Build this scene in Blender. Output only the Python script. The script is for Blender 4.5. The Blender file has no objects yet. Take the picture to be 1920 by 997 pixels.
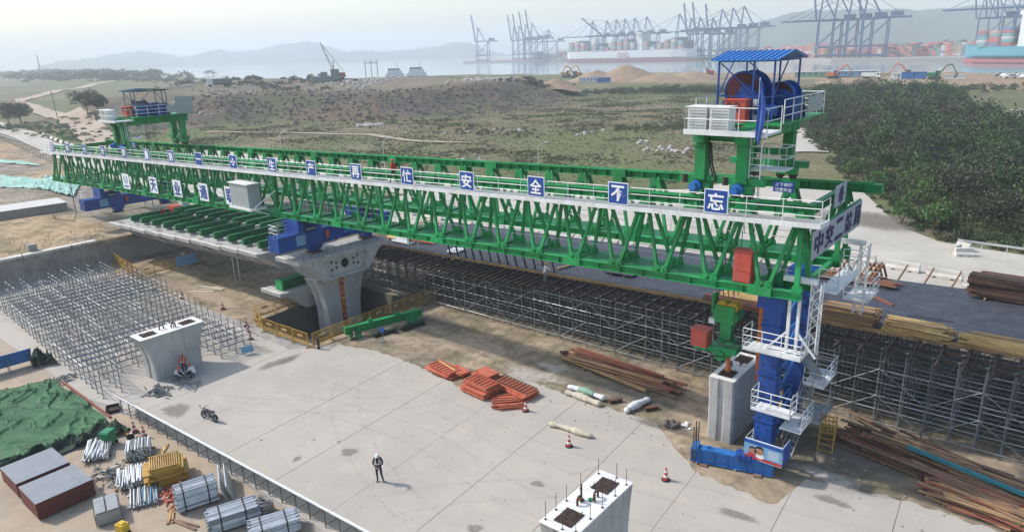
import bpy, math, random
import numpy as np
from mathutils import Vector, Matrix
SC = bpy.context.scene
COL = SC.collection
rnd = random.Random(11)
nrs = np.random.RandomState(5)

# ------------------------------------------------------------------ camera
cam_d = bpy.data.cameras.new('camera')
cam = bpy.data.objects.new('camera', cam_d); COL.objects.link(cam)
cam_d.sensor_width = 36.0; cam_d.lens = 24.727
cam_d.clip_start = 0.5; cam_d.clip_end = 60000
_r = Vector((0.7753242, 0.63083606, -0.03030282)); _u = Vector((-0.16192102, 0.24492657, 0.95592498)); _b = Vector((0.61045391, -0.7362451, 0.29204311))
cam.matrix_world = Matrix(((_r.x, _u.x, _b.x, 0), (_r.y, _u.y, _b.y, 0), (_r.z, _u.z, _b.z, 22.0), (0, 0, 0, 1)))
SC.camera = cam

# ------------------------------------------------------------------ world, sun, exposure
SUN_EL = math.radians(43.0)
SUN_DIR = Vector((-0.93, -0.36, 0)).normalized()          # horizontal direction towards the sun
wd = bpy.data.worlds.new('World'); SC.world = wd; wd.use_nodes = True
nt = wd.node_tree
sky = nt.nodes.new('ShaderNodeTexSky'); sky.sky_type = 'NISHITA'; sky.sun_disc = False
sky.sun_elevation = SUN_EL
sky.sun_rotation = math.atan2(SUN_DIR.x, SUN_DIR.y)
sky.air_density = 1.4; sky.dust_density = 2.0; sky.ozone_density = 2.0; sky.altitude = 0
nt.nodes['Background'].inputs[1].default_value = 0.15
nt.links.new(sky.outputs[0], nt.nodes['Background'].inputs[0])
sun_d = bpy.data.lights.new('sun', 'SUN'); sun_d.energy = 2.75; sun_d.angle = math.radians(2.2); sun_d.color = (1.0, 0.955, 0.89)
sun = bpy.data.objects.new('sun', sun_d); COL.objects.link(sun)
_sd = Vector((SUN_DIR.x * math.cos(SUN_EL), SUN_DIR.y * math.cos(SUN_EL), math.sin(SUN_EL)))
sun.rotation_euler = _sd.to_track_quat('Z', 'Y').to_euler()
SC.view_settings.view_transform = 'Standard'; SC.view_settings.look = 'None'
SC.view_settings.exposure = 0.62; SC.view_settings.gamma = 1.0; SC.view_settings.use_curve_mapping = False
SC.cycles.use_denoising = True
SC.cycles.max_bounces = 5; SC.cycles.diffuse_bounces = 2; SC.cycles.glossy_bounces = 2; SC.cycles.volume_bounces = 1
SC.cycles.transparent_max_bounces = 8; SC.cycles.caustics_reflective = False; SC.cycles.caustics_refractive = False

# ------------------------------------------------------------------ materials
MATS = {}
def mat(name, col, rough=0.7, metal=0.0, var=0.18, scale=2.0, bump=0.0, col2=None, mixscale=0.4, mix=0.5, spec=0.3, rust=None, rustamt=0.45, stretch=None, attr=None, transl=0.0, streak=0.0):
    """procedural paint/stone/wood: base colour, slow stains, fine grain, optional rust or second tone with a shape of its own"""
    if name in MATS: return MATS[name]
    m = bpy.data.materials.new(name); m.use_nodes = True
    n = m.node_tree.nodes; l = m.node_tree.links
    b = n['Principled BSDF']; b.inputs['Roughness'].default_value = rough; b.inputs['Metallic'].default_value = metal
    b.inputs['Specular IOR Level'].default_value = spec
    geo = n.new('ShaderNodeNewGeometry'); vec = geo.outputs['Position']
    if stretch:
        mp = n.new('ShaderNodeMapping'); mp.inputs['Scale'].default_value = stretch; l.new(vec, mp.inputs['Vector']); vec = mp.outputs[0]
    def noise(s, d=4, r=0.6):
        t = n.new('ShaderNodeTexNoise'); t.inputs['Scale'].default_value = s; t.inputs['Detail'].default_value = d; t.inputs['Roughness'].default_value = r
        l.new(vec, t.inputs['Vector']); return t.outputs['Fac']
    def ramp(f, a, bb):
        r = n.new('ShaderNodeMapRange'); r.inputs['From Min'].default_value = a; r.inputs['From Max'].default_value = bb; r.clamp = True
        l.new(f, r.inputs['Value']); return r.outputs[0]
    def mixc(f, a, bcol):
        x = n.new('ShaderNodeMix'); x.data_type = 'RGBA'
        if isinstance(f, float): x.inputs[0].default_value = f
        else: l.new(f, x.inputs[0])
        for k, c in ((6, a), (7, bcol)):
            if isinstance(c, (tuple, list)): x.inputs[k].default_value = (*c[:3], 1)
            else: l.new(c, x.inputs[k])
        return x.outputs[2]
    cur = tuple(col)
    if attr:
        at = n.new('ShaderNodeAttribute'); at.attribute_name = attr; cur = at.outputs['Color']
    if col2 is not None: cur = mixc(ramp(noise(mixscale, 5, 0.65), 0.5 - mix * 0.22, 0.5 + (1 - mix) * 0.3), cur, col2)
    if rust is not None: cur = mixc(ramp(noise(scale * 0.9, 6, 0.72), 1 - rustamt, 1 - rustamt + 0.12), cur, rust)
    if streak:
        mp2 = n.new('ShaderNodeMapping'); mp2.inputs['Scale'].default_value = (5.0, 5.0, 0.35); l.new(geo.outputs['Position'], mp2.inputs['Vector'])
        t2 = n.new('ShaderNodeTexNoise'); t2.inputs['Scale'].default_value = 1.0; t2.inputs['Detail'].default_value = 5; t2.inputs['Roughness'].default_value = 0.7; l.new(mp2.outputs[0], t2.inputs['Vector'])
        f2 = ramp(t2.outputs['Fac'], 0.52, 0.72); q2 = n.new('ShaderNodeMath'); q2.operation = 'MULTIPLY'; q2.inputs[1].default_value = streak; l.new(f2, q2.inputs[0])
        cur = mixc(q2.outputs[0], cur, (0.11, 0.10, 0.085))
    hv = n.new('ShaderNodeHueSaturation'); 
    mr = n.new('ShaderNodeMapRange'); mr.inputs['From Min'].default_value = 0.3; mr.inputs['From Max'].default_value = 0.7
    mr.inputs['To Min'].default_value = 1 - var; mr.inputs['To Max'].default_value = 1 + var * 0.7; l.new(noise(scale, 6, 0.68), mr.inputs['Value'])
    l.new(mr.outputs[0], hv.inputs['Value'])
    if isinstance(cur, tuple): hv.inputs['Color'].default_value = (*cur[:3], 1)
    else: l.new(cur, hv.inputs['Color'])
    l.new(hv.outputs[0], b.inputs['Base Color'])
    if bump:
        bp = n.new('ShaderNodeBump'); bp.inputs['Strength'].default_value = bump; bp.inputs['Distance'].default_value = 0.03
        l.new(noise(scale * 6, 4, 0.6), bp.inputs['Height']); l.new(bp.outputs[0], b.inputs['Normal'])
    if transl:
        tr = n.new('ShaderNodeBsdfTranslucent'); ms = n.new('ShaderNodeMixShader'); ms.inputs[0].default_value = transl
        l.new(hv.outputs[0], tr.inputs[0]); l.new(b.outputs[0], ms.inputs[1]); l.new(tr.outputs[0], ms.inputs[2]); l.new(ms.outputs[0], n['Material Output'].inputs[0])
    MATS[name] = m
    return m
def M(k): return MATS[k]
mat('green', (0.014, 0.31, 0.09), 0.5, 0, 0.26, 0.9, col2=(0.02, 0.21, 0.06), mixscale=0.35, mix=0.6, rust=(0.09, 0.17, 0.07), rustamt=0.37, streak=0.35)
mat('green_dark', (0.012, 0.17, 0.055), 0.5, 0, 0.2, 1.2)
mat('blue', (0.014, 0.082, 0.34), 0.42, 0, 0.16, 0.8, col2=(0.014, 0.05, 0.22), mixscale=0.5, mix=0.6, rust=(0.06, 0.05, 0.06), rustamt=0.36, streak=0.3)
mat('blue_mid', (0.03, 0.155, 0.44), 0.5, 0, 0.16, 0.9)
mat('blue_pale', (0.16, 0.32, 0.5), 0.5, 0, 0.15, 1.5)
mat('white_paint', (0.74, 0.75, 0.75), 0.45, 0, 0.1, 1.2, col2=(0.6, 0.6, 0.58), mixscale=0.8, mix=0.4, streak=0.25)
mat('white_sign', (0.8, 0.81, 0.82), 0.5, 0, 0.04, 1.0)
mat('sign_blue', (0.018, 0.07, 0.30), 0.45, 0, 0.06, 1.0)
mat('navy', (0.025, 0.03, 0.09), 0.6, 0, 0.1, 1.0)
mat('sign_grey', (0.36, 0.38, 0.44), 0.55, 0, 0.08, 1.0)
mat('grating', (0.34, 0.35, 0.35), 0.6, 0.3, 0.2, 3.0)
mat('galv', (0.27, 0.285, 0.29), 0.45, 0.4, 0.25, 2.2, rust=(0.2, 0.13, 0.08), rustamt=0.27)
mat('galv_light', (0.6, 0.62, 0.63), 0.35, 0.5, 0.2, 3.0)
mat('galv_dark', (0.17, 0.19, 0.19), 0.45, 0.4, 0.25, 2.0, rust=(0.16, 0.10, 0.06), rustamt=0.33)
mat('steel_rust', (0.095, 0.055, 0.042), 0.8, 0.1, 0.3, 2.0, col2=(0.16, 0.075, 0.045), mixscale=0.9)
mat('rust_dark', (0.06, 0.04, 0.035), 0.85, 0.1, 0.3, 3.0)
mat('rebar', (0.10, 0.065, 0.05), 0.8, 0.2, 0.3, 5.0)
mat('red_cab', (0.52, 0.085, 0.055), 0.5, 0, 0.14, 1.5, col2=(0.42, 0.09, 0.07), mixscale=1.0)
mat('red_lead', (0.50, 0.14, 0.08), 0.65, 0, 0.22, 3.0, col2=(0.40, 0.09, 0.045), mixscale=1.6)
mat('orange', (0.6, 0.16, 0.03), 0.5, 0, 0.15, 2.0)
mat('cab_white', (0.68, 0.68, 0.65), 0.5, 0, 0.08, 1.5)
mat('cab_grey', (0.33, 0.36, 0.36), 0.5, 0, 0.08, 1.5)
mat('concrete', (0.43, 0.425, 0.41), 0.85, 0, 0.10, 0.8, bump=0.15, col2=(0.36, 0.355, 0.34), mixscale=0.5, mix=0.55, streak=0.45)
mat('concrete_old', (0.33, 0.31, 0.285), 0.88, 0, 0.18, 0.9, bump=0.25, col2=(0.24, 0.225, 0.2), mixscale=0.6)
mat('concrete_top', (0.52, 0.50, 0.47), 0.88, 0, 0.14, 1.5, bump=0.2)
mat('concrete_white', (0.60, 0.57, 0.51), 0.85, 0, 0.12, 1.2, col2=(0.47, 0.44, 0.39), mixscale=0.7)
mat('yellow_steel', (0.42, 0.25, 0.05), 0.55, 0, 0.2, 2.0, rust=(0.2, 0.1, 0.04), rustamt=0.36)
mat('timber', (0.45, 0.28, 0.14), 0.8, 0, 0.3, 3.0, stretch=(0.4, 3, 3), col2=(0.27, 0.165, 0.08), mixscale=1.2)
mat('timber_yellow', (0.66, 0.46, 0.2), 0.75, 0, 0.25, 3.0, stretch=(0.4, 3, 3), col2=(0.40, 0.24, 0.09), mixscale=1.2)
mat('timber_old', (0.21, 0.135, 0.09), 0.85, 0, 0.32, 3.0, stretch=(0.4, 3, 3), col2=(0.24, 0.155, 0.1), mixscale=1.2)
mat('timber_red', (0.24, 0.085, 0.055), 0.8, 0, 0.3, 3.0, stretch=(0.4, 3, 3))
mat('plyface', (0.062, 0.068, 0.085), 0.62, 0, 0.3, 1.6, spec=0.18, col2=(0.045, 0.05, 0.064), mixscale=0.7, rust=(0.16, 0.155, 0.15), rustamt=0.33)
mat('plytop', (0.21, 0.225, 0.25), 0.5, 0, 0.12, 1.5, col2=(0.21, 0.22, 0.24), mixscale=1.5)
mat('plyedge', (0.13, 0.04, 0.032), 0.75, 0, 0.3, 6.0, stretch=(0.3, 0.3, 9))
mat('black', (0.015, 0.015, 0.016), 0.55, 0, 0.1, 2.0)
mat('rubber', (0.025, 0.025, 0.026), 0.8, 0, 0.15, 3.0)
mat('rope', (0.03, 0.028, 0.027), 0.7, 0.2, 0.1, 3.0)
mat('tarp_green', (0.03, 0.10, 0.045), 0.75, 0, 0.3, 1.6, col2=(0.05, 0.145, 0.06), mixscale=0.35, mix=0.5, rust=(0.03, 0.06, 0.035), rustamt=0.38)
mat('net_dark', (0.015, 0.035, 0.022), 0.8, 0, 0.3, 2.0)
mat('tarp_teal', (0.24, 0.45, 0.38), 0.7, 0, 0.22, 0.5, col2=(0.35, 0.52, 0.45), mixscale=0.2)
mat('sheet_white', (0.62, 0.63, 0.63), 0.55, 0, 0.15, 2.0)
mat('canvas', (0.50, 0.44, 0.34), 0.85, 0, 0.2, 3.0)
mat('red_cloth', (0.50, 0.03, 0.03), 0.7, 0, 0.12, 3.0)
mat('red_banner', (0.40, 0.035, 0.05), 0.6, 0, 0.1, 2.0)
mat('white_cloth', (0.66, 0.66, 0.63), 0.75, 0, 0.1, 3.0)
mat('dark_cloth', (0.05, 0.03, 0.035), 0.8, 0, 0.15, 3.0)
mat('jeans', (0.03, 0.045, 0.08), 0.85, 0, 0.15, 3.0)
mat('skin', (0.32, 0.18, 0.12), 0.6, 0, 0.06, 4.0)
mat('cone_red', (0.45, 0.04, 0.04), 0.5, 0, 0.1, 3.0)
mat('bin_green', (0.015, 0.19, 0.07), 0.4, 0, 0.08, 2.0)
mat('yellow', (0.55, 0.36, 0.03), 0.45, 0, 0.1, 2.0)
mat('glass', (0.03, 0.045, 0.055), 0.12, 0, 0.05, 2.0, spec=0.6)
mat('flag', (0.09, 0.18, 0.55), 0.7, 0, 0.15, 2.5, transl=0.2)
mat('leaf', (0.05, 0.08, 0.03), 0.6, 0, 0.2, 0.6, attr='Col', transl=0.25, spec=0.25)
mat('stone', (0.12, 0.105, 0.095), 0.9, 0, 0.25, 1.0, bump=0.3)
mat('crane_blue', (0.07, 0.13, 0.25), 0.6, 0, 0.1, 0.05)
mat('ship_white', (0.62, 0.63, 0.63), 0.6, 0, 0.06, 0.02)
mat('ship_red', (0.32, 0.09, 0.09), 0.7, 0, 0.06, 0.02)
mat('ship_teal', (0.08, 0.27, 0.34), 0.6, 0, 0.06, 0.02)
mat('ship_green', (0.12, 0.2, 0.2), 0.6, 0, 0.06, 0.02)
mat('boxes', (0.3, 0.1, 0.08), 0.6, 0, 0.06, 0.02, attr='Col')

# ------------------------------------------------------------------ mesh builder
class MB:
    """collects shapes, build() links them as ONE mesh object in the local frame of its parent"""
    def __init__(s, off=(0, 0, 0)):
        s.v = []; s.f = []; s.m = []; s.off = off; s.cm = 0
    def add(s, vs, fs):
        k = len(s.v); s.v.extend(vs); s.f.extend([tuple(i + k for i in f) for f in fs]); s.m.extend([s.cm] * len(fs)); return s
    def box(s, c, d, rz=0.0):
        x, y, z = c; a, b, h = d[0] / 2, d[1] / 2, d[2] / 2
        cs, sn = math.cos(rz), math.sin(rz)
        vs = []
        for dz in (-h, h):
            for dx, dy in ((-a, -b), (a, -b), (a, b), (-a, b)):
                vs.append((x + dx * cs - dy * sn, y + dx * sn + dy * cs, z + dz))
        return s.add(vs, [(3, 2, 1, 0), (4, 5, 6, 7), (0, 1, 5, 4), (1, 2, 6, 5), (2, 3, 7, 6), (3, 0, 4, 7)])
    def b2(s, x0, x1, y0, y1, z0, z1): return s.box(((x0 + x1) / 2, (y0 + y1) / 2, (z0 + z1) / 2), (x1 - x0, y1 - y0, z1 - z0))
    def frame(s, p0, p1, up=(0, 0, 1)):
        p0 = Vector(p0); p1 = Vector(p1); d = (p1 - p0).normalized(); u = Vector(up)
        if abs(d.dot(u)) > 0.98: u = Vector((1, 0, 0)) if abs(d.x) < 0.9 else Vector((0, 1, 0))
        a = d.cross(u).normalized(); b = a.cross(d).normalized(); return p0, p1, a, b
    def beam(s, p0, p1, w, h, up=(0, 0, 1)):
        p0, p1, a, b = s.frame(p0, p1, up); vs = []
        for p in (p0, p1):
            for i, j in ((-1, -1), (1, -1), (1, 1), (-1, 1)): vs.append(tuple(p + a * (i * w / 2) + b * (j * h / 2)))
        return s.add(vs, [(0, 1, 2, 3), (7, 6, 5, 4), (4, 5, 1, 0), (5, 6, 2, 1), (6, 7, 3, 2), (7, 4, 0, 3)])
    def ibeam(s, p0, p1, w, h, t=0.03, up=(0, 0, 1), stiff=0, sw=None):
        P0, P1, a, b = s.frame(p0, p1, up)
        s.beam(P0, P1, t, h - 2 * t, up)
        s.beam(P0 + b * (h / 2 - t / 2), P1 + b * (h / 2 - t / 2), w, t, up); s.beam(P0 - b * (h / 2 - t / 2), P1 - b * (h / 2 - t / 2), w, t, up)
        if stiff:
            L = (P1 - P0).length; n = max(1, int(L / stiff)); d = (P1 - P0) / n
            for i in range(n + 1):
                c = P0 + d * i; e = d.normalized() * 0.012
                s.beam(c - e, c + e, w * 0.96, h - 2 * t, up)
        return s
    def tube(s, p0, p1, r, n=6, r1=None):
        p0, p1, a, b = s.frame(p0, p1); r1 = r if r1 is None else r1; vs = []
        for p, q in ((p0, r), (p1, r1)):
            for i in range(n):
                t = 2 * math.pi * i / n; vs.append(tuple(p + a * (q * math.cos(t)) + b * (q * math.sin(t))))
        fs = [(i, (i + 1) % n, n + (i + 1) % n, n + i) for i in range(n)] + [tuple(range(n - 1, -1, -1)), tuple(range(n, 2 * n))]
        return s.add(vs, fs)
    def path(s, pts, r, n=5):
        for i in range(len(pts) - 1): s.tube(pts[i], pts[i + 1], r, n)
        return s
    def prism(s, poly, axis, lo, hi):
        """extrude a 2-D polygon: axis 'z': poly (x,y); 'y': poly (x,z); 'x': poly (y,z)"""
        def pt(p, q): return (p[0], p[1], q) if axis == 'z' else (p[0], q, p[1]) if axis == 'y' else (q, p[0], p[1])
        n = len(poly); vs = [pt(p, lo) for p in poly] + [pt(p, hi) for p in poly]
        fs = [(i, (i + 1) % n, n + (i + 1) % n, n + i) for i in range(n)] + [tuple(range(n - 1, -1, -1)), tuple(range(n, 2 * n))]
        return s.add(vs, fs)
    def loft(s, rings, closed=True, caps=True):
        n = len(rings[0]); vs = [tuple(p) for r in rings for p in r]; fs = []
        for k in range(len(rings) - 1):
            for i in range(n if closed else n - 1):
                j = (i + 1) % n; fs.append((k * n + i, k * n + j, (k + 1) * n + j, (k + 1) * n + i))
        if caps and closed: fs += [tuple(range(n - 1, -1, -1)), tuple(range((len(rings) - 1) * n, len(rings) * n))]
        return s.add(vs, fs)
    def lathe(s, c, prof, n=10):
        return s.loft([[(c[0] + r * math.cos(2 * math.pi * i / n), c[1] + r * math.sin(2 * math.pi * i / n), c[2] + z) for i in range(n)] for r, z in prof])
    def ball(s, c, r, n=8, sq=(1, 1, 1)):
        pr = []
        for k in range(6):
            t = -math.pi / 2 + math.pi * k / 5; pr.append((max(0.02, math.cos(t)), math.sin(t)))
        return s.loft([[(c[0] + r * sq[0] * q * math.cos(2 * math.pi * i / n), c[1] + r * sq[1] * q * math.sin(2 * math.pi * i / n), c[2] + r * sq[2] * z) for i in range(n)] for q, z in pr])
    def mesh(s, name, mats, smooth=False):
        me = bpy.data.meshes.new(name); o = s.off
        me.from_pydata([(v[0] - o[0], v[1] - o[1], v[2] - o[2]) for v in s.v], [], s.f)
        for m in (mats if isinstance(mats, (list, tuple)) else [mats]): me.materials.append(MATS[m] if isinstance(m, str) else m)
        if any(s.m): me.polygons.foreach_set('material_index', s.m)
        if smooth: me.polygons.foreach_set('use_smooth', [True] * len(me.polygons))
        bmf = me; bmf.update(); return me
    def build(s, name, mats, parent=None, loc=None, smooth=False):
        return place(name, s.mesh(name, mats, smooth), parent, loc)
def place(name, me, parent=None, loc=None, rz=None):
    o = bpy.data.objects.new(name, me); COL.objects.link(o)
    if parent is not None: o.parent = parent
    if loc is not None: o.location = loc
    if rz is not None: o.rotation_euler = (0, 0, rz)
    return o
def tag(o, label, cat, group=None):
    o['label'] = label; o['category'] = cat
    if group: o['group'] = group
    return o
def struct(o): o['kind'] = 'structure'; return o
def stuff(o, label=None, cat=None):
    o['kind'] = 'stuff'
    if label: o['label'] = label; o['category'] = cat
    return o
def thing(name, label, cat, loc=(0, 0, 0), rz=0.0, group=None):
    o = bpy.data.objects.new(name, None); COL.objects.link(o); o.empty_display_size = 0.3
    o.location = loc; o.rotation_euler = (0, 0, rz); return tag(o, label, cat, group)
def copy_tree(o, parent=None):
    c = o.copy(); COL.objects.link(c); c.parent = parent
    for ch in o.children: copy_tree(ch, c)
    return c
def dup(root, loc, rz, label, group=None):
    r = copy_tree(root); r.location = loc; r.rotation_euler = (0, 0, rz); r['label'] = label
    if group: r['group'] = group
    return r
ORD = ['first', 'second', 'third', 'fourth', 'fifth', 'sixth', 'seventh', 'eighth', 'ninth', 'tenth', 'eleventh', 'twelfth', 'thirteenth', 'fourteenth', 'fifteenth', 'sixteenth', 'seventeenth', 'eighteenth', 'nineteenth', 'twentieth']
def text_mesh(txt, size, name='lettering', bold=0.0, depth=0.012):
    cu = bpy.data.curves.new('t', 'FONT'); cu.body = txt; cu.size = size; cu.align_x = 'CENTER'; cu.align_y = 'CENTER'; cu.extrude = depth; cu.offset = bold; cu.resolution_u = 2
    o = bpy.data.objects.new('t', cu); COL.objects.link(o)
    dg = bpy.context.evaluated_depsgraph_get(); me = bpy.data.meshes.new_from_object(o.evaluated_get(dg)); me.name = name
    bpy.data.objects.remove(o); bpy.data.curves.remove(cu); return me
def put_text(txt, size, m, parent, loc, normal, right, bold=0.0, name='lettering', fit=None):
    """lettering facing `normal`, reading along `right`, in the parent's frame; fit=(w,h) scales it to that box"""
    me = text_mesh(txt, size, name, bold)
    co = np.empty(len(me.vertices) * 3); me.vertices.foreach_get('co', co); co = co.reshape(-1, 3)
    if len(co):
        lo = co.min(0); hi = co.max(0); co[:, :2] -= (lo[:2] + hi[:2]) / 2
        if fit: co[:, 0] *= fit[0] / max(1e-6, hi[0] - lo[0]); co[:, 1] *= fit[1] / max(1e-6, hi[1] - lo[1])
        me.vertices.foreach_set('co', co.ravel())
    me.materials.clear(); me.materials.append(MATS[m])
    o = bpy.data.objects.new(name, me); COL.objects.link(o); o.parent = parent
    r = Vector(right).normalized(); nn = Vector(normal).normalized(); u = nn.cross(r)
    mt = Matrix((r, u, nn)).transposed().to_4x4(); mt.translation = Vector(loc); o.matrix_local = mt
    return o
def rail(mb, pts, h=1.1, rails=3, r=0.025, post=1.5, n=4, closed=False):
    """handrail along a polyline of floor points"""
    pts = [Vector(p) for p in pts]
    if closed: pts.append(pts[0])
    for a, b in zip(pts[:-1], pts[1:]):
        L = (b - a).length; k = max(1, round(L / post))
        for i in range(k + 1): q = a.lerp(b, i / k); mb.tube(q, q + Vector((0, 0, h)), r, n)
        for j in range(rails): z = Vector((0, 0, h * (j + 1) / rails)); mb.tube(a + z, b + z, r, n)
    return mb

def fade_mat(name, col, rough=0.9, scale=2.5):
    """a stain that thins out toward its rim: how much of it lies there is stored on the sheet"""
    m = bpy.data.materials.new(name); m.use_nodes = True; n = m.node_tree.nodes; l = m.node_tree.links; b = n['Principled BSDF']; b.inputs['Roughness'].default_value = rough; b.inputs['Specular IOR Level'].default_value = 0.15
    g = n.new('ShaderNodeNewGeometry'); t = n.new('ShaderNodeTexNoise'); t.inputs['Scale'].default_value = scale; t.inputs['Detail'].default_value = 6; t.inputs['Roughness'].default_value = 0.7; l.new(g.outputs['Position'], t.inputs['Vector'])
    hv = n.new('ShaderNodeHueSaturation'); hv.inputs['Color'].default_value = (*col, 1); mr = n.new('ShaderNodeMapRange'); mr.inputs['From Min'].default_value = 0.3; mr.inputs['From Max'].default_value = 0.7; mr.inputs['To Min'].default_value = 0.8; mr.inputs['To Max'].default_value = 1.2
    l.new(t.outputs['Fac'], mr.inputs['Value']); l.new(mr.outputs[0], hv.inputs['Value']); l.new(hv.outputs[0], b.inputs['Base Color'])
    a = n.new('ShaderNodeAttribute'); a.attribute_name = 'Col'; mu = n.new('ShaderNodeMath'); mu.operation = 'ADD'; ml = n.new('ShaderNodeMath'); ml.operation = 'MULTIPLY_ADD'; ml.inputs[1].default_value = 2.2; ml.inputs[2].default_value = -1.1
    l.new(t.outputs['Fac'], ml.inputs[0]); l.new(a.outputs['Fac'], mu.inputs[0]); l.new(ml.outputs[0], mu.inputs[1])
    m2 = n.new('ShaderNodeMath'); m2.operation = 'MULTIPLY'; m2.use_clamp = True; l.new(mu.outputs[0], m2.inputs[0]); l.new(a.outputs['Fac'], m2.inputs[1])
    m3 = n.new('ShaderNodeMath'); m3.operation = 'MULTIPLY'; m3.use_clamp = True; m3.inputs[1].default_value = 0.68; l.new(m2.outputs[0], m3.inputs[0]); l.new(m3.outputs[0], b.inputs['Alpha'])
    MATS[name] = m; return m

mat('joist_steel', (0.07, 0.05, 0.043), 0.8, 0.2, 0.3, 2.0)
# ================================================================== the setting
_F = 1318.816
def site(u, v, z=0.0):
    """surveyed point of the place: the spot at height z on the sight line u, v"""
    d = _r * (u - 960) - _u * (v - 498.5) - _b * _F
    t = (z - 22.0) / d.z
    return Vector((d.x * t, d.y * t, z))
def bearing(u, v, D):
    """point at horizontal distance D on the sight line u, v"""
    d = _r * (u - 960) - _u * (v - 498.5) - _b * _F
    t = D / math.hypot(d.x, d.y)
    return Vector((d.x * t, d.y * t, 22.0 + d.z * t))
_NG = nrs.rand(256, 256)
def vnoise(x, y, s):
    x = np.asarray(x, float) / s + 1000.37; y = np.asarray(y, float) / s + 1000.71
    xi = np.floor(x).astype(int); yi = np.floor(y).astype(int); fx = x - xi; fy = y - yi
    fx = fx * fx * (3 - 2 * fx); fy = fy * fy * (3 - 2 * fy)
    g = lambda a, b: _NG[a % 256, b % 256]
    return (g(xi, yi) * (1 - fx) + g(xi + 1, yi) * fx) * (1 - fy) + (g(xi, yi + 1) * (1 - fx) + g(xi + 1, yi + 1) * fx) * fy
def fbm(x, y, s, o=4):
    t = 0; a = 0.5; n = 0
    for k in range(o): t = t + a * vnoise(x + 37 * k, y - 11 * k, s / 2 ** k); n += a; a *= 0.55
    return t / n
def sstep(a, b, x): t = np.clip((np.asarray(x, float) - a) / (b - a), 0, 1); return t * t * (3 - 2 * t)
def inside(poly, x, y):
    x = np.asarray(x, float); y = np.asarray(y, float); r = np.zeros(x.shape, bool); n = len(poly)
    for i in range(n):
        x0, y0 = poly[i]; x1, y1 = poly[(i + 1) % n]
        c = ((y0 > y) != (y1 > y)); xx = (x1 - x0) * (y - y0) / ((y1 - y0) if y1 != y0 else 1e-9) + x0
        r ^= c & (x < xx)
    return r
def sdist(poly, x, y):
    x = np.asarray(x, float); y = np.asarray(y, float); d = np.full(x.shape, 1e9); n = len(poly)
    for i in range(n):
        x0, y0 = poly[i]; x1, y1 = poly[(i + 1) % n]; dx, dy = x1 - x0, y1 - y0
        t = np.clip(((x - x0) * dx + (y - y0) * dy) / (dx * dx + dy * dy + 1e-9), 0, 1)
        d = np.minimum(d, np.hypot(x - x0 - t * dx, y - y0 - t * dy))
    return np.where(inside(poly, x, y), d, -d)
def mesh_np(name, v, f, mats, col=None, smooth=False):
    """quads or triangles from arrays; col = per-face colour"""
    me = bpy.data.meshes.new(name); v = np.asarray(v, np.float32); f = np.asarray(f, np.int32); k = f.shape[1]
    me.vertices.add(len(v)); me.vertices.foreach_set('co', v.ravel())
    me.loops.add(f.size); me.loops.foreach_set('vertex_index', f.ravel())
    me.polygons.add(len(f)); me.polygons.foreach_set('loop_start', np.arange(0, f.size, k, dtype=np.int32)); me.polygons.foreach_set('loop_total', np.full(len(f), k, np.int32))
    if smooth: me.polygons.foreach_set('use_smooth', np.ones(len(f), bool))
    me.update(calc_edges=True)
    for m in (mats if isinstance(mats, (list, tuple)) else [mats]): me.materials.append(MATS[m])
    if col is not None:
        ca = me.color_attributes.new('Col', 'FLOAT_COLOR', 'CORNER'); c = np.ones((f.size, 4), np.float32)
        c[:, :3] = np.repeat(np.asarray(col, np.float32), k, axis=0) if len(col) == len(f) else np.asarray(col, np.float32)[f.ravel()]
        ca.data.foreach_set('color', c.ravel())
    return me

SEA = -3.0
COAST = np.array([(-6500, 1760), (-4851, 1371), (-2852, 998), (-1450, 616), (-1033, 505), (-802, 462), (-610, 443), (-579, 486), (-523, 540), (-404, 562), (-326, 576), (-282, 585), (-170, 576), (-109, 570), (-38, 535), (300, 500), (1500, 450)], float)
ROCK = [(-262, 100), (-245, 119), (-231, 143), (-200, 166), (-184, 193), (-182, 245), (-196, 300), (-300, 350), (-470, 300), (-470, 215), (-330, 105)]
FILLX = -85.7
def terrain(x, y):
    x = np.asarray(x, float); y = np.asarray(y, float)
    r = np.hypot(x, y)
    z = (fbm(x, y, 60) - 0.5) * 2.4 * sstep(95, 170, r) * sstep(88, 120, y + 0 * x)
    z = z + (fbm(x, y, 14, 3) - 0.5) * 0.8 * sstep(100, 160, r) * sstep(90, 110, y)
    d = sdist(ROCK, x, y)
    z = z + (8.6 + 1.8 * (fbm(x, y, 25) - 0.5)) * sstep(-6, 34, d + 14 * (fbm(x, y, 16) - 0.5)) + 1.6 * (fbm(x, y, 5, 3) - 0.5) * sstep(-4, 6, d) * (1 - sstep(34, 44, d)) - 7.6 * sstep(42, 110, d)
    z = z + 5.0 * sstep(-900, -2500, x) * fbm(x, y, 400) + 1.5 * sstep(-350, -600, x) * fbm(x, y, 90)
    fill = (x <= FILLX) * sstep(78, 56, y) * (2.5 + 0.25 * fbm(x, y, 9))
    z = np.where(fill > 0, np.maximum(z, 0) + fill, z)
    c = np.interp(x, COAST[:, 0], COAST[:, 1]) + 22 * (fbm(x, y, 80) - 0.5)
    z = z - sstep(-10, 14, y - c) * (z + 5.5)
    return z
def lines(segs):
    a = []
    for lo, hi, st in segs: a += list(np.arange(lo, hi, st))
    return a
PIT = (-54.4, -45.7, 30.0, 41.6)
gx = np.unique(np.round(lines([(-6000, -3000, 500), (-3000, -1000, 125), (-1000, -480, 24), (-480, -270, 6), (-270, 30, 3), (30, 120, 10), (120, 1501, 115)]) + [FILLX, FILLX + 0.02, PIT[0], PIT[1]], 3))
gy = np.unique(np.round(lines([(-400, 0, 50), (0, 330, 3), (330, 640, 8), (640, 1900, 160)]) + [PIT[2], PIT[3]], 3))
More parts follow.
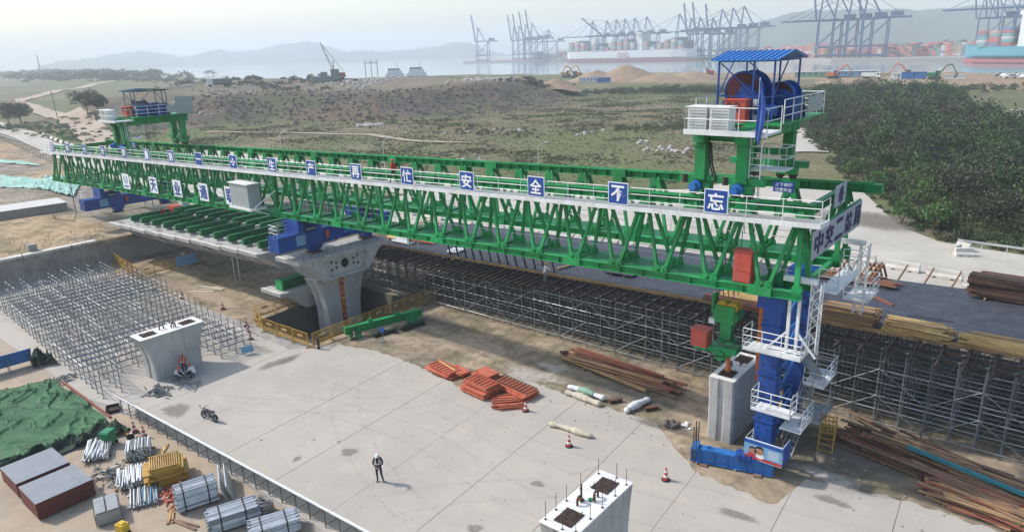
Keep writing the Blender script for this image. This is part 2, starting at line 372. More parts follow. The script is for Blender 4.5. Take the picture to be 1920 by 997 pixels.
XX, YY = np.meshgrid(gx, gy, indexing='ij'); ZZ = terrain(XX, YY)
nx, ny = XX.shape
idx = np.arange(nx * ny).reshape(nx, ny)
quads = np.stack([idx[:-1, :-1], idx[1:, :-1], idx[1:, 1:], idx[:-1, 1:]], -1).reshape(-1, 4)
cxm = (XX[:-1, :-1] + XX[1:, 1:]).ravel() / 2; cym = (YY[:-1, :-1] + YY[1:, 1:]).ravel() / 2
quads = quads[~((cxm > PIT[0]) & (cxm < PIT[1]) & (cym > PIT[2]) & (cym < PIT[3]))]
def mixc(a, b, t): return a * (1 - t)[..., None] + np.asarray(b) * t[..., None]
def zone_colour(x, y):
    n1 = fbm(x, y, 45); n2 = fbm(x + 300, y, 18); n3 = fbm(x, y + 500, 7)
    c = np.zeros(x.shape + (3,)) + np.array((0.17, 0.148, 0.085))                       # dry scrub
    c = mixc(c, (0.118, 0.145, 0.055), sstep(0.42, 0.62, n1))                             # greener
    c = mixc(c, (0.24, 0.19, 0.125), sstep(0.60, 0.74, n2) * 0.75)                        # bare soil
    c = mixc(c, (0.075, 0.08, 0.045), sstep(0.56, 0.7, n3) * 0.5)
    d = sdist(ROCK, x, y)
    rk = sstep(-10, 4, d) * (1 - sstep(34, 44, d)); c = mixc(c, (0.085, 0.075, 0.07), rk * (0.55 + 0.45 * sstep(0.4, 0.6, n3)))
    c = mixc(c, (0.17, 0.115, 0.09), rk * sstep(0.52, 0.66, n2) * 0.8); c = mixc(c, (0.20, 0.16, 0.13), sstep(38, 48, d) * 0.85)
    # bare earth works by the shore
    e = sstep(395, 430, y) * sstep(-330, -250, x) * sstep(0.36, 0.5, n1 * 0.5 + n2 * 0.5); c = mixc(c, (0.36, 0.25, 0.16), e)
    e = sstep(345, 372, y) * sstep(-85, -60, x) * (1 - sstep(-30, -10, x)); c = mixc(c, (0.34, 0.23, 0.15), e * 0.9)
    # site earth
    s = (1 - sstep(60, 68, y)) * sstep(-86.2, -85.8, x) * (1 - sstep(60, 90, x))
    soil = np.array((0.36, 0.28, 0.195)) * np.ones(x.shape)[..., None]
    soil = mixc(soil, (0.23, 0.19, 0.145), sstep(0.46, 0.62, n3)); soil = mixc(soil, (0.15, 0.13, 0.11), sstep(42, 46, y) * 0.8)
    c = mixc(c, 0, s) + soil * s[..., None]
    fl = (x <= FILLX) & (y < 70) & (x > -330)
    sand = np.array((0.40, 0.29, 0.185)) * np.ones(x.shape)[..., None]
    sand = mixc(sand, (0.30, 0.255, 0.215), sstep(0.42, 0.6, n2)); sand = mixc(sand, (0.25, 0.22, 0.19), ((y > 33) & (x > -140)) * sstep(0.3, 0.5, n1 + 0.1) * 0.9)
    c = np.where(fl[..., None], sand, c)
    return c
mat('terrain', (0.2, 0.2, 0.1), 0.95, 0, 0.45, 1.1, attr='Col', spec=0.1, bump=0.3, col2=(0.125, 0.115, 0.062), mixscale=0.28, mix=0.3)
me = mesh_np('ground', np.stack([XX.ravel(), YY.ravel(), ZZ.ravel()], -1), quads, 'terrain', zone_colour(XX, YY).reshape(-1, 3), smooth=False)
g = struct(place('ground', me))

# water: glossy grey-blue with fine ripples
wm = bpy.data.materials.new('water'); wm.use_nodes = True; MATS['water'] = wm
_n = wm.node_tree.nodes; _l = wm.node_tree.links; _p = _n['Principled BSDF']
_p.inputs['Base Color'].default_value = (0.22, 0.27, 0.28, 1); _p.inputs['Roughness'].default_value = 0.1; _p.inputs['Specular IOR Level'].default_value = 0.5
_g = _n.new('ShaderNodeNewGeometry'); _t = _n.new('ShaderNodeTexNoise'); _t.inputs['Scale'].default_value = 0.12; _t.inputs['Detail'].default_value = 4
_bp = _n.new('ShaderNodeBump'); _bp.inputs['Strength'].default_value = 0.07; _bp.inputs['Distance'].default_value = 1.2
_l.new(_g.outputs['Position'], _t.inputs['Vector']); _l.new(_t.outputs['Fac'], _bp.inputs['Height']); _l.new(_bp.outputs[0], _p.inputs['Normal'])
b = MB(); b.add([(-6800, -1000, SEA), (2400, -1000, SEA), (2400, 4550, SEA), (-6800, 4550, SEA)], [(0, 1, 2, 3)])
# (the sheet lies under the land, which rises out of it along the shore)
struct(b.build('sea', 'water'))

# hills beyond the water
mat('hill', (0.09, 0.11, 0.085), 0.95, 0, 0.3, 0.006, spec=0.05)
def ridge(name, crest, D, depth, seed):
    us = np.array([p[0] for p in crest], float); vs = np.array([p[1] for p in crest], float)
    uu = np.linspace(us[0], us[-1], 110); vv = np.interp(uu, us, vs); vv = vv + (fbm(uu, uu * 0 + seed * 50, 34) - 0.5) * 7 + (vnoise(uu, uu * 0 + seed * 20, 9) - 0.5) * 2.6
    K = 17; V = []
    for i, (u, v) in enumerate(zip(uu, vv)):
        top = bearing(u, v, D); hgt = top.z - SEA; dr = Vector((top.x, top.y, 0)).normalized()
        for k in range(K):
            t = (k / (K - 1)) * 2 - 1
            p = dr * (D + t * depth); prof = max(0.0, 1 - abs(t) ** 1.15)
            w = float(fbm(p.x + seed * 900, p.y, 280)) - 0.5; w2 = float(fbm(p.x, p.y + seed * 700, 90, 3)) - 0.5
            h = SEA - 6 + (hgt + 6) * prof * (1 + (w * 0.9 + w2 * 0.35) * (1 - prof) * 1.2 + w2 * 0.07)
            V.append((p.x, p.y, h))
    ids = np.arange(110 * K).reshape(110, K)
    q = np.stack([ids[:-1, :-1], ids[:-1, 1:], ids[1:, 1:], ids[1:, :-1]], -1).reshape(-1, 4)
    return struct(place(name, mesh_np(name, V, q, 'hill', None, True)))
ridge('hills', [(60, 130), (90, 118), (130, 113), (165, 109), (190, 104), (225, 99), (250, 95), (270, 94), (292, 99), (320, 106), (345, 108), (370, 102), (392, 97), (410, 95), (440, 98), (480, 91), (520, 84), (550, 80), (575, 79), (597, 82), (620, 91), (660, 100), (700, 104), (730, 109)], 4400, 600, 1)
ridge('hills', [(560, 110), (620, 97), (660, 97), (695, 95), (720, 98), (760, 94), (800, 90), (830, 85), (850, 79), (868, 80), (885, 84), (910, 92), (950, 100), (990, 108)], 3900, 480, 2)
ridge('hills', [(1330, 100), (1370, 62), (1400, 48), (1440, 36), (1480, 27), (1520, 17), (1550, 19), (1590, 17), (1640, 17), (1690, 16), (1720, 20), (1760, 14), (1800, 14), (1850, 12), (1900, 8), (1960, 4), (2040, 10), (2200, 30)], 2450, 520, 3)
ridge('hills', [(930, 108), (980, 100), (1040, 92), (1120, 90), (1200, 84), (1280, 78), (1360, 74), (1440, 70), (1500, 72)], 4300, 500, 4)

# ------------------------------------------------------------------ pit round the standing pier
b = MB(); x0, x1, y0, y1 = PIT; zb = -2.3; i = 1.1
b.add([(x0, y0, 0.02), (x1, y0, 0.02), (x1, y1, 0.02), (x0, y1, 0.02), (x0 + i, y0 + i, zb), (x1 - i, y0 + i, zb), (x1 - i, y1 - i, zb), (x0 + i, y1 - i, zb)], [(0, 1, 5, 4), (1, 2, 6, 5), (2, 3, 7, 6), (3, 0, 4, 7), (4, 5, 6, 7)])
mat('pit_soil', (0.11, 0.095, 0.075), 0.95, 0, 0.35, 1.2, bump=0.5)
struct(b.build('excavation', 'pit_soil'))

# ------------------------------------------------------------------ concrete yard: one slab per bay
sm_ = bpy.data.materials.new('slab'); sm_.use_nodes = True; MATS['slab'] = sm_
def _slab():
    n = sm_.node_tree.nodes; l = sm_.node_tree.links; b = n['Principled BSDF']; b.inputs['Roughness'].default_value = 0.88; b.inputs['Specular IOR Level'].default_value = 0.2
    g = n.new('ShaderNodeNewGeometry')
    def noise(sc, st=None, rot=0.0, d=6, r=0.65):
        mp = n.new('ShaderNodeMapping'); mp.inputs['Scale'].default_value = st or (1, 1, 1); mp.inputs['Rotation'].default_value = (0, 0, rot); l.new(g.outputs['Position'], mp.inputs['Vector'])
        t = n.new('ShaderNodeTexNoise'); t.inputs['Scale'].default_value = sc; t.inputs['Detail'].default_value = d; t.inputs['Roughness'].default_value = r; l.new(mp.outputs[0], t.inputs['Vector']); return t.outputs['Fac']
    def rng(f, a, c, lo=0.0, hi=1.0):
        r = n.new('ShaderNodeMapRange'); r.inputs['From Min'].default_value = a; r.inputs['From Max'].default_value = c; r.inputs['To Min'].default_value = lo; r.inputs['To Max'].default_value = hi; l.new(f, r.inputs['Value']); return r.outputs[0]
    def mx(f, a, c, k=1.0):
        x = n.new('ShaderNodeMix'); x.data_type = 'RGBA'
        if k < 1: q = n.new('ShaderNodeMath'); q.operation = 'MULTIPLY'; q.inputs[1].default_value = k; l.new(f, q.inputs[0]); f = q.outputs[0]
        l.new(f, x.inputs[0])
        for i, v in ((6, a), (7, c)):
            if isinstance(v, tuple): x.inputs[i].default_value = (*v, 1)
            else: l.new(v, x.inputs[i])
        return x.outputs[2]
    c = mx(rng(noise(0.16), 0.4, 0.62), (0.415, 0.375, 0.325), (0.365, 0.338, 0.30))
    c = mx(rng(noise(0.5), 0.52, 0.72), c, (0.47, 0.41, 0.335), 0.7)
    c = mx(rng(noise(0.9, (0.25, 2.6, 1), 0.25), 0.56, 0.68), c, (0.36, 0.345, 0.33), 0.45)      # tyre-polished streaks
    c = mx(rng(noise(0.7, (0.3, 3.2, 1), -0.5), 0.6, 0.7), c, (0.35, 0.335, 0.315), 0.4)
    c = mx(rng(noise(1.1, None, 0, 8, 0.75), 0.62, 0.7), c, (0.33, 0.30, 0.265), 0.5)            # spills
    c = mx(rng(noise(9.0, None, 0, 5, 0.8), 0.62, 0.74), c, (0.31, 0.29, 0.27), 0.5)             # grit
    v = n.new('ShaderNodeTexVoronoi'); v.feature = 'DISTANCE_TO_EDGE'; v.inputs['Scale'].default_value = 0.13; l.new(g.outputs['Position'], v.inputs['Vector'])
    w = n.new('ShaderNodeMix'); w.data_type = 'VECTOR'; w.inputs[0].default_value = 0.2; l.new(g.outputs['Position'], w.inputs[4]); t = n.new('ShaderNodeTexNoise'); t.inputs['Scale'].default_value = 0.8; t.inputs['Detail'].default_value = 5; l.new(g.outputs['Position'], t.inputs['Vector'])
    ad = n.new('ShaderNodeVectorMath'); ad.operation = 'MULTIPLY_ADD'; ad.inputs[1].default_value = (2.5, 2.5, 2.5); l.new(t.outputs['Color'], ad.inputs[0]); l.new(g.outputs['Position'], ad.inputs[2]); l.new(ad.outputs[0], v.inputs['Vector'])
    c = mx(rng(v.outputs['Distance'], 0.0, 0.0035, 1.0, 0.0), c, (0.24, 0.22, 0.2), 0.3)         # hair cracks
    l.new(c, b.inputs['Base Color'])
    bp = n.new('ShaderNodeBump'); bp.inputs['Strength'].default_value = 0.12; bp.inputs['Distance'].default_value = 0.02; l.new(noise(14.0), bp.inputs['Height']); l.new(bp.outputs[0], b.inputs['Normal'])
_slab()
yard = struct(MB().add([(-88 + 0.02, 10, 0.006), (14, 10, 0.006), (14, 31, 0.006), (-85.6, 28.6, 0.006)], [(0, 1, 2, 3)]).build('yard', 'concrete_old'))
JA = math.radians(94.1); jd = Vector((math.cos(JA), math.sin(JA), 0)); JX = [-4.1 - 4.72 * k for k in range(-4, 18)]
def jp(x30, y): return (x30 + (y - 30) / jd.y * jd.x, y)
def yend(x):  # ragged far edge of the paving
    return float(np.interp(x, [-86, -70, -60, -55, -50, -46.6, -44.6, -41, -36, -30.6, -29.4, -24.5, -18, -16.2, -13.8, -9.6, -8.8, -4, 0, 14], [28.2, 28.3, 28.4, 28.4, 28.2, 28.3, 31.0, 31.9, 32.0, 31.2, 35.2, 34.6, 34.9, 33.4, 31.4, 31.0, 34.3, 35.3, 35.2, 35.0]))
def ynear(x): return 16.9 if x > -48.5 else 15.0
for k in range(len(JX) - 1):
    xa, xb = JX[k + 1] + 0.013, JX[k] - 0.013
    pts = []
    xs = np.linspace(xa, xb, 15)
    pts += [jp(x, ynear(x) - (0.7 if x > -48.5 else 0)) for x in (xa, xb)]
    far = []
    for x in xs[::-1]:
        e = yend(x - 0.35) + (rnd.random() - 0.5) * 0.3; far.append(jp(x, e))
    pts += far
    b = MB(); b.prism(pts, 'z', 0.0, 0.04 + 0.004 * (k % 3)); b.build('slab', 'slab', yard)
# storage apron on the near side of the banner frames
mat('apron', (0.385, 0.30, 0.215), 0.9, 0, 0.16, 0.7, bump=0.2, col2=(0.33, 0.275, 0.21), mixscale=0.25)
struct(MB().add([(-120, 2, 0.014), (20, 2, 0.014), (20, 16.1, 0.014), (-44, 16.0, 0.014), (-49, 15.0, 0.014), (-120, 14.8, 0.014)], [(0, 1, 2, 3, 4, 5)]).build('storage_yard', 'apron'))

# stains, damp patches and sand on the paving: thin sheets with outlines of their own
def blot(name, c, rx, ry, z, m, rz=0.0, n=30, rough=0.25, seed=0):
    rr = random.Random(seed + int(c[0] * 13 + c[1] * 7)); vs = [(c[0], c[1], z)]; ph = rr.random() * 6; fade = [1.0]; q0 = [1 + rough * (math.sin(2 * 2 * math.pi * i / n + ph) * 0.6 + math.sin(3 * 2 * math.pi * i / n + 2 * ph) * 0.5 + (rr.random() - 0.5) * 1.1) for i in range(n)]
    for k, (s_, f) in enumerate(((0.55, 1.0), (0.85, 0.7), (1.25, 0.0))):
        for i in range(n):
            t = 2 * math.pi * i / n; q = s_ * (q0[i] * 0.7 + 0.3); x, y = rx * q * math.cos(t), ry * q * math.sin(t); vs.append((c[0] + x * math.cos(rz) - y * math.sin(rz), c[1] + x * math.sin(rz) + y * math.cos(rz), z)); fade.append(f)
    fs = [(0, i + 1, (i + 1) % n + 1) for i in range(n)]
    for k in range(2): 
        for i in range(n): a, b_ = 1 + k * n + i, 1 + k * n + (i + 1) % n; fs += [(a, a + n, b_ + n), (a, b_ + n, b_)]
    fd = np.array(fade)
    return struct(place(name, mesh_np(name, vs, np.array(fs), m, np.stack([fd] * 3, 1))))
fade_mat('stain', (0.25, 0.225, 0.19))
fade_mat('damp', (0.19, 0.165, 0.135), 0.7, 1.4)
fade_mat('sandpatch', (0.43, 0.34, 0.245), 0.95, 1.6)
fade_mat('rough_concrete', (0.50, 0.455, 0.39), 0.9, 2.2)
for (u, v, rx, ry) in [(655, 848, 0.55, 0.42), (1008, 908, 0.35, 0.3), (890, 992, 0.4, 0.3), (557, 861, 0.2, 0.3), (520, 680, 0.5, 1.6), (540, 677, 0.3, 1.0), (490, 826, 0.12, 0.1), (589, 825, 0.1, 0.1), (635, 829, 0.12, 0.1), (1380, 965, 0.9, 0.35), (1560, 940, 0.8, 0.35), (330, 770, 1.2, 0.7)]:
    p = site(u, v); blot('stain', p, rx, ry, 0.056, 'stain', rough=0.3)
for (u, v, rx, ry, m) in [(760, 640, 3.2, 1.2, 'sandpatch'), (900, 650, 3.8, 1.3, 'sandpatch'), (1000, 705, 2.4, 1.1, 'rough_concrete'), (1040, 690, 1.6, 0.7, 'rough_concrete'), (820, 600, 2.6, 1.0, 'damp'), (870, 700, 2.0, 0.9, 'damp'), (1180, 740, 3.0, 1.0, 'damp'), (1300, 740, 2.6, 0.9, 'sandpatch'), (1250, 800, 1.8, 0.7, 'damp'), (1560, 770, 2.2, 1.0, 'sandpatch'), (1480, 820, 2.6, 1.1, 'damp'), (1620, 860, 3.2, 1.6, 'damp'), (1700, 860, 2.0, 0.5, 'sandpatch'), (1830, 960, 2.4, 1.0, 'damp'), (1560, 900, 1.6, 0.8, 'rough_concrete'), (400, 560, 7.0, 1.1, 'sandpatch'), (490, 655, 1.3, 0.6, 'rough_concrete')]:
    p = site(u, v); blot('dirt_patch', p, rx, ry, 0.062 + 0.0013 * (u % 17), m, rough=0.35)

fade_mat('tyre_mark', (0.27, 0.25, 0.23), 0.9, 3.0)
def tyre_track(pts, w=0.22, gauge=1.75, z=0.058):
    pts = [Vector((*p, 0)) for p in pts]; P_ = []
    for i in range(len(pts) - 1):
        a, c = pts[i], pts[i + 1]; b0 = pts[max(0, i - 1)]; d0 = pts[min(len(pts) - 1, i + 2)]
        for k in range(12):
            t = k / 12; P_.append(0.5 * ((2 * a) + (c - b0) * t + (2 * b0 - 5 * a + 4 * c - d0) * t * t + (3 * a - b0 - 3 * c + d0) * t ** 3))
    for s in (-0.5, 0.5):
        V, Fq, fd = [], [], []
        for i, p in enumerate(P_):
            d = (P_[min(i + 1, len(P_) - 1)] - P_[max(0, i - 1)]).normalized(); nn = Vector((-d.y, d.x, 0)); e = min(1, i / 8, (len(P_) - 1 - i) / 8)
            for q, f in ((-0.5, 0), (0, 0.3), (0.5, 0)): r = p + nn * (s * gauge + q * w * 2); V.append((r.x, r.y, z)); fd.append(f * e)
        for i in range(len(P_) - 1):
            for k in range(2): Fq.append((i * 3 + k, i * 3 + k + 1, i * 3 + 4 + k, i * 3 + 3 + k))
        fd = np.array(fd); struct(place('tyre_mark', mesh_np('tyre_mark', V, np.array(Fq), 'tyre_mark', np.stack([fd] * 3, 1))))
for k, pts in enumerate(([(-44, 21), (-36, 24), (-28, 25), (-20, 24), (-10, 26), (-2, 29)], [(-44, 26), (-38, 27.5), (-30, 28.5), (-22, 28), (-12, 29.5), (0, 32)], [(-46, 19), (-40, 21.5), (-33, 27), (-30, 31)], [(-26, 17.5), (-23, 22), (-18, 27), (-17, 32)], [(-40, 29), (-34, 24), (-26, 20.5), (-18, 19)])): tyre_track(pts, z=0.0575 + 0.0012 * k)
b = MB()
for k in range(240):
    x, y = rnd.uniform(-45, 2), rnd.uniform(17.5, 31); q = rnd.uniform(0.012, 0.04); b.ball((x, y, 0.05 + q * 0.3), q, 5, (1, 0.8, 0.6))
for k in range(420):
    x, y = rnd.uniform(-44, 3), rnd.uniform(32, 41.5); q = rnd.uniform(0.02, 0.09); b.ball((x, y, 0.03 + q * 0.3), q, 5, (1, 0.8, 0.6))
stuff(b.build('litter', 'concrete_old'), 'crumbs of stone and grout littering the yard and dirt strip', 'litter')
# ------------------------------------------------------------------ concrete road behind the works and its branch up the slope
mat('road', (0.44, 0.405, 0.35), 0.9, 0, 0.12, 0.3, col2=(0.38, 0.345, 0.295), mixscale=0.09, mix=0.5, rust=(0.47, 0.43, 0.37), rustamt=0.4)
def sheet(name, poly, m, lift=0.05, step=6):
    """flat-draped sheet following the terrain"""
    b = MB(); b.prism(poly, 'z', 0.0, lift); return struct(b.build(name, m))
sheet('road', [(-175, 60.5), (60, 60.5), (60, 89), (-3.5, 88), (-11.5, 89.3), (-15.6, 93.5), (-19, 100), (-24, 111), (-30, 124), (-36.5, 138), (-42.5, 150), (-46, 150), (-46.5, 138), (-44, 120), (-48, 104), (-60, 95), (-100, 91), (-175, 92)], 'road', 0.05)
def ribbon(name, pts, w, m, lift=0.12):
    pts = [Vector(p) for p in pts]; P = []
    for a, c in zip(pts[:-1], pts[1:]):
        k = max(2, int((c - a).length / 6))
        for i in range(k): P.append(a.lerp(c, i / k))
    P.append(pts[-1]); V = []; Fc = []
    for i, p in enumerate(P):
        d = (P[min(i + 1, len(P) - 1)] - P[max(i - 1, 0)]).normalized(); nn = Vector((-d.y, d.x, 0)); ww = w * (0.9 + 0.3 * float(vnoise(p.x, p.y, 9)))
        for s in (-0.5, -0.17, 0.17, 0.5):
            q = p + nn * (s * ww); V.append((q.x, q.y, float(terrain(q.x, q.y)) + lift))
    for i in range(len(P) - 1):
        for s in range(3): Fc.append((i * 4 + s, i * 4 + s + 1, i * 4 + 5 + s, i * 4 + 4 + s))
    b = MB(); b.add(V, Fc); return struct(b.build(name, m))
mat('track', (0.40, 0.315, 0.235), 0.95, 0, 0.18, 0.3, col2=(0.33, 0.26, 0.2), mixscale=0.12)
ribbon('slope_road', [(-44, 149.5, 0), (-51, 166, 0), (-62, 192, 0), (-78, 235, 0), (-95, 275, 0)], 6.5, 'road', 0.25)
ribbon('dirt_track', [(-200, 76, 0), (-228, 86, 0), (-283, 102, 0), (-379, 124, 0), (-518, 150, 0), (-587, 181, 0), (-718, 252, 0), (-1050, 438, 0)], 10, 'track', 0.5)
ribbon('dirt_track', [(-14, 262, 0), (-30, 258, 0), (-45, 262, 0), (-55, 272, 0)], 5, 'track', 0.3)
ribbon('dirt_track', [(-118, 131, 0), (-135, 128, 0), (-160, 131, 0), (-190, 122, 0), (-215, 112, 0)], 2.2, 'track', 0.2)
# rough tyre-marked mud across the road mouth
blot('dirt_patch', (-20, 96, 0), 9, 5, 0.075, 'damp', rough=0.2)
# ring road on the far left, on the fill
RZ = 2.85
ribbon('ring_road', [(-92, 50, 0), (-110, 52, 0), (-140, 56, 0), (-190, 64, 0), (-300, 84, 0), (-420, 100, 0)], 9, 'road', 0.16)

# ------------------------------------------------------------------ retaining wall of the fill at the end of the bridge
W = struct(MB().b2(FILLX - 0.25, FILLX + 0.32, 4, 29.6, -0.2, 2.75).build('retaining_wall', 'concrete_old'))
b = MB(); b.b2(FILLX - 0.45, FILLX + 0.5, 4, 29.6, 2.753, 3.0); b.build('coping', 'concrete_white', W)
b = MB(); b.b2(FILLX - 0.3, FILLX + 0.25, 29.6, 46, -0.2, 2.3); struct(b.build('abutment_wall', 'concrete_old'))

# ------------------------------------------------------------------ haze
hm = bpy.data.materials.new('haze'); hm.use_nodes = True
_n = hm.node_tree.nodes; _l = hm.node_tree.links; _n.remove(_n['Principled BSDF'])
pv = _n.new('ShaderNodeVolumePrincipled'); pv.inputs['Color'].default_value = (0.80, 0.87, 0.93, 1); pv.inputs['Density'].default_value = 0.00036; pv.inputs['Anisotropy'].default_value = 0.12
_l.new(pv.outputs[0], _n['Material Output'].inputs['Volume']); MATS['haze'] = hm
b = MB(); b.b2(-7000, 2600, -1200, 4700, -12, 178); hz = b.build('haze', 'haze'); stuff(hz, 'pale sea haze over the bay and the port', 'haze')
# ================================================================== the launching gantry
GR = 0.0283
def zb(x): return 10.05 + GR * (x + 9.66)                 # underside of the bottom chords
YN, YF, HB = 34.3, 40.9, 0.9                              # girder centre lines, half width at the foot
XL, XR = -106.6, -9.66
GO = (-58.0, 37.6, 0.0)
gan = thing('launching_gantry', 'long green steel truss launching gantry spanning over the piers with blue sign boards', 'gantry', GO)
def P(x, y, dz): return (x, y, zb(x) + dz)
BN = [-11.5 - 2.83 * k for k in range(34)]
TN = [-10.08 - 2.83 * k for k in range(35)]
diag_me = {}
for sx in (-1, 1):
    for sy in (-1, 1):
        d = MB(); p0 = (sx * 0.2, sy * HB, 0.36); p1 = (sx * 1.27, sy * 0.2, 4.2)
        d.beam(p0, p1, 0.17, 0.17, (0, sy, 0.18))
        c = (sx * 0.2, sy * HB, 0.50)
        d.loft([[(c[0] + 0.25 * math.cos(t * math.pi / 5), c[1] + q, c[2] + 0.25 * math.sin(t * math.pi / 5)) for t in range(10)] for q in (-0.13, 0.13)])
        d.tube((c[0], c[1] - 0.19, c[2]), (c[0], c[1] + 0.19, c[2]), 0.09, 8)
        diag_me[sx, sy] = d.mesh('diagonal', 'green')
for gi, Y0 in enumerate((YN, YF)):
    b = MB(GO)
    for s in (-1, 1):                                     # bottom chords with web stiffeners
        b.ibeam(P(XL, Y0 + s * HB, 0.21), P(XR, Y0 + s * HB, 0.21), 0.34, 0.42, 0.035, stiff=1.415)
        for k in range(0, 34, 4): b.beam(P(BN[k] - 0.75, Y0 + s * HB, 0.21), P(BN[k] + 0.45, Y0 + s * HB, 0.21), 0.38, 0.46)
    for x in BN: b.ibeam(P(x, Y0 - HB + 0.17, 0.2), P(x, Y0 + HB - 0.17, 0.2), 0.2, 0.3, 0.03)
    xe = XR + (0.0 if gi == 0 else 1.45)
    top = MB(GO)
    top.ibeam(P(XL, Y0, 4.32), P(xe, Y0, 4.32), 0.46, 0.46, 0.04, stiff=0.943)
    for k in range(1, 35, 4): top.beam(P(TN[k] - 0.55, Y0, 4.33), P(TN[k] + 0.55, Y0, 4.33), 0.52, 0.52)
    for x in TN[:34]:                                     # gusset boxes under the top chord
        z = zb(x)
        for s in (-1, 1):
            top.prism([(x - 0.28, z + 4.09), (x + 0.28, z + 4.09), (x + 0.47, z + 3.45), (x + 0.2, z + 3.4), (x, z + 3.75), (x - 0.2, z + 3.4), (x - 0.47, z + 3.45)], 'y', Y0 + s * 0.34 - 0.02, Y0 + s * 0.34 + 0.02)
    top.box((-58, Y0, zb(-58) + 4.61), (0.01, 0.1, 0.01))
    top.beam(P(XL, Y0, 4.585), P(xe - 0.4, Y0, 4.585), 0.09, 0.07)      # trolley rail
    gd = b.build('girder', 'green', gan)
    gd['label'] = 'near truss girder' if gi == 0 else 'far truss girder'
    top.build('top_chord', 'green', gd)
    for x in BN:
        for sx in (-1, 1):
            for sy in (-1, 1): place('diagonal', diag_me[sx, sy], gd, (x - GO[0], Y0 - GO[1], zb(x)))
    fl = MB(GO)
    for x in BN[:-1]: fl.beam(P(x - 0.35, Y0, 0.40), P(x - 2.48, Y0, 0.40), 1.4, 0.04)
    fl.build('floor_plate', 'green_dark', gd)
    ep = MB(GO)                                           # end posts
    for x, xt in ((XR - 0.22, XR - 0.5), (XL + 0.22, XL + 0.5)):
        for s in (-1, 1):
            ep.beam(P(x, Y0 + s * HB, 0.36), P(xt, Y0 + s * 0.22, 4.2), 0.24, 0.24); ep.loft([[(x + 0.27 * math.cos(t * math.pi / 5), Y0 + s * HB + q, zb(x) + 0.5 + 0.27 * math.sin(t * math.pi / 5)) for t in range(10)] for q in (-0.14, 0.14)])
    ep.build('end_post', 'green', gd)
    hr = MB(GO)
    ya = Y0 + HB - 0.22
    for z in (0.95, 1.35): hr.tube(P(XL + 1, ya, z), P(XR - 1, ya, z), 0.018, 4)
    for x in np.arange(XL + 1, XR - 0.9, 2.83): hr.tube(P(x, ya, 0.4), P(x, ya, 1.35), 0.018, 4)
    hr.build('inner_handrail', 'white_paint', gd)
# cross frames tying the girders at their ends
for x in (XR - 0.45, XL + 0.4):
    cf = MB(GO); cf.ibeam(P(x, YN + 0.1, 4.1), P(x, YF + 0.5, 4.1), 0.3, 0.5, 0.035, stiff=1.2); cf.build('end_cross_beam', 'green', gan)
    cf = MB(GO); cf.beam(P(x, YN + 0.9, 0.2), P(x, YF - 0.9, 0.2), 0.25, 0.3); cf.build('lower_cross_beam', 'green', gan)
# walkway along the outside of the near top chord
wy0, wy1 = 32.75, 33.95
w = MB(GO); w.beam(P(XL - 0.8, (wy0 + wy1) / 2, 3.9), P(XR + 0.75, (wy0 + wy1) / 2, 3.9), wy1 - wy0, 0.06)
w.build('walkway_floor', 'grating', gan)
w = MB(GO); w.beam(P(XL - 0.8, wy0 - 0.025, 3.88), P(XR + 0.75, wy0 - 0.025, 3.88), 0.05, 0.24); w.beam(P(XR + 0.78, wy0, 3.88), P(XR + 0.78, wy1, 3.88), 0.05, 0.24)
w.build('kick_plate', 'white_paint', gan)
w = MB(GO)
for x in BN:
    w.beam(P(x + 1.4, wy0, 3.82), P(x + 1.4, YN - 0.3, 3.82), 0.08, 0.09); w.beam(P(x + 1.4, wy0 + 0.1, 3.8), P(x + 1.4, YN - 0.5, 3.35), 0.06, 0.06)
w.build('walkway_bracket', 'green', gan)
w = MB(GO)
for z in (0.4, 0.75, 1.1): w.tube(P(XL - 0.8, wy0, 3.93 + z), P(XR + 0.75, wy0, 3.93 + z), 0.022, 4)
for k in range(57): x = XR + 0.75 - k * 1.738; w.tube(P(x, wy0, 3.93), P(x, wy0, 5.03), 0.022, 4)
for z in (0.4, 0.75, 1.1): w.tube(P(XR + 0.75, wy0, 3.93 + z), P(XR + 0.75, wy1, 3.93 + z), 0.022, 4)
w.tube(P(XR + 0.75, wy1, 3.93), P(XR + 0.75, wy1, 5.03), 0.022, 4)
w.build('handrail', 'white_paint', gan)
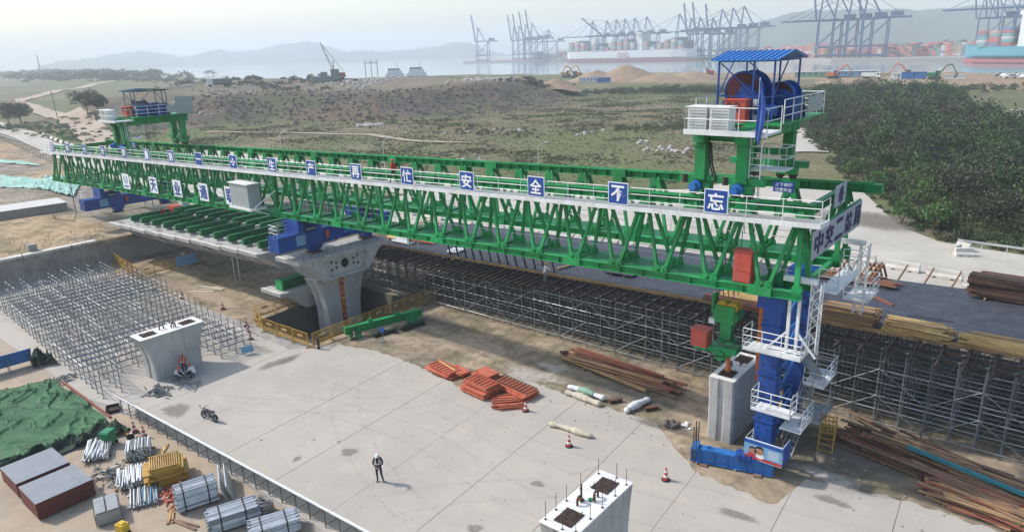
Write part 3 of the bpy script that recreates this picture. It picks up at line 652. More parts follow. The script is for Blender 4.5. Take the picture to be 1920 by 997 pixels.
# slogan boards on the handrail
SX = [-102.5 + 5.56 * k - 0.004 * k * k for k in range(17)]
SX = [-102.49, -97.4, -92.1, -86.9, -81.4, -75.9, -70.6, -65.1, -58.95, -52.8, -47.35, -41.8, -36.26, -30.65, -25.07, -19.47, -13.9]
CH = '百年大计质量第一※生产再忙安全不忘'
for x, ch in zip(SX, CH):
    b = MB(GO); z = zb(x) + 3.93 + 0.74
    b.b2(x - 0.62, x + 0.62, wy0 - 0.075, wy0 - 0.035, z - 0.6, z + 0.6); sb = b.build('sign_board', 'white_sign', gan)
    b = MB(GO); b.b2(x - 0.575, x + 0.575, wy0 - 0.083, wy0 - 0.0765, z - 0.555, z + 0.555); b.build('sign_face', 'sign_blue', sb)
    if ch != '※': put_text(ch, 1.0, 'white_sign', sb, (x - GO[0], wy0 - 0.088 - GO[1], z - GO[2]), (0, -1, 0), (1, 0, 0), 0.022, fit=(0.86, 0.86) if ch != '一' else (0.86, 0.12))
    else:                                                 # emblem: four petals round a diamond
        e = MB(GO); yy = wy0 - 0.088
        for a in range(4):
            t = a * math.pi / 2; cx, cz = x + 0.24 * math.cos(t), z + 0.24 * math.sin(t)
            pts = [(cx + 0.17 * math.cos(t + q) * (1 if i % 2 == 0 else 0.55), cz + 0.17 * math.sin(t + q) * (1 if i % 2 == 0 else 0.55)) for i, q in enumerate(np.arange(0, 6.28, math.pi / 4))]
            e.prism(pts, 'y', yy - 0.006, yy)
        e.prism([(x - 0.1, z), (x, z - 0.1), (x + 0.1, z), (x, z + 0.1)], 'y', yy - 0.007, yy - 0.001); e.build('emblem', 'white_sign', sb)
# maker's boards low on the near girder
for x, ch in zip((-83.4, -76.7, -71.4, -66.1, -61.2), ('', '天', '业', '通', '联')):
    b = MB(GO); z = zb(x) + 1.35; yy = YN - HB - 0.22; b.b2(x - 0.85, x + 0.85, yy - 0.04, yy, z - 0.85, z + 0.85); sb = b.build('maker_board', 'white_sign', gan)
    if ch: put_text(ch, 1.3, 'sign_blue', sb, (x - GO[0], yy - 0.05 - GO[1], z), (0, -1, 0), (1, 0, 0), 0.03, fit=(1.3, 1.35))
    else:
        e = MB(GO); yy -= 0.05
        for s in (-1, 1): e.prism([(x + s * 0.1, z - 0.3), (x + s * 0.45, z + 0.1), (x + s * 0.38, z + 0.6), (x + s * 0.2, z + 0.6), (x + s * 0.25, z + 0.15), (x + s * 0.06, z - 0.05)], 'y', yy - 0.01, yy)
        e.build('emblem', 'blue_pale', sb)
        e = MB(GO)
        for k in range(3): e.b2(x - 0.5 + k * 0.36, x - 0.24 + k * 0.36, yy - 0.01, yy, z - 0.65, z - 0.45)
        e.build('small_lettering', 'sign_blue', sb)
# banner across the front end
bx = XR + 0.12
for k, ch in enumerate('中交二航局'):
    y0 = 33.95 + k * 1.72; b = MB(GO); b.b2(bx, bx + 0.06, y0, y0 + 1.7, 11.95, 13.38); sb = b.build('banner_board', 'sign_grey', gan)
    put_text(ch, 1.3, 'navy', sb, (bx + 0.075 - GO[0], y0 + 0.85 - GO[1], 12.66), (1, 0, 0), (0, 1, 0), 0.04, fit=(1.35, 1.12))
b = MB(GO); b.beam((bx - 0.06, 33.9, 11.9), (bx - 0.06, 42.6, 11.9), 0.08, 0.1); b.beam((bx - 0.06, 33.9, 13.4), (bx - 0.06, 42.6, 13.4), 0.08, 0.1)
for y in np.arange(34.0, 42.6, 1.72): b.beam((bx - 0.06, y, 11.9), (bx - 0.06, y, 13.4), 0.06, 0.06)
b.build('banner_frame', 'green', gan)
b = MB(GO); b.b2(bx, bx + 0.06, 37.0, 38.85, 13.95, 15.05); lb = b.build('emblem_board', 'sign_grey', gan)
e = MB(GO); e.prism([(37.93 + 0.5 * math.cos(t * math.pi / 8) * (1 if t % 2 == 0 else 0.72), 14.5 + 0.5 * math.sin(t * math.pi / 8) * (1 if t % 2 == 0 else 0.72)) for t in range(16)], 'x', bx + 0.062, bx + 0.075); e.build('emblem', 'navy', lb)
# cabinets hung on the near girder
b = MB(GO); x0 = -13.1; z = zb(-12.7) + 0.44
b.b2(x0, x0 + 0.92, 33.42, 34.05, z, z + 1.62); b.b2(x0 - 0.04, x0 + 0.96, 33.37, 34.1, z + 1.622, z + 1.68); rc = b.build('red_cabinet', 'red_cab', gan); rc['label'] = 'red switch cabinet on the bottom chord'
d = MB(GO); d.b2(x0 + 0.04, x0 + 0.88, 33.395, 33.417, z + 0.62, z + 1.56); d.b2(x0 + 0.04, x0 + 0.88, 33.395, 33.417, z + 0.05, z + 0.58)
for k in range(5): d.b2(x0 + 0.1, x0 + 0.82, 33.38, 33.394, z + 0.9 + k * 0.12, z + 0.93 + k * 0.12)
d.build('cabinet_door', 'red_cab', rc)
b = MB(GO); b.b2(-58.8, -55.9, 31.9, 33.1, 9.55, 11.6); wc = b.build('control_house', 'cab_grey', gan); wc['label'] = 'grey control house hung on the near girder'
b = MB(GO); b.b2(-58.87, -58.8, 31.95, 33.05, 9.6, 11.55); b.b2(-58.9, -55.8, 31.8, 33.15, 11.602, 11.68); b.build('lit_face_roof', 'cab_white', wc)  # roof slab, and left face painted white for the light on it
b = MB(GO); b.b2(-59.0, -55.3, 31.7, 33.2, 9.38, 9.54); b.beam((-55.2, 31.6, 9.5), (-53.6, 33.2, 11.2), 0.1, 0.1); b.beam((-55.2, 31.6, 9.6), (-55.0, 33.2, 8.9), 0.1, 0.1); b.build('house_platform', 'cab_white', wc)
# mast on the walkway
b = MB(GO); x = -98.6; b.tube(P(x, 32.9, 3.9), (x - 0.9, 32.9, zb(x) + 11.6), 0.07, 5, 0.03); b.box((x - 0.3, 32.9, zb(x) + 6.6), (0.2, 0.2, 0.2)); b.build('mast', 'green_dark', gan)
b = MB(GO); b.path([(-98.6, 32.7, zb(-98) + 3.9), (-98.8, 32.6, zb(-98) - 1.0), (-98.5, 32.5, 4.0), (-99.4, 32.4, 2.9), (-104, 31.6, 2.8), (-107, 32.5, 2.8)], 0.045); b.build('hanging_cable', 'rubber', gan)
# rear end stair frames
b = MB(GO)
for y in (35.0, 40.2): b.beam(P(XL + 0.2, y, 0.3), P(XL + 0.2, y, 4.0), 0.16, 0.16)
b.build('end_brace', 'green', gan)

# ------------------------------------------------------------------ hoist trolleys
TX, TZ = -14.4, zb(-14.4) + 4.62
mat('drum_red', (0.075, 0.022, 0.026), 0.7, 0.1, 0.25, 2.0)
mat('roof_teal', (0.03, 0.12, 0.17), 0.5, 0, 0.15, 1.0)
mat('cage_grey', (0.13, 0.17, 0.2), 0.5, 0.2, 0.15, 1.0)
def make_trolley(label, loc, front):
    t = thing('hoist_trolley', label, 'hoist trolley', loc); RM = 'blue_mid' if front else 'roof_teal'; FM = 'blue' if front else 'cage_grey'; YS = 1.0 if front else 1.0
    for sx in (-1.05, 1.15):
        for y, yy in ((YN - 37.6, -1), (YF - 37.6, 1)):
            l = MB(); l.b2(sx - 0.28, sx + 0.28, y - 0.3, y + 0.3, 0.75, 2.75)
            for z in (0.85, 2.55): l.b2(sx - 0.36, sx + 0.36, y - 0.38, y + 0.38, z, z + 0.06)
            lg = l.build('leg', 'green', t)
            m = MB(); m.box((sx, y, 0.47), (1.15, 0.5, 0.4)); m.build('bogie', 'green', lg)
            m = MB()
            for dx in (-0.36, 0.36): m.tube((sx + dx, y - 0.14, 0.22), (sx + dx, y + 0.14, 0.22), 0.22, 12)
            m.build('wheel', 'rust_dark', lg)
            if yy < 0:
                m = MB(); m.tube((sx - 0.1, y - 0.55, 0.5), (sx - 0.1, y - 0.27, 0.5), 0.3, 12); m.tube((sx - 0.1, y - 0.9, 0.5), (sx - 0.1, y - 0.55, 0.5), 0.2, 10); m.build('travel_motor', 'blue_mid', lg)
                m = MB(); m.tube((sx - 0.85, y - 0.1, 0.62), (sx - 0.85, y - 0.1, 1.02), 0.17, 10); m.build('drive', 'rust_dark', lg)
    for y in (YN - 37.6, YF - 37.6):
        b = MB(); b.b2(-2.2, 2.3, y - 0.17, y + 0.17, 0.68, 1.03); b.build('sill_beam', 'green', t)
    for sx in (-1.05, 1.15):
        b = MB(); b.b2(sx - 0.3, sx + 0.3, YN - 37.6 - 0.6, YF - 37.6 + 0.7, 2.753, 3.55)
        for y in np.arange(-3.6, 4.0, 0.9): b.b2(sx - 0.33, sx + 0.33, y - 0.015, y + 0.015, 2.78, 3.53)
        b.build('cross_girder', 'green', t)
    b = MB(); b.ibeam((-0.75, YF - 37.6, 1.5), (0.85, YF - 37.6, 1.5), 0.3, 0.4); b.ibeam((-0.75, YN - 37.6, 3.0), (0.85, YN - 37.6, 3.0), 0.3, 0.4); b.build('tie_beam', 'green', t)
    # machinery deck
    b = MB(); b.b2(-1.9, 2.6, -2.6, 4.2, 3.56, 3.66); b.build('machinery_deck', 'green', t)
    # lower white platform on the near side
    b = MB(); b.b2(-1.4, 2.7, -4.75, -2.75, 3.3, 3.42); b.b2(-1.45, 2.75, -4.8, -4.75, 3.24, 3.5); b.build('platform', 'white_paint', t)
    b = MB(); rail(b, [(-1.4, -2.8, 3.42), (-1.4, -4.75, 3.42), (2.7, -4.75, 3.42), (2.7, -2.9, 3.42)], 1.15, 2, 0.024, 1.4); b.build('platform_railing', 'white_paint', t)
    b = MB(); rail(b, [(2.6, -2.3, 3.66), (2.6, 4.1, 3.66)], 1.15, 3, 0.028, 1.3); rail(b, [(2.6, 4.1, 3.66), (-1.9, 4.1, 3.66)], 1.15, 3, 0.028, 1.3); rail(b, [(-1.9, 4.1, 3.66), (-1.9, -2.5, 3.66)], 1.15, 3, 0.028, 1.3); b.build('deck_railing', 'white_paint', t)
    b = MB(); b.b2(2.64, 2.66, 1.1, 3.6, 3.9, 4.7); b.build('guard_panel', 'cab_grey', t)
    for x in (-0.85, 0.28):
        b = MB(); b.b2(x - 0.48, x + 0.48, -4.6, -3.75, 3.43, 4.55); b.b2(x - 0.52, x + 0.52, -4.63, -3.7, 4.552, 4.6); c = b.build('control_cabinet', 'cab_white', t)
        d = MB()
        for k in range(7): d.b2(x - 0.42, x + 0.42, -4.615, -4.602, 3.52 + k * 0.14, 3.58 + k * 0.14)
        d.build('louvre_panel', 'cab_grey', c)
    b = MB(); b.b2(-0.35, 0.75, -2.55, -1.85, 3.67, 4.75); b.b2(-0.4, 0.8, -2.6, -1.8, 4.752, 4.8); c = b.build('resistor_box', 'red_cab', t)
    d = MB()
    for x in (-0.1, 0.3): d.path([(x + 0.17 * math.cos(q), -2.562, 4.45 + 0.17 * math.sin(q)) for q in np.linspace(0.4, 5.6, 8)], 0.03, 4)
    d.build('painted_mark', 'rust_dark', c)
    b = MB(); b.b2(0.2, 1.0, -1.7, -1.1, 3.67, 4.75); b.build('grey_cabinet', 'cab_white', t)
    b = MB(); b.tube((0.6, -3.0, 3.05), (1.6, -3.2, 3.2), 0.13, 10); b.build('hydraulic_jack', 'orange', t)
    # winch house
    x0, x1, y0, y1, ze = (-1.0, 1.85, -1.9, 1.8, 6.62) if front else (-1.0, 1.7, -1.8, 1.7, 6.35)
    b = MB()
    for x in (x0, (x0 + x1) / 2 + 0.4, x1):
        for y in (y0, y1): b.beam((x, y, 3.66), (x, y, ze), 0.08, 0.08)
    for y in (y0, y1): b.beam((x0, y, ze), (x1, y, ze), 0.08, 0.08); b.beam((x0, y, 4.9), (x1, y, 4.9), 0.05, 0.05); b.beam((x0 + 0.1, y, ze - 0.1), (x0 + 2.0, y, 4.9), 0.05, 0.05)
    for x in (x0, x1): b.beam((x, y0, ze), (x, y1, ze), 0.08, 0.08); b.beam((x, y0, 4.9), (x, y1, 4.9), 0.05, 0.05); b.beam((x, y0, 4.9), (x, 0, ze), 0.05, 0.05)
    b.build('house_frame', FM, t)
    b = MB(); zr = ze + (0.42 if front else 0.2); ym = (y0 + y1) / 2; yo = 0.35
    for s in (-1, 1):
        ye = y0 - yo if s < 0 else y1 + yo; za = ze + 0.02
        b.add([(x0 - 0.25, ye, za), (x1 + 0.25, ye, za), (x1 + 0.25, ym, zr), (x0 - 0.25, ym, zr), (x0 - 0.25, ye, za + 0.05), (x1 + 0.25, ye, za + 0.05), (x1 + 0.25, ym, zr + 0.05), (x0 - 0.25, ym, zr + 0.05)], [(0, 1, 2, 3), (7, 6, 5, 4), (0, 4, 5, 1), (1, 5, 6, 2), (3, 7, 4, 0)])
        for k in range(13):
            x = x0 - 0.3 + k * (x1 - x0 + 0.6) / 12; b.beam((x, ye, za + 0.07), (x, ym, zr + 0.07), 0.05, 0.05)
    b.build('roof', RM, t)
    for k, (dx, yc, rr) in enumerate(((0.15, -0.75, 1.02), (1.45, 0.9, 0.72))):
        rr = rr if front else rr * 0.68; b = MB(); zc = 3.75 + rr + 0.35
        b.tube((dx, yc - 0.55, zc), (dx, yc + 0.55, zc), rr * 0.72, 22)
        for q in (-0.6, 0.6): b.tube((dx, yc + q - 0.05, zc), (dx, yc + q + 0.05, zc), rr, 26)
        dr = b.build('winch_drum', 'blue' if front else 'galv_dark', t)
        for q in (-0.66, 0.66): d = MB(); d.tube((dx, yc + q - 0.01, zc), (dx, yc + q + 0.01, zc), rr * 0.9, 24); d.build('drum_flange', 'drum_red', dr)
        f = MB()
        for q in (-0.75, 0.75): f.prism([(dx - 0.95, 3.68), (dx + 0.95, 3.68), (dx + 0.8, zc - 0.1), (dx + 0.4, zc + 0.3), (dx, zc + 0.35), (dx - 0.3, zc - 0.1)], 'y', yc + q - 0.06, yc + q + 0.06)
        f.box((dx + 0.55, yc, 4.25), (0.6, 1.35, 1.1)); f.box((dx - 0.6, yc, 4.05), (0.5, 1.35, 0.75)); f.build('winch_frame', 'blue', dr)
    b = MB(); b.box((-0.2, 0.95, 4.35), (1.1, 0.8, 1.3)); b.box((-0.75, -0.9, 4.2), (0.5, 0.7, 0.9)); b.tube((0.9, -1.5, 4.2), (1.9, -1.5, 4.2), 0.3, 10); b.build('gearbox', 'blue', t)
    # ladder tower and warning board
    b = MB(); lx, ly = 1.75, -3.4
    for dx in (-0.28, 0.28): b.beam((lx + dx, ly, -1.0), (lx + dx, ly, 3.4), 0.05, 0.05)
    for k in range(15): b.beam((lx - 0.28, ly, -0.85 + k * 0.29), (lx + 0.28, ly, -0.85 + k * 0.29), 0.03, 0.03)
    rail(b, [(1.4, -3.0, 1.5), (3.1, -3.0, 1.5), (3.1, -1.8, 1.5), (1.6, -1.8, 1.5)], 1.1, 2, 0.025, 0.9); b.b2(1.4, 3.1, -3.0, -1.8, 1.44, 1.5)
    b.build('ladder', 'white_paint', t)
    b = MB(); b.b2(2.75, 3.75, -3.48, -3.44, 0.55, 1.05); wb = b.build('warning_board', 'sign_blue', t)
    put_text('上下楼梯', 0.24, 'white_sign', wb, (3.25, -3.49, 0.92), (0, -1, 0), (1, 0, 0), 0.004, fit=(0.82, 0.17)); put_text('注意安全', 0.24, 'white_sign', wb, (3.25, -3.49, 0.68), (0, -1, 0), (1, 0, 0), 0.004, fit=(0.82, 0.17))
    b = MB(); b.path([(-0.6, -3.3, 2.7), (-0.45, -3.4, 1.6), (-0.2, -3.5, 1.0), (-0.25, -3.5, 0.75), (-0.6, -3.4, 0.8)], 0.05, 5); b.path([(-0.7, -3.3, 2.7), (-0.55, -3.4, 1.5), (-0.35, -3.5, 1.1), (-0.6, -3.4, 0.9)], 0.04, 5); b.build('cable_loop', 'rubber', t)
    b = MB()
    for x in (-0.35, -0.05, 0.3, 0.6):
        for y in (-0.35, 0.35): b.tube((x, y, 3.6), (x, y, -2.6), 0.018, 4)
    b.build('hoist_rope', 'rope', t)
    return t
tr = make_trolley('green portal hoist trolley with blue winch house above the front nose of the gantry', (TX, 37.6, TZ), True)
tr2 = make_trolley('green portal hoist trolley with grey side panel parked at the rear of the gantry', (-85.3, 37.6, zb(-85.3) + 4.62), False)
b = MB(); b.b2(1.2, 2.6, 4.22, 4.26, 3.66, 5.6); b.b2(2.58, 2.62, 2.2, 4.2, 3.66, 5.6); b.build('side_panel', 'cab_grey', tr2)
# flag only on the front trolley
fp = thing('flag', 'blue flag hanging limp on a pole at the front hoist trolley railing', 'flag', (-12.15, 32.75, zb(-14.4) + 4.62 + 3.42))
b = MB(); b.tube((0, 0, 0), (0.03, -0.08, 2.55), 0.022, 5); b.build('pole', 'white_paint', fp)
b = MB(); R_ = []
for k in range(13):
    t = k / 12; z = 2.45 - 2.75 * t; R_.append([(0.02 + i * 0.05 * (0.35 + 0.8 * math.sin(min(1, t * 1.2) * 2.6)) + 0.03 * math.sin(5 * t + i), -0.08 - 0.07 * math.sin(i * 1.7 + 3 * t), z - 0.05 * i) for i in range(7)])
b.loft(R_, closed=False); fo = b.build('cloth', 'flag', fp, smooth=True); md = fo.modifiers.new('s', 'SOLIDIFY'); md.thickness = 0.008

# hook block hung from the front trolley, clutching the precast pier
hk = thing('lifting_spreader', 'green lifting spreader with red cabinet hung on ropes above the precast pier', 'lifting spreader', (-14.15, 35.75, 0.45))
b = MB()
for x in (-0.45, -0.2, 0.1, 0.4):
    for y in (-0.3, 0.3): b.tube((x, y, 8.3), (x, y, 12.0), 0.022, 4)
b.build('rope', 'rope', hk)
b = MB(); b.b2(-0.7, 0.7, -0.45, 0.45, 7.0, 7.5); b.b2(-0.55, 0.55, -0.5, -0.45, 6.8, 7.8); b.b2(-0.55, 0.55, 0.45, 0.5, 6.8, 7.8); b.b2(-0.85, -0.7, -0.3, 0.3, 7.2, 8.3); b.build('sheave_block', 'green', hk)
b = MB()
for y in (-0.3, 0.0, 0.3): b.tube((-0.22, y - 0.05, 7.65), (-0.22, y + 0.05, 7.65), 0.36, 16); b.tube((0.36, y - 0.05, 7.7), (0.36, y + 0.05, 7.7), 0.3, 16)
b.build('sheave', 'yellow', hk)
b = MB(); b.b2(-0.3, 0.35, -0.3, 0.3, 5.7, 7.0); b.b2(-0.42, 0.5, -0.4, 0.4, 5.55, 5.72); b.build('swivel', 'green', hk)
b = MB(); b.box((-0.75, -0.3, 6.75), (0.35, 0.25, 0.28)); b.build('junction_box', 'cab_white', hk)
b = MB(); b.prism([(-1.75, 4.9), (-0.6, 4.9), (-0.45, 4.55), (0.15, 4.55), (0.3, 4.95), (0.75, 5.0), (0.75, 5.35), (-1.75, 5.2)], 'y', -0.45, 0.4); b.tube((-0.15, -0.6, 4.85), (-0.15, 0.55, 4.85), 0.3, 12); b.build('spreader_beam', 'green', hk)
b = MB(); b.b2(-1.75, -0.8, -0.85, -0.1, 5.22, 6.2); b.b2(-1.8, -0.75, -0.9, -0.05, 6.202, 6.25); c = b.build('red_cabinet', 'red_cab', hk); d = MB(); d.b2(-1.7, -0.85, -0.87, -0.853, 5.28, 6.14); d.build('cabinet_door', 'red_cab', c)
b = MB(); b.tube((0.12, 0.2, 3.2), (0.12, 0.2, 4.6), 0.11, 10); b.tube((0.12, 0.2, 3.75), (0.12, 0.2, 3.9), 0.17, 10); b.build('lifting_bar', 'orange', hk)
b = MB(); b.path([(-0.6, -0.5, 6.2), (-0.2, -0.6, 5.6), (0.4, -0.5, 5.9), (0.65, -0.35, 6.7)], 0.035); b.build('hose', 'rubber', hk); b = MB(); b.path([(-0.8, -0.8, 5.2), (-0.4, -0.7, 4.8), (0.2, -0.6, 4.9)], 0.03); b.build('hose', 'rubber', hk)
mat('sunlit_concrete', (0.66, 0.65, 0.625), 0.85, 0, 0.1, 1.5)  # pier-top concrete, its sunlit brightness put into the colour
# ================================================================== supports of the gantry
def platform(parent, x0, x1, y0, y1, z, sides='nesw', m='white_paint', name='work_platform', h=1.1):
    o = parent.location
    b = MB(o); b.b2(x0, x1, y0, y1, z - 0.06, z); pf = b.build(name, m, parent)
    b = MB(o); pts = {'s': [(x0, y0, z), (x1, y0, z)], 'e': [(x1, y0, z), (x1, y1, z)], 'n': [(x1, y1, z), (x0, y1, z)], 'w': [(x0, y1, z), (x0, y0, z)]}
    for k in sides: rail(b, pts[k], h, 3, 0.024, 1.0)
    for k in sides:
        a, c = pts[k]; b.beam((a[0], a[1], z + 0.06), (c[0], c[1], z + 0.06), 0.02, 0.14)
    r = MB(); rb = b.build('railing', m, pf); return pf
LX = -11.25
leg = thing('front_support_leg', 'tall blue twin column support leg with white work platforms standing beside the precast pier', 'support leg', (LX, 36.9, 0))
LO = leg.location
for y in (34.7, 39.2):
    b = MB(LO); b.b2(LX - 0.47, LX + 0.47, y - 0.42, y + 0.42, 0.35, 9.0)
    for z in (2.6, 5.3, 8.0): b.b2(LX - 0.55, LX + 0.55, y - 0.5, y + 0.5, z, z + 0.07)
    c = b.build('column', 'blue', leg)
    d = MB(LO)
    for z in np.arange(0.9, 8.6, 0.62):
        for dx in (-0.24, 0.24): d.tube((LX + dx, y - 0.425, z), (LX + dx, y - 0.415, z), 0.055, 8); d.tube((LX + 0.465, y + dx, z), (LX + 0.475, y + dx, z), 0.055, 8)
    d.build('pin_hole', 'black', c)
    d = MB(LO); d.b2(LX - 0.75, LX + 0.65, y - 0.55, y + 0.55, 9.002, 10.0); d.build('column_head', 'blue', c)
    d = MB(LO); d.b2(LX - 0.7, LX + 0.7, y - 0.7, y + 0.7, 0.03, 0.36); d.build('foot', 'blue', c)
b = MB(LO)
for z0 in (0.8, 2.9, 5.0, 7.0): b.beam((LX, 35.1, z0), (LX, 38.8, z0 + 1.7), 0.12, 0.12); b.beam((LX, 38.8, z0), (LX, 35.1, z0 + 1.7), 0.12, 0.12); b.beam((LX, 35.1, z0 - 0.1), (LX, 38.8, z0 - 0.1), 0.12, 0.12)
b.build('bracing', 'blue_mid', leg)
b = MB(LO); b.tube((LX - 1.3, 36.6, 4.6), (LX - 1.1, 36.0, 8.9), 0.16, 10); b.tube((LX - 1.35, 36.75, 3.7), (LX - 1.3, 36.6, 4.6), 0.11, 10); b.build('jack_cylinder', 'orange', leg)
platform(leg, -12.2, -9.3, 33.0, 34.2, 7.1, 'sew')
platform(leg, -11.6, -9.6, 33.2, 34.2, 3.75, 'swe'); p3_ = platform(leg, -11.7, -9.75, 33.1, 34.2, 0.95, 'swe')
platform(leg, -10.4, -9.3, 34.3, 36.2, 2.5, 'en'); platform(leg, -10.3, -9.2, 37.5, 39.8, 3.8, 'sen'); platform(leg, -10.3, -9.2, 37.5, 39.8, 1.6, 'sen', 'cab_grey')
# stairs zigzag between the platforms
b = MB(LO)
for (z0, z1, ya, yb_) in ((1.0, 2.5, 34.3, 36.4), (2.5, 3.8, 36.2, 37.6), (3.8, 5.6, 38.9, 36.6), (5.6, 7.1, 36.6, 34.6)):
    for xx in (-10.25, -9.65): b.beam((xx, ya, z0), (xx, yb_, z1), 0.05, 0.14); b.beam((xx, ya, z0 + 0.95), (xx, yb_, z1 + 0.95), 0.04, 0.04); b.beam((xx, (ya + yb_) / 2, (z0 + z1) / 2), (xx, (ya + yb_) / 2, (z0 + z1) / 2 + 0.95), 0.04, 0.04)
    for k in range(7): t = (k + 0.5) / 7; b.b2(-10.25, -9.65, ya + (yb_ - ya) * t - 0.1, ya + (yb_ - ya) * t + 0.1, z0 + (z1 - z0) * t - 0.02, z0 + (z1 - z0) * t)
b.build('stairway', 'galv', leg)
# white lattice hangers from the gantry nose
for (x, y, z0, z1) in ((-9.1, 34.0, 7.1, 10.9), (-8.8, 41.4, 7.1, 11.2)):
    b = MB(LO)
    for dx in (-0.22, 0.22):
        for dy in (-0.22, 0.22): b.beam((x + dx, y + dy, z0), (x + dx, y + dy, z1), 0.06, 0.06)
    k = 0
    for z in np.arange(z0, z1 - 0.4, 0.45):
        for a, c in (((-0.22, -0.22), (0.22, -0.22)), ((0.22, -0.22), (0.22, 0.22)), ((0.22, 0.22), (-0.22, 0.22)), ((-0.22, 0.22), (-0.22, -0.22))):
            s = (k % 2); b.beam((x + (a if s else c)[0], y + (a if s else c)[1], z), (x + (c if s else a)[0], y + (c if s else a)[1], z + 0.45), 0.035, 0.035)
        k += 1
    b.beam((x, y, z1), (x - 1.6, y, z1), 0.3, 0.25); b.build('hanger_mast', 'white_paint', leg)
b = MB(LO)
for x in (-10.2, -9.75): b.beam((x, 33.6, 7.1), (x, 33.6, 10.1), 0.14, 0.14)
for s in (-1, 1): b.beam((-9.97 + s * 0.15, 33.6, 8.4), (-9.97 + s * 1.2, 33.6, 7.15), 0.1, 0.1)
b.build('hanger_post', 'white_paint', leg)
platform(leg, -9.4, -8.1, 40.3, 42.6, 8.2, 'esn')
b = MB(LO); rail(b, [(-9.2, 34.4, 10.4), (-8.3, 34.4, 10.4), (-8.3, 38.6, 10.4), (-9.2, 38.6, 10.4)], 1.1, 3, 0.024, 0.9); b.b2(-9.2, -8.3, 34.4, 38.6, 10.33, 10.39); b.build('nose_platform', 'white_paint', leg)
# poster on the lowest platform
b = MB(LO); b.b2(-11.72, -9.72, 33.0, 33.04, 1.0, 2.05); po = b.build('poster', 'blue_pale', leg); po['label'] = 'pale blue safety poster with two faces and a dark title bar'
d = MB(LO); d.b2(-11.72, -9.72, 32.99, 32.999, 1.86, 2.05); d.b2(-9.715, -9.69, 33.1, 34.2, 1.0, 2.05); d.build('poster_title', 'sign_blue', po)
d = MB(LO); d.b2(-11.7, -9.74, 32.992, 32.999, 1.0, 1.16); d.build('poster_strip', 'red_banner', po)
for (x, z, r, m) in ((-11.25, 1.45, 0.22, 'skin'), (-10.9, 1.5, 0.26, 'skin'), (-11.25, 1.56, 0.2, 'black'), (-10.9, 1.66, 0.22, 'black'), (-11.3, 1.25, 0.2, 'red_cloth'), (-10.85, 1.25, 0.22, 'cab_white')):
    d = MB(LO); k = {'skin': 0.004, 'black': 0.002}.get(m, 0.001); d.prism([(x + r * math.cos(t * math.pi / 7), z + r * 0.72 * math.sin(t * math.pi / 7)) for t in range(14)], 'y', 32.99 - k, 32.998 - k); d.build('poster_figure', m, po)
d = MB(LO)
for k in range(5): d.b2(-10.45, -9.85 - 0.06 * (k % 2), 32.99, 32.998, 1.68 - k * 0.1, 1.71 - k * 0.1)
d.build('poster_lines', 'cab_white', po)
# blue anchor beam on the ground in front of the pier
bb = thing('anchor_beam', 'heavy blue box beam lying on the ground at the foot of the precast pier', 'steel beam', (-12.35, 33.0, 0), math.atan2(1.1, 4.1))
b = MB(); b.b2(-2.15, 2.15, -0.28, 0.28, 0.1, 0.14); b.b2(-2.15, 2.15, -0.28, 0.28, 0.86, 0.9)
b.b2(-2.15, 2.15, -0.2, -0.16, 0.14, 0.86); b.b2(-2.15, 2.15, 0.16, 0.2, 0.14, 0.86)
for x in (-2.12, -1.6, -0.9, -0.2, 0.5, 0.8, 1.1, 1.6, 2.12): b.b2(x - 0.015, x + 0.015, -0.28, -0.2, 0.14, 0.86)
b.build('body', 'blue_mid', bb)
b = MB(); b.b2(0.2, 1.15, -0.34, 0.34, 0.9, 1.0)
for x in (0.4, 0.68, 0.95):
    for y in (-0.3, 0.3): b.tube((x, y, 0.6), (x, y, 1.12), 0.05, 8)
b.build('clamp_plate', 'blue', bb)
b = MB(); b.b2(-2.05, -1.75, -0.4, 0.4, 0.905, 1.05); b.b2(1.3, 2.0, -0.2, 0.2, 0.905, 1.1); b.tube((-1.2, -0.05, 0.95), (-1.2, 0.05, 0.95), 0.13, 10); b.build('end_bracket', 'blue_mid', bb)
b = MB()
for x in (-2.0, -1.85):
    for y in (-0.35, 0.35): b.tube((x, y, 0.2), (x, y, 2.25), 0.035, 6)
b.build('threaded_bar', 'rebar', bb)
b = MB(); b.b2(-1.6, -1.2, -0.5, 0.5, 0.0, 0.1); b.b2(1.2, 1.6, -0.5, 0.5, 0.0, 0.1); b.build('packing', 'timber_old', bb)

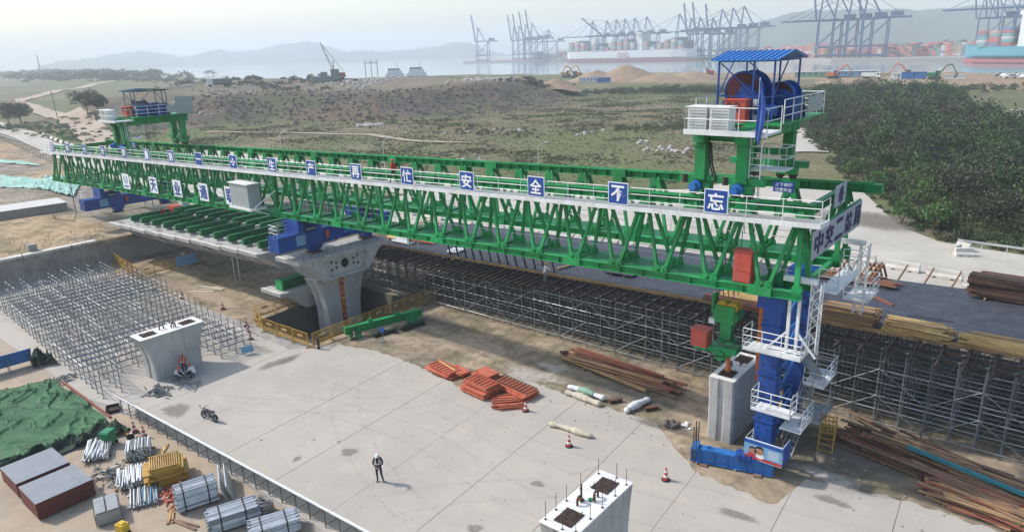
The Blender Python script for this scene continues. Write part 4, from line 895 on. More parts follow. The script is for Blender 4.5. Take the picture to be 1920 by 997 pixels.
def cross_support(name, label, X, z0, zt, overhang, feetz):
    t = thing(name, label, 'support frame', (X, 37.6, z0)); o = t.location
    b = MB(o); b.b2(X - 0.75, X + 0.75, 31.3, 43.6, z0 + 0.85, z0 + 2.15)
    for y in np.arange(32.0, 43.5, 1.3): b.b2(X - 0.79, X + 0.79, y - 0.02, y + 0.02, z0 + 0.87, z0 + 2.13)
    cb = b.build('cross_beam', 'blue', t)
    d = MB(o); d.b2(X + 0.795, X + 0.81, 33.0, 33.95, z0 + 1.1, z0 + 2.0); d.build('notice_panel', 'blue_pale', cb)
    d = MB(o); d.b2(X + 0.795, X + 0.81, 38.0, 40.6, z0 + 1.25, z0 + 2.1); d.build('side_panel', 'blue_mid', cb)
    d = MB(o); d.b2(X + 0.8, X + 0.95, 36.0, 36.3, z0 + 1.3, z0 + 1.9); d.build('red_box', 'red_cab', cb)
    for y in (35.2, 41.0):
        b = MB(o); b.loft([[(X - 0.6, y - 0.7, z0 + 0.85), (X + 0.6, y - 0.7, z0 + 0.85), (X + 0.6, y + 0.7, z0 + 0.85), (X - 0.6, y + 0.7, z0 + 0.85)], [(X - 0.35, y - 0.4, z0 + 0.12), (X + 0.35, y - 0.4, z0 + 0.12), (X + 0.35, y + 0.4, z0 + 0.12), (X - 0.35, y + 0.4, z0 + 0.12)]]); f = b.build('leg', 'blue', t)
        d = MB(o); d.b2(X - 0.5, X + 0.5, y - 0.55, y + 0.55, z0 + 0.0, z0 + 0.12); d.build('pad', 'steel_rust', f)
    for y in (YN, YF):
        b = MB(o); b.b2(X - 1.1, X + 1.1, y - 1.15, y - 0.65, z0 + 2.15, zt - 0.02); b.b2(X - 1.1, X + 1.1, y + 0.65, y + 1.15, z0 + 2.15, zt - 0.02)
        b.b2(X - 0.6, X + 0.6, y - 0.65, y + 0.65, z0 + 2.152, z0 + 2.7); b.build('roller_box', 'blue', t)
    b = MB(o); rail(b, [(X + 0.6, 31.4, z0 + 2.15), (X - 0.6, 31.4, z0 + 2.15), (X - 0.6, 33.2, z0 + 2.15)], 1.0, 3, 0.024, 0.8); b.build('railing', 'white_paint', t)
    b = MB(o); b.tube((X + 0.9, 34.0, z0 + 2.4), (X + 0.9, 35.4, z0 + 2.4), 0.12, 8); b.tube((X + 0.9, 39.6, z0 + 2.4), (X + 0.9, 41.2, z0 + 2.4), 0.12, 8); b.build('jack', 'galv', t)
    return t
def zd(x): return 5.48 + 0.030 * (x + 51.7)              # deck level
cross_support('middle_support', 'blue cross beam support frame standing on the pier head segment', -51.9, 5.5, zb(-51.9), 0, 0)
rs = cross_support('rear_support', 'blue cross beam support frame on tall legs at the abutment end', -92.5, 4.35, zb(-92.5), 0, 0)

# ================================================================== piers
def yc(x): return 37.05 - 0.02 * (-51.7 - x)
def pier(name, label, X, Yc, z0, z1, W=1.75, L0=3.7, L1=4.7, rods=True, rz=0.0, groove=True):
    t = thing(name, label, 'bridge pier', (X, Yc, z0), rz); H = z1 - z0
    b = MB(); rings = []
    for k in range(15):
        u = k / 14; L = L0 + (L1 - L0) * max(0, (u - 0.25) / 0.75) ** 2.2; w = W / 2; l = L / 2; c = 0.1; gw, gd = 0.2, 0.11
        gd = gd if u < 0.93 else gd * 0.2
        r = [(w, -l + c), (w, l - c), (w - c, l), (gw, l), (gw * 0.6, l - gd), (-gw * 0.6, l - gd), (-gw, l), (-w + c, l), (-w, l - c), (-w, -l + c), (-w + c, -l), (-gw, -l), (-gw * 0.6, -l + gd), (gw * 0.6, -l + gd), (gw, -l), (w - c, -l)]
        rings.append([(x, y, u * H) for x, y in r])
    b.loft(rings); b.build('shaft', 'concrete', t); b = MB(); w, l = W / 2 - 0.03, L1 / 2 - 0.03; b.b2(-w, w, -l, l, H - 0.01, H + 0.004); b.build('sunlit_top', 'sunlit_concrete', t)  # thin paler sheet: sunlight on the pier top painted as colour
    if rods:
        for s in (-1, 1):
            d = MB(); yy = s * (L1 / 2 - 0.95); d.b2(-0.42, 0.42, yy - 0.5, yy + 0.5, H + 0.006, H + 0.03); pk = d.build('rebar_pocket', 'rust_dark', t)
            d = MB()
            for q in range(70):
                x, y = rnd.uniform(-0.4, 0.4), yy + rnd.uniform(-0.48, 0.48); d.tube((x, y, H + 0.02), (x + rnd.uniform(-0.09, 0.09), y + rnd.uniform(-0.09, 0.09), H + rnd.uniform(0.06, 0.16)), 0.012, 4)
            stuff(d.build('rebar_end', 'rebar', pk))
        for s in (-1, 1):
            d = MB(); d.path([(s * 0.18 + 0.0, s * 0.35 - 0.15, H), (s * 0.18, s * 0.35 - 0.15, H + 0.25), (s * 0.18, s * 0.35 - 0.08, H + 0.36), (s * 0.18, s * 0.35 + 0.08, H + 0.36), (s * 0.18, s * 0.35 + 0.15, H + 0.25), (s * 0.18, s * 0.35 + 0.15, H)], 0.05, 7); d.build('lifting_loop', 'steel_rust', t)
    return t
fg = pier('precast_pier', 'pale precast pier with two rebar pockets and thin upright rods beside the storage fence', -13.85, 21.15, 0.04, 4.0, L0=3.9, L1=4.6)
b = MB()
for (x, y, h, lx) in ((-0.7, -2.0, 0.95, 0.08), (-0.72, -1.25, 0.85, 0.02), (-0.72, -0.5, 0.8, 0.0), (-0.72, 0.55, 0.85, 0.04), (-0.7, 1.95, 0.8, 0.0), (0.7, 1.95, 0.85, 0.02), (0.72, 1.0, 0.85, 0.03), (0.72, 0.0, 0.85, 0.0), (0.72, -0.9, 0.9, 0.0), (0.1, 2.15, 0.75, 0.0), (0.2, -2.1, 0.8, 0.05), (0.7, -1.9, 0.8, 0.0)): b.tube((x, y, 3.96), (x + lx, y - lx, 3.96 + h), 0.013, 5); b.box((x, y, 3.975), (0.09, 0.09, 0.03))
b.build('thin_rod', 'rebar', fg)
b = MB(); b.tube((-0.25, -0.1, 3.96), (-0.25, -0.1, 4.75), 0.045, 7); b.tube((-0.25, -0.1, 3.97), (-0.25, -0.1, 4.02), 0.12, 10); b.tube((0.3, 0.1, 3.96), (0.3, 0.1, 4.4), 0.03, 6); b.build('anchor_bar', 'steel_rust', fg)
b = MB(); b.tube((0.05, 0.15, 3.955), (0.05, 0.15, 4.0), 0.12, 12); b.build('duct', 'green_dark', fg)
fpier = pier('precast_pier', 'grey precast pier with side groove hanging under the green lifting spreader', -14.0, 37.1, -0.25, 4.0, W=1.5, L0=3.9, L1=4.25)
pl = pier('precast_pier', 'flared grey pier with three workers at its foot beside the low scaffold', -50.15, 20.85, 0.0, 3.4, L0=3.5, L1=4.75)
b = MB(); b.tube((0.1, 0.4, 3.4), (0.1, 0.4, 4.15), 0.04, 6); b.build('anchor_bar', 'steel_rust', pl)
p2 = pier('standing_pier', 'tall flared pier with red banner standing inside the yellow barrier pit', -51.7, 37.05, -2.25, 3.2, L0=3.7, L1=5.7, rods=False)
b = MB(); b.b2(0.885, 0.9, -0.35, 0.1, 0.4, 5.2); rb = b.build('red_banner', 'red_banner', p2)
for k, ch in enumerate('安全第一预防为主'):
    put_text(ch, 0.4, 'yellow', rb, (0.912, -0.125, 4.85 - k * 0.58), (1, 0, 0), (0, 1, 0), 0.006, fit=(0.3, 0.36))

# ================================================================== box girder segments
def seg_profile(hw=4.85, depth=1.95, tip=0.26):
    return [(-hw, 0), (hw, 0), (hw, -tip), (4.1, -0.42), (3.8, -0.62), (2.35, -depth), (-2.35, -depth), (-3.8, -0.62), (-4.1, -0.42), (-hw, -tip)]
def segment(label, x0, x1, Yc, ztop, tilt, hw=4.85, depth=1.95, group=None, stub=True):
    t = thing('box_girder_segment', label, 'bridge segment', ((x0 + x1) / 2, Yc, ztop - depth), 0, group)
    b = MB(); L = (x1 - x0) / 2; pr = [(y, z + depth) for y, z in seg_profile(hw, depth)]
    b.prism(pr, 'x', -L, L); b.build('shell', 'concrete', t)
    d = MB(); d.b2(-L + 0.03, L - 0.03, -hw - 0.03, -hw + 0.30, depth + 0.002, depth + 0.07); d.b2(-L + 0.03, L - 0.03, hw - 0.3, hw + 0.03, depth + 0.002, depth + 0.07); d.build('edge_strip', 'concrete_white', t)
    d = MB()
    for q in range(16):
        x, y = rnd.uniform(-L + 0.2, L - 0.2), rnd.choice((-1, 1)) * rnd.uniform(1.2, 4.3); d.path([(x, y, depth), (x, y, depth + 0.16), (x + 0.12, y, depth + 0.16)], 0.014, 4)
    for q in range(3): d.box((rnd.uniform(-L + 0.4, L - 0.4), rnd.choice((-1, 1)) * rnd.uniform(2.6, 4.2), depth + 0.03), (0.4, 0.3, 0.06), rnd.random())
    d.build('anchor_stub', 'concrete_old', t); return t
SB = [-86.6, -83.5, -80.8, -77.5, -74.1, -70.95, -67.9, -65.0, -62.3, -59.3, -56.0]
names = {0: 'first precast deck segment, resting at the abutment end of the row', 9: 'last precast deck segment of the row, across a gap from the pier head'}
for i in range(len(SB) - 1):
    xa, xb = SB[i] + 0.04, SB[i + 1] - 0.1; xm = (xa + xb) / 2
    segment(names.get(i, '%s precast deck segment of the hung row counted from the abutment' % ORD[i]), xa, xb, yc(xm) + rnd.uniform(-0.08, 0.08), zd(xm) + rnd.uniform(-0.05, 0.03), 0, group='deck segments hung in a row')
# pier head segment with its diaphragm
ph = thing('pier_head_segment', 'concrete pier head segment with round manhole on top of the standing pier', 'bridge segment', (-51.65, 37.05, 3.2))
D = 2.28; L = 1.75
b = MB(); pr = [(-4.85, D), (4.85, D), (4.85, D - 0.28), (4.1, D - 0.45), (3.65, D - 0.8), (2.45, 0), (-2.45, 0), (-3.65, D - 0.8), (-4.1, D - 0.45), (-4.85, D - 0.28)]
inn = [(2.1, D - 0.42), (2.45, D - 0.75), (1.95, 0.35), (1.75, 0.25), (-1.75, 0.25), (-1.95, 0.35), (-2.45, D - 0.75), (-2.1, D - 0.42)]
b.prism(pr, 'x', -L, L - 0.25)
# front rim: outer profile with the recess left open
no, ni = len(pr), len(inn)
ov = [(L, y, z) for y, z in pr]; iv = [(L, y, z) for y, z in inn]; ob = [(L - 0.25, y, z) for y, z in pr]; ib = [(L - 0.249, y, z) for y, z in inn]
k0 = len(b.v); b.v += ov + iv + ob + ib
def vi(s, k): return k0 + {'o': 0, 'i': no, 'p': no + ni, 'q': 2 * no + ni}[s] + k
fs = [(vi('o', k), vi('o', (k + 1) % no), vi('p', (k + 1) % no), vi('p', k)) for k in range(no)] + [(vi('i', k), vi('i', (k + 1) % ni), vi('q', (k + 1) % ni), vi('q', k)) for k in range(ni)]
fs += [(vi('o', 0), vi('o', 1), vi('i', 0), vi('i', 7)), (vi('o', 1), vi('o', 2), vi('o', 3), vi('i', 0)), (vi('o', 3), vi('o', 4), vi('i', 1), vi('i', 0)), (vi('o', 4), vi('o', 5), vi('i', 2), vi('i', 1)), (vi('o', 5), vi('i', 3), vi('i', 2)), (vi('o', 5), vi('o', 6), vi('i', 4), vi('i', 3)), (vi('o', 6), vi('i', 5), vi('i', 4)), (vi('o', 6), vi('o', 7), vi('i', 6), vi('i', 5)), (vi('o', 7), vi('o', 8), vi('i', 7), vi('i', 6)), (vi('o', 8), vi('o', 9), vi('o', 0), vi('i', 7))]
b.f += fs; b.m += [0] * len(fs); b.build('shell', 'concrete', ph)
d = MB(); d.tube((L - 0.27, 0, 1.15), (L - 0.235, 0, 1.15), 0.42, 20); d.build('manhole', 'black', ph)  # black disc: shade inside the opening painted as colour
d = MB()
for s in (-1, 1):
    for (y, z) in ((0.95, 1.35), (1.45, 1.5), (0.95, 0.9), (1.45, 0.8)): d.box((L - 0.245, s * y, z), (0.02, 0.2, 0.2))
d.build('duct_pocket', 'black', ph)  # black plates: shade inside the pockets painted as colour
d = MB(); d.b2(-L + 0.03, L - 0.03, -4.88, -4.5, D + 0.002, D + 0.07); d.b2(-L + 0.03, L - 0.03, 4.5, 4.88, D + 0.002, D + 0.07); d.build('edge_strip', 'concrete_white', ph)
d = MB()
for k in range(11):
    y = -4.2 + k * 0.8; d.tube((L - 0.25, y, D), (L - 0.25, y, D + 0.75), 0.016, 4)
for k in range(9): d.box((L + 0.002, -1.9 + k * 0.12 + (2.4 if k > 4 else 0), D - 0.2), (0.02, 0.06, 0.06))
d.build('starter_bar', 'rebar', ph)
# low segment waiting under the row, with a green packing beam on top
segment('lone precast segment waiting low behind the standing pier with a green beam on its wing', -56.4, -53.3, 37.0, 2.05, 0)
lb = thing('packing_beam', 'short green box beam resting on the wing of the low waiting segment', 'steel beam', (-54.5, 34.6, 2.07))
b = MB(); b.ibeam((0, -1.6, 0.45), (0, 1.6, 0.45), 0.8, 0.9, 0.06, stiff=0.8); b.build('body', 'green_dark', lb); b = MB(); b.b2(-0.5, 0.5, -1.75, -1.55, 0, 0.95); b.build('end_plate', 'green', lb)
# ties from the gantry to the hung row
# green cross beams lying over the segments
pr_t = None; grp = 'green cross beams lying over the hung segments'
k = 0
for i, X in enumerate(np.linspace(-83.6, -57.2, 11)):
    for j, (ya, yb_) in enumerate(((33.1, 37.2), (37.7, 42.4))):
        z = zd(X) + 0.1; t = thing('cross_beam', '%s green I beam from the abutment in the %s line over the deck segments' % (ORD[i], 'near' if j == 0 else 'far'), 'steel beam', (X + (0.35 if j else 0), (ya + yb_) / 2, z), 0, grp)
        if pr_t is None:
            b = MB(); b.ibeam((0, -2.15, 0.42), (0, 2.15, 0.42), 0.34, 0.62, 0.035, stiff=1.0); m1 = b.mesh('beam_body', 'green_dark'); b = MB()
            for y in (-1.6, 1.6): b.b2(-0.25, 0.25, y - 0.25, y + 0.25, -0.1, 0.108)
            m2 = b.mesh('packing', 'concrete_old'); pr_t = 1
        place('body', m1, t); place('packing', m2, t)
# pump set, lamps and boards on the deck by the rear support
eq = thing('jacking_pump', 'red and white jacking pump set on the deck beside the rear support', 'pump', (-84.6, 38.6, zd(-84.6)))
b = MB(); b.b2(-0.7, 0.7, -0.5, 0.5, 0.15, 0.9); b.build('tank', 'red_cab', eq); b = MB(); b.b2(-0.4, 0.5, 0.7, 1.7, 0.1, 1.3); b.build('motor_housing', 'cab_white', eq); b = MB(); b.tube((0.2, -1.2, 0.4), (0.2, -0.7, 0.4), 0.35, 10); b.b2(-0.5, 0.5, -1.3, 1.8, 0.0, 0.1); b.build('reel', 'red_cab', eq)
# ================================================================== low scaffold on the near side
e1 = Vector((0.9979, -0.065, 0)); e2 = Vector((0.065, 0.9979, 0)); SC0 = Vector((-49.75, 15.65, 0))
sca = thing('scaffold', 'low half-built grey tube scaffold standing on the paving beside the flared pier', 'scaffold', SC0)
def sp(i, j, z=0): return SC0 - e1 * (i * 1.2) + e2 * (j * 1.2) + Vector((0, 0, z))
std_me = []
for h in (1.75, 2.15, 2.5, 2.9):
    b = MB(); b.tube((0, 0, 0.05), (0, 0, h), 0.03, 5); b.tube((0, 0, h), (0, 0, h + 0.12), 0.02, 5)
    for z in np.arange(0.35, h, 0.6): b.tube((0, 0, z), (0, 0, z + 0.035), 0.058, 6)
    b.box((0, 0, 0.045), (0.13, 0.13, 0.02)); std_me.append((h, b.mesh('standard', 'galv')))
NI, NJ = 26, 10
def blocked(p): return (-52.3 < p.x < -48.6 and 17.9 < p.y < 23.9)
hh = {}
for i in range(NI):
    for j in range(NJ):
        p = sp(i, j)
        if blocked(p) or (i > 21 and j > 8): continue
        n = float(fbm(p.x, p.y, 7, 2)); k = 0 if n < 0.36 else 1 if n < 0.5 else 2 if n < 0.62 else 3
        if i > 17: k = min(3, k + 1)
        hh[i, j] = std_me[k][0]
        q = p - SC0; o = place('standard', std_me[k][1], sca, (q.x + rnd.uniform(-0.03, 0.03), q.y + rnd.uniform(-0.03, 0.03), 0.05)); o.rotation_euler = (rnd.uniform(-0.015, 0.015), rnd.uniform(-0.015, 0.015), rnd.random())
led = {}
def ledger(L, m='galv'):
    L = round(L, 2)
    if (L, m) not in led: b = MB(); b.tube((0, 0, 0), (L, 0, 0), 0.029, 5); led[L, m] = b.mesh('ledger', m)
    return led[L, m]
A1 = math.atan2(-e1.y, -e1.x); A2 = math.atan2(e2.y, e2.x)
nled = 0; lst = MB(SC0)
for z in (0.32, 0.85, 1.25, 1.65, 2.05):
    for j in range(NJ):
        i = 0
        while i < NI - 1:
            n = rnd.choice((2, 3, 4, 6)); n = min(n, NI - 1 - i)
            ok = all((k, j) in hh and hh[k, j] > z + 0.1 for k in range(i, i + n + 1))
            if ok and rnd.random() < 0.95:
                q = sp(i, j, z) - SC0; place('ledger', ledger(n * 1.2, 'galv_light' if z > 1 and rnd.random() < 0.45 else 'galv'), sca, (q.x, q.y + 0.03, q.z + 0.05), A1); nled += 1  # some upper rails paler: highlight along the tubes put into the colour
                i += n
            else: i += 1 if not ok else n
    for i in range(NI):
        j = 0
        while j < NJ - 1:
            n = min(rnd.choice((1, 2, 3)), NJ - 1 - j)
            ok = all((i, k) in hh and hh[i, k] > z + 0.1 for k in range(j, j + n + 1))
            if ok and rnd.random() < 0.92:
                q = sp(i, j, z) - SC0
                if i < 13: place('ledger', ledger(n * 1.2), sca, (q.x + 0.03, q.y, q.z + 0.09), A2)
                else: lst.tube(sp(i, j, z + 0.09), sp(i, j + n, z + 0.09), 0.025, 4)
                j += n
            else: j += 1 if not ok else n
stuff(lst.build('far_ledger', 'galv', sca))
b = MB(SC0)
for k in range(120):                                     # loose tubes, braces and jacks tangled in the frame
    i, j = rnd.randrange(NI - 1), rnd.randrange(NJ - 1)
    if (i, j) not in hh or (i + 1, j + 1) not in hh: continue
    p = sp(i, j); r = rnd.random()
    if r < 0.4: b.tube(p + Vector((0, 0, 0.35)), sp(i + 1, j, 1.9) if r < 0.2 else sp(i, j + 1, 1.9), 0.02, 4)
    else:
        z = rnd.choice((1.3, 2.12, 0.1)); a = A1 + rnd.uniform(-0.25, 0.25); L = rnd.uniform(0.8, 2.4); b.tube(p + Vector((0, 0, z)), p + Vector((math.cos(a) * L, math.sin(a) * L, z)), 0.03, 5)
stuff(b.build('loose_tube', 'galv', sca))

# ================================================================== high shoring scaffold and its deck
def zk(x): return 5.42 + 0.030 * x
BX0, BY0 = -58.23, 42.2
hs = thing('shoring_scaffold', 'tall dense grey shoring scaffold carrying the dark plywood deck', 'scaffold', (BX0, BY0, 0))
cols = [BX0 + 1.27 * k for k in range(53)]; rows = [BY0 + 1.2 * k for k in range(12)]
back = MB((BX0, BY0, 0))
sm = {}
for j, y in enumerate(rows):
    for i, x in enumerate(cols):
        h = zk(x) - 0.62
        if j < 5:
            key = i
            if key not in sm:
                b = MB(); b.tube((0, 0, 0.02), (0, 0, h), 0.036, 6); b.tube((0, 0, h), (0, 0, h + 0.35), 0.022, 5); b.box((0, 0, h + 0.36), (0.16, 0.16, 0.03))
                for z in np.arange(0.5, h, 0.5): b.tube((0, 0, z), (0, 0, z + 0.04), 0.066, 6)
                b.box((0, 0, 0.02), (0.15, 0.15, 0.03)); sm[key] = b.mesh('standard', 'galv' if i % 3 else 'galv_dark')
            place('standard', sm[key], hs, (x - BX0 + rnd.uniform(-0.03, 0.03), y - BY0, 0))
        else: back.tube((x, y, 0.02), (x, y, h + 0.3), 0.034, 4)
for j, y in enumerate(rows):
    for z in (0.3, 1.15, 2.0, 2.85, 3.65):
        if j < 4:
            for i in range(0, 52, 4):
                if zk(cols[i]) - 0.65 < z: continue
                L = 1.27 * min(4, 52 - i); o = place('ledger', ledger(L, 'galv_light' if rnd.random() < 0.12 else 'galv' if rnd.random() < 0.6 else 'galv_dark'), hs, (cols[i] - BX0, y - BY0 - 0.05, z), 0)
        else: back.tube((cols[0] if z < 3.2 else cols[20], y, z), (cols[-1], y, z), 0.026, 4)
for i, x in enumerate(cols):
    for z in (0.36, 1.21, 2.06, 2.91, 3.71):
        if zk(x) - 0.65 < z: continue
        if i % 2 == 0 and z > 0.5: place('ledger', ledger(13.2, 'galv_dark'), hs, (x - BX0 + 0.05, 0, z), math.pi / 2)
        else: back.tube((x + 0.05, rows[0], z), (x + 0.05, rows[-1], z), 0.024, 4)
for j in range(1, 11):
    for i in range(0, 51, 2):
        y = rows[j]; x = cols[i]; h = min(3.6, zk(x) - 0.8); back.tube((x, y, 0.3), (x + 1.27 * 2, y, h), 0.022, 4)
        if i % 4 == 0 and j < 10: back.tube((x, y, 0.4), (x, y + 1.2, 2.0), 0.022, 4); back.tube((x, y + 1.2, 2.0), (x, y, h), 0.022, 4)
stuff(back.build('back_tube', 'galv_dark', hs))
for i in range(0, 51, 2):                                # braces on the face
    x = cols[i]; h = min(3.7, zk(x) - 0.75)
    for (za, zb_) in ((0.3, 2.0), (2.0, h)):
        b = MB(); s = (i // 2) % 2; b.tube((0 if s else 1.27 * 2, -0.07, za), (1.27 * 2 if s else 0, -0.07, zb_), 0.024, 5); b.build('brace', 'galv', hs, (x - BX0, 0, 0))
# rusty joists reaching out in front of the deck
jm = MB(); jm.ibeam((0, -1.3, 0), (0, 2.3, 0), 0.1, 0.17, 0.016); jm = jm.mesh('joist', 'joist_steel')
for i, x in enumerate(cols):
    for dx in ((0,) if x > -34 else (0, 0.62)):
        o = place('joist', jm, hs, (x - BX0 + dx + 0.3, rnd.uniform(-0.25, 0.1), zk(x) - 0.16)); o.rotation_euler = (0, 0, rnd.uniform(-0.03, 0.03))
b = MB((BX0, BY0, 0))
for y in (42.3, 43.4): b.beam((cols[0], y, zk(cols[0]) - 0.36), (cols[-1], y, zk(cols[-1]) - 0.36), 0.12, 0.16)
b.build('header_beam', 'joist_steel', hs)
b = MB((BX0, BY0, 0)); b.beam((cols[0], 44.22, zk(cols[0]) + 0.0), (cols[-1], 44.22, zk(cols[-1]) + 0.0), 0.1, 0.24); b.build('edge_board', 'timber', hs)
# plywood deck laid panel by panel
dk = thing('plywood_deck', 'dark film faced plywood deck on top of the shoring scaffold', 'deck', (BX0, 44.3, 0))
mpl = MB(); mpl.box((1.215, 0.605, 0.0), (2.425, 1.205, 0.018)); mpl = mpl.mesh('deck_panel', 'plyface')
th = math.atan(0.03)
for k in range(27):
    for j in range(9):
        x = -54.36 + k * 2.44
        o = place('deck_panel', mpl, dk, (x - BX0, j * 1.22, zk(x) + 0.03 + rnd.uniform(0, 0.012))); o.rotation_euler = (rnd.uniform(-0.003, 0.003), -th, rnd.uniform(-0.002, 0.002))
b = MB((BX0, 44.3, 0))
for y in np.arange(44.6, 55.2, 0.6): b.beam((cols[0], y, zk(cols[0]) - 0.09), (cols[-1] + 1, y, zk(cols[-1] + 1) - 0.09), 0.09, 0.1)
stuff(b.build('bearer', 'timber_old', dk))
# leaning bars along the unfinished edge
b0 = MB(); b0.beam((0, 0, 0), (-0.42, 0.05, 1.25), 0.09, 0.14); bar = b0.mesh('edge_bar', 'rust_dark')
for k in range(13):
    x = -44.0 + k * 0.98; place('edge_bar', bar, dk, (x - BX0, 0.05, zk(x) + 0.02), rnd.uniform(-0.15, 0.15))
b = MB((BX0, 44.3, 0))
for k in range(46):
    x = -44 + k * 0.33; b.tube((x, 44.35 + rnd.uniform(0, 0.4), zk(x)), (x, 44.4, zk(x) + rnd.uniform(0.6, 1.0)), 0.014, 4)
b.build('starter_rod', 'rebar', dk)
b0 = MB(); b0.beam((0, 0, -0.1), (0.35, 1.0, 0.9), 0.09, 0.12); bar = b0.mesh('far_edge_bar', 'timber_old')
for k in range(26): x = -40 + k * 1.7; place('far_edge_bar', bar, dk, (x - BX0, 11.3, zk(x)))                  # props along the far edge

# ------------------------------------------------------------------ stacks of bars and boards: one builder, every piece a part
def stack(name, label, cat, loc, rz, L, w, h, nx, nz, m, gap=0.0, jit=0.0, tube=False, ml=None, skid=None, drop=0.0, group=None, end=None):
    t = thing(name, label, cat, loc, rz, group)
    mms = []
    for mm in (m if isinstance(m, (list, tuple)) else [m]):
        b = MB()
        if tube: b.tube((-L / 2, 0, 0), (L / 2, 0, 0), w / 2, 7)
        else: b.box((0, 0, 0), (L, w, h))
        mms.append(b.mesh('piece', mm))
    z0 = 0.0
    if skid:
        z0 = 0.1
        for x in (-L * 0.36, L * 0.36): b = MB(); b.box((x, 0, 0.05), (0.12, nx * (w + gap) + 0.3, 0.1)); b.build('skid', skid, t)
    pn = 'tube' if tube else 'board'
    for k in range(nz):
        for i in range(nx):
            if rnd.random() < drop * k / max(1, nz - 1): continue
            o = place(pn, rnd.choice(mms), t, (rnd.uniform(-jit, jit) * L * 0.06, (i - (nx - 1) / 2) * (w + gap) + rnd.uniform(-jit, jit) * w * 0.3, z0 + h / 2 + k * h + (0.004 if k else 0.002)))
            o.rotation_euler = (0, 0, rnd.uniform(-jit, jit) * 0.03)
    return t
ZK = lambda p: zk(p[0]) + 0.05
def on_deck(u, v):
    p = site(u, v, 5.2); p = site(u, v, zk(p.x) + 0.06); return p
def aim(a, b): return math.atan2(b[1] - a[1], b[0] - a[0])
stack('timber_stack', 'stack of dark weathered boards at the front edge of the deck beside the support leg', 'timber stack', (-9.9, 44.9, zk(-9.9) + 0.06), 0.02, 2.9, 0.11, 0.1, 9, 10, ['timber_old', 'timber_old', 'timber'], 0.01, 1.3)
stack('timber_stack', 'pile of bright yellow squared timbers on the front edge of the deck', 'timber stack', (-6.1, 44.6, zk(-6.1) + 0.06), -0.02, 3.1, 0.1, 0.09, 10, 8, ['timber_yellow', 'timber_yellow', 'timber'], 0.012, 1.8, drop=0.35)
stack('timber_stack', 'long pile of yellow squared timbers at the frame edge of the deck', 'timber stack', (-1.6, 44.55, zk(-1.6) + 0.06), -0.02, 4.2, 0.1, 0.09, 10, 7, ['timber_yellow', 'timber', 'timber_yellow'], 0.012, 1.8, drop=0.35)
stack('timber_stack', 'row of yellow timbers lying on the deck under the gantry nose', 'timber stack', (-16.6, 45.6, zk(-16.6) + 0.06), -0.02, 4.2, 0.1, 0.09, 10, 3, ['timber_yellow', 'timber_yellow', 'timber'], 0.014, 1.5, drop=0.4)
stack('timber_stack', 'reddish boards stacked on the deck just behind the lifting spreader', 'timber stack', (-17.3, 44.3, zk(-17.3) + 0.06), -0.02, 3.8, 0.14, 0.07, 5, 4, ['timber_red', 'timber_old'], 0.01, 1.2)
stack('timber_stack', 'loose orange timbers below the nose platform on the deck', 'timber stack', (-10.0, 46.3, zk(-10) + 0.06), 0.02, 2.6, 0.1, 0.08, 9, 3, ['timber', 'timber_red'], 0.03, 2.0, drop=0.6)
stack('steel_section_stack', 'high rack of rusty steel sections at the far edge of the deck', 'steel stack', (-1.6, 53.9, zk(-1.6) + 0.06), -0.03, 6.0, 0.18, 0.14, 7, 10, ['steel_rust', 'rust_dark'], 0.03, 1.0, skid='timber')
stack('timber_stack', 'reddish timber frames in a heap at the far edge of the deck', 'timber stack', (-12.2, 53.6, zk(-12.2) + 0.06), -0.04, 5.6, 0.16, 0.09, 8, 5, ['timber_red', 'timber_old', 'steel_rust'], 0.03, 2.0, drop=0.4)
t = thing('timber_trestle', 'leaning reddish timber A-frames standing on the heap at the far deck edge', 'timber trestle', (-11.6, 53.7, zk(-11.6) + 0.55))
for k, x in enumerate((-1.6, -1.2, 0.3, 0.6, 0.9, 1.2)):
    b = MB(); b.beam((x - 0.2, -0.5, 0), (x + 0.3, 0, 1.0), 0.1, 0.12); b.beam((x + 0.5, 0.5, 0), (x + 0.3, 0, 1.0), 0.1, 0.12); b.build('strut', 'timber_red' if k % 2 else 'timber', t)
for (u0, v0, u1, v1, m, lab) in ((1612, 546, 1675, 573, 'timber_red', 'single reddish timber beam lying across the plywood deck'), (1045, 505, 1090, 493, 'timber', 'pale timber length lying on the deck under the gantry'), (1700, 592, 1790, 604, 'rust_dark', 'thin dark bar lying on the open plywood deck')):
    a, c = on_deck(u0, v0), on_deck(u1, v1); t = thing('loose_timber', lab, 'timber', (a + c) / 2, aim(a, c)); L = (c - a).length
    b = MB(); b.box((0, 0, 0.06), (L, 0.16 if m != 'rust_dark' else 0.06, 0.12 if m != 'rust_dark' else 0.03)); b.build('beam', m, t)
t = thing('plywood_sheets', 'dark plywood sheets stacked askew on the deck below the truss', 'plywood', on_deck(1165, 513))
for k in range(4): b = MB(); b.box((rnd.uniform(-0.3, 0.3), rnd.uniform(-0.2, 0.2), 0.1 + k * 0.03), (2.44, 1.22, 0.02), rnd.uniform(-0.25, 0.25)); b.build('sheet', 'plyface', t)
for x in (-0.6, 0.6): b = MB(); b.box((x, 0, 0.045), (0.1, 1.4, 0.09)); b.build('bearer', 'timber', t)
# clutter on the deck near the standing pier
for k, (u, v, L, m, lab) in enumerate(((757, 452, 2.6, 'sheet_white', 'pale board lying on the deck next to the pier head'), (745, 446, 2.2, 'timber_yellow', 'yellow boards on the deck behind the two workers'), (800, 452, 2.4, 'red_lead', 'red steel pieces lying on the deck by the two workers'), (855, 470, 1.2, 'sheet_white', 'white bag lying on the plywood deck'))):
    p = on_deck(u, v); stack('board_pile', lab, 'boards', p, 0.1 * k, L, 0.22, 0.06, 5, 2, m, 0.06, 2.0)

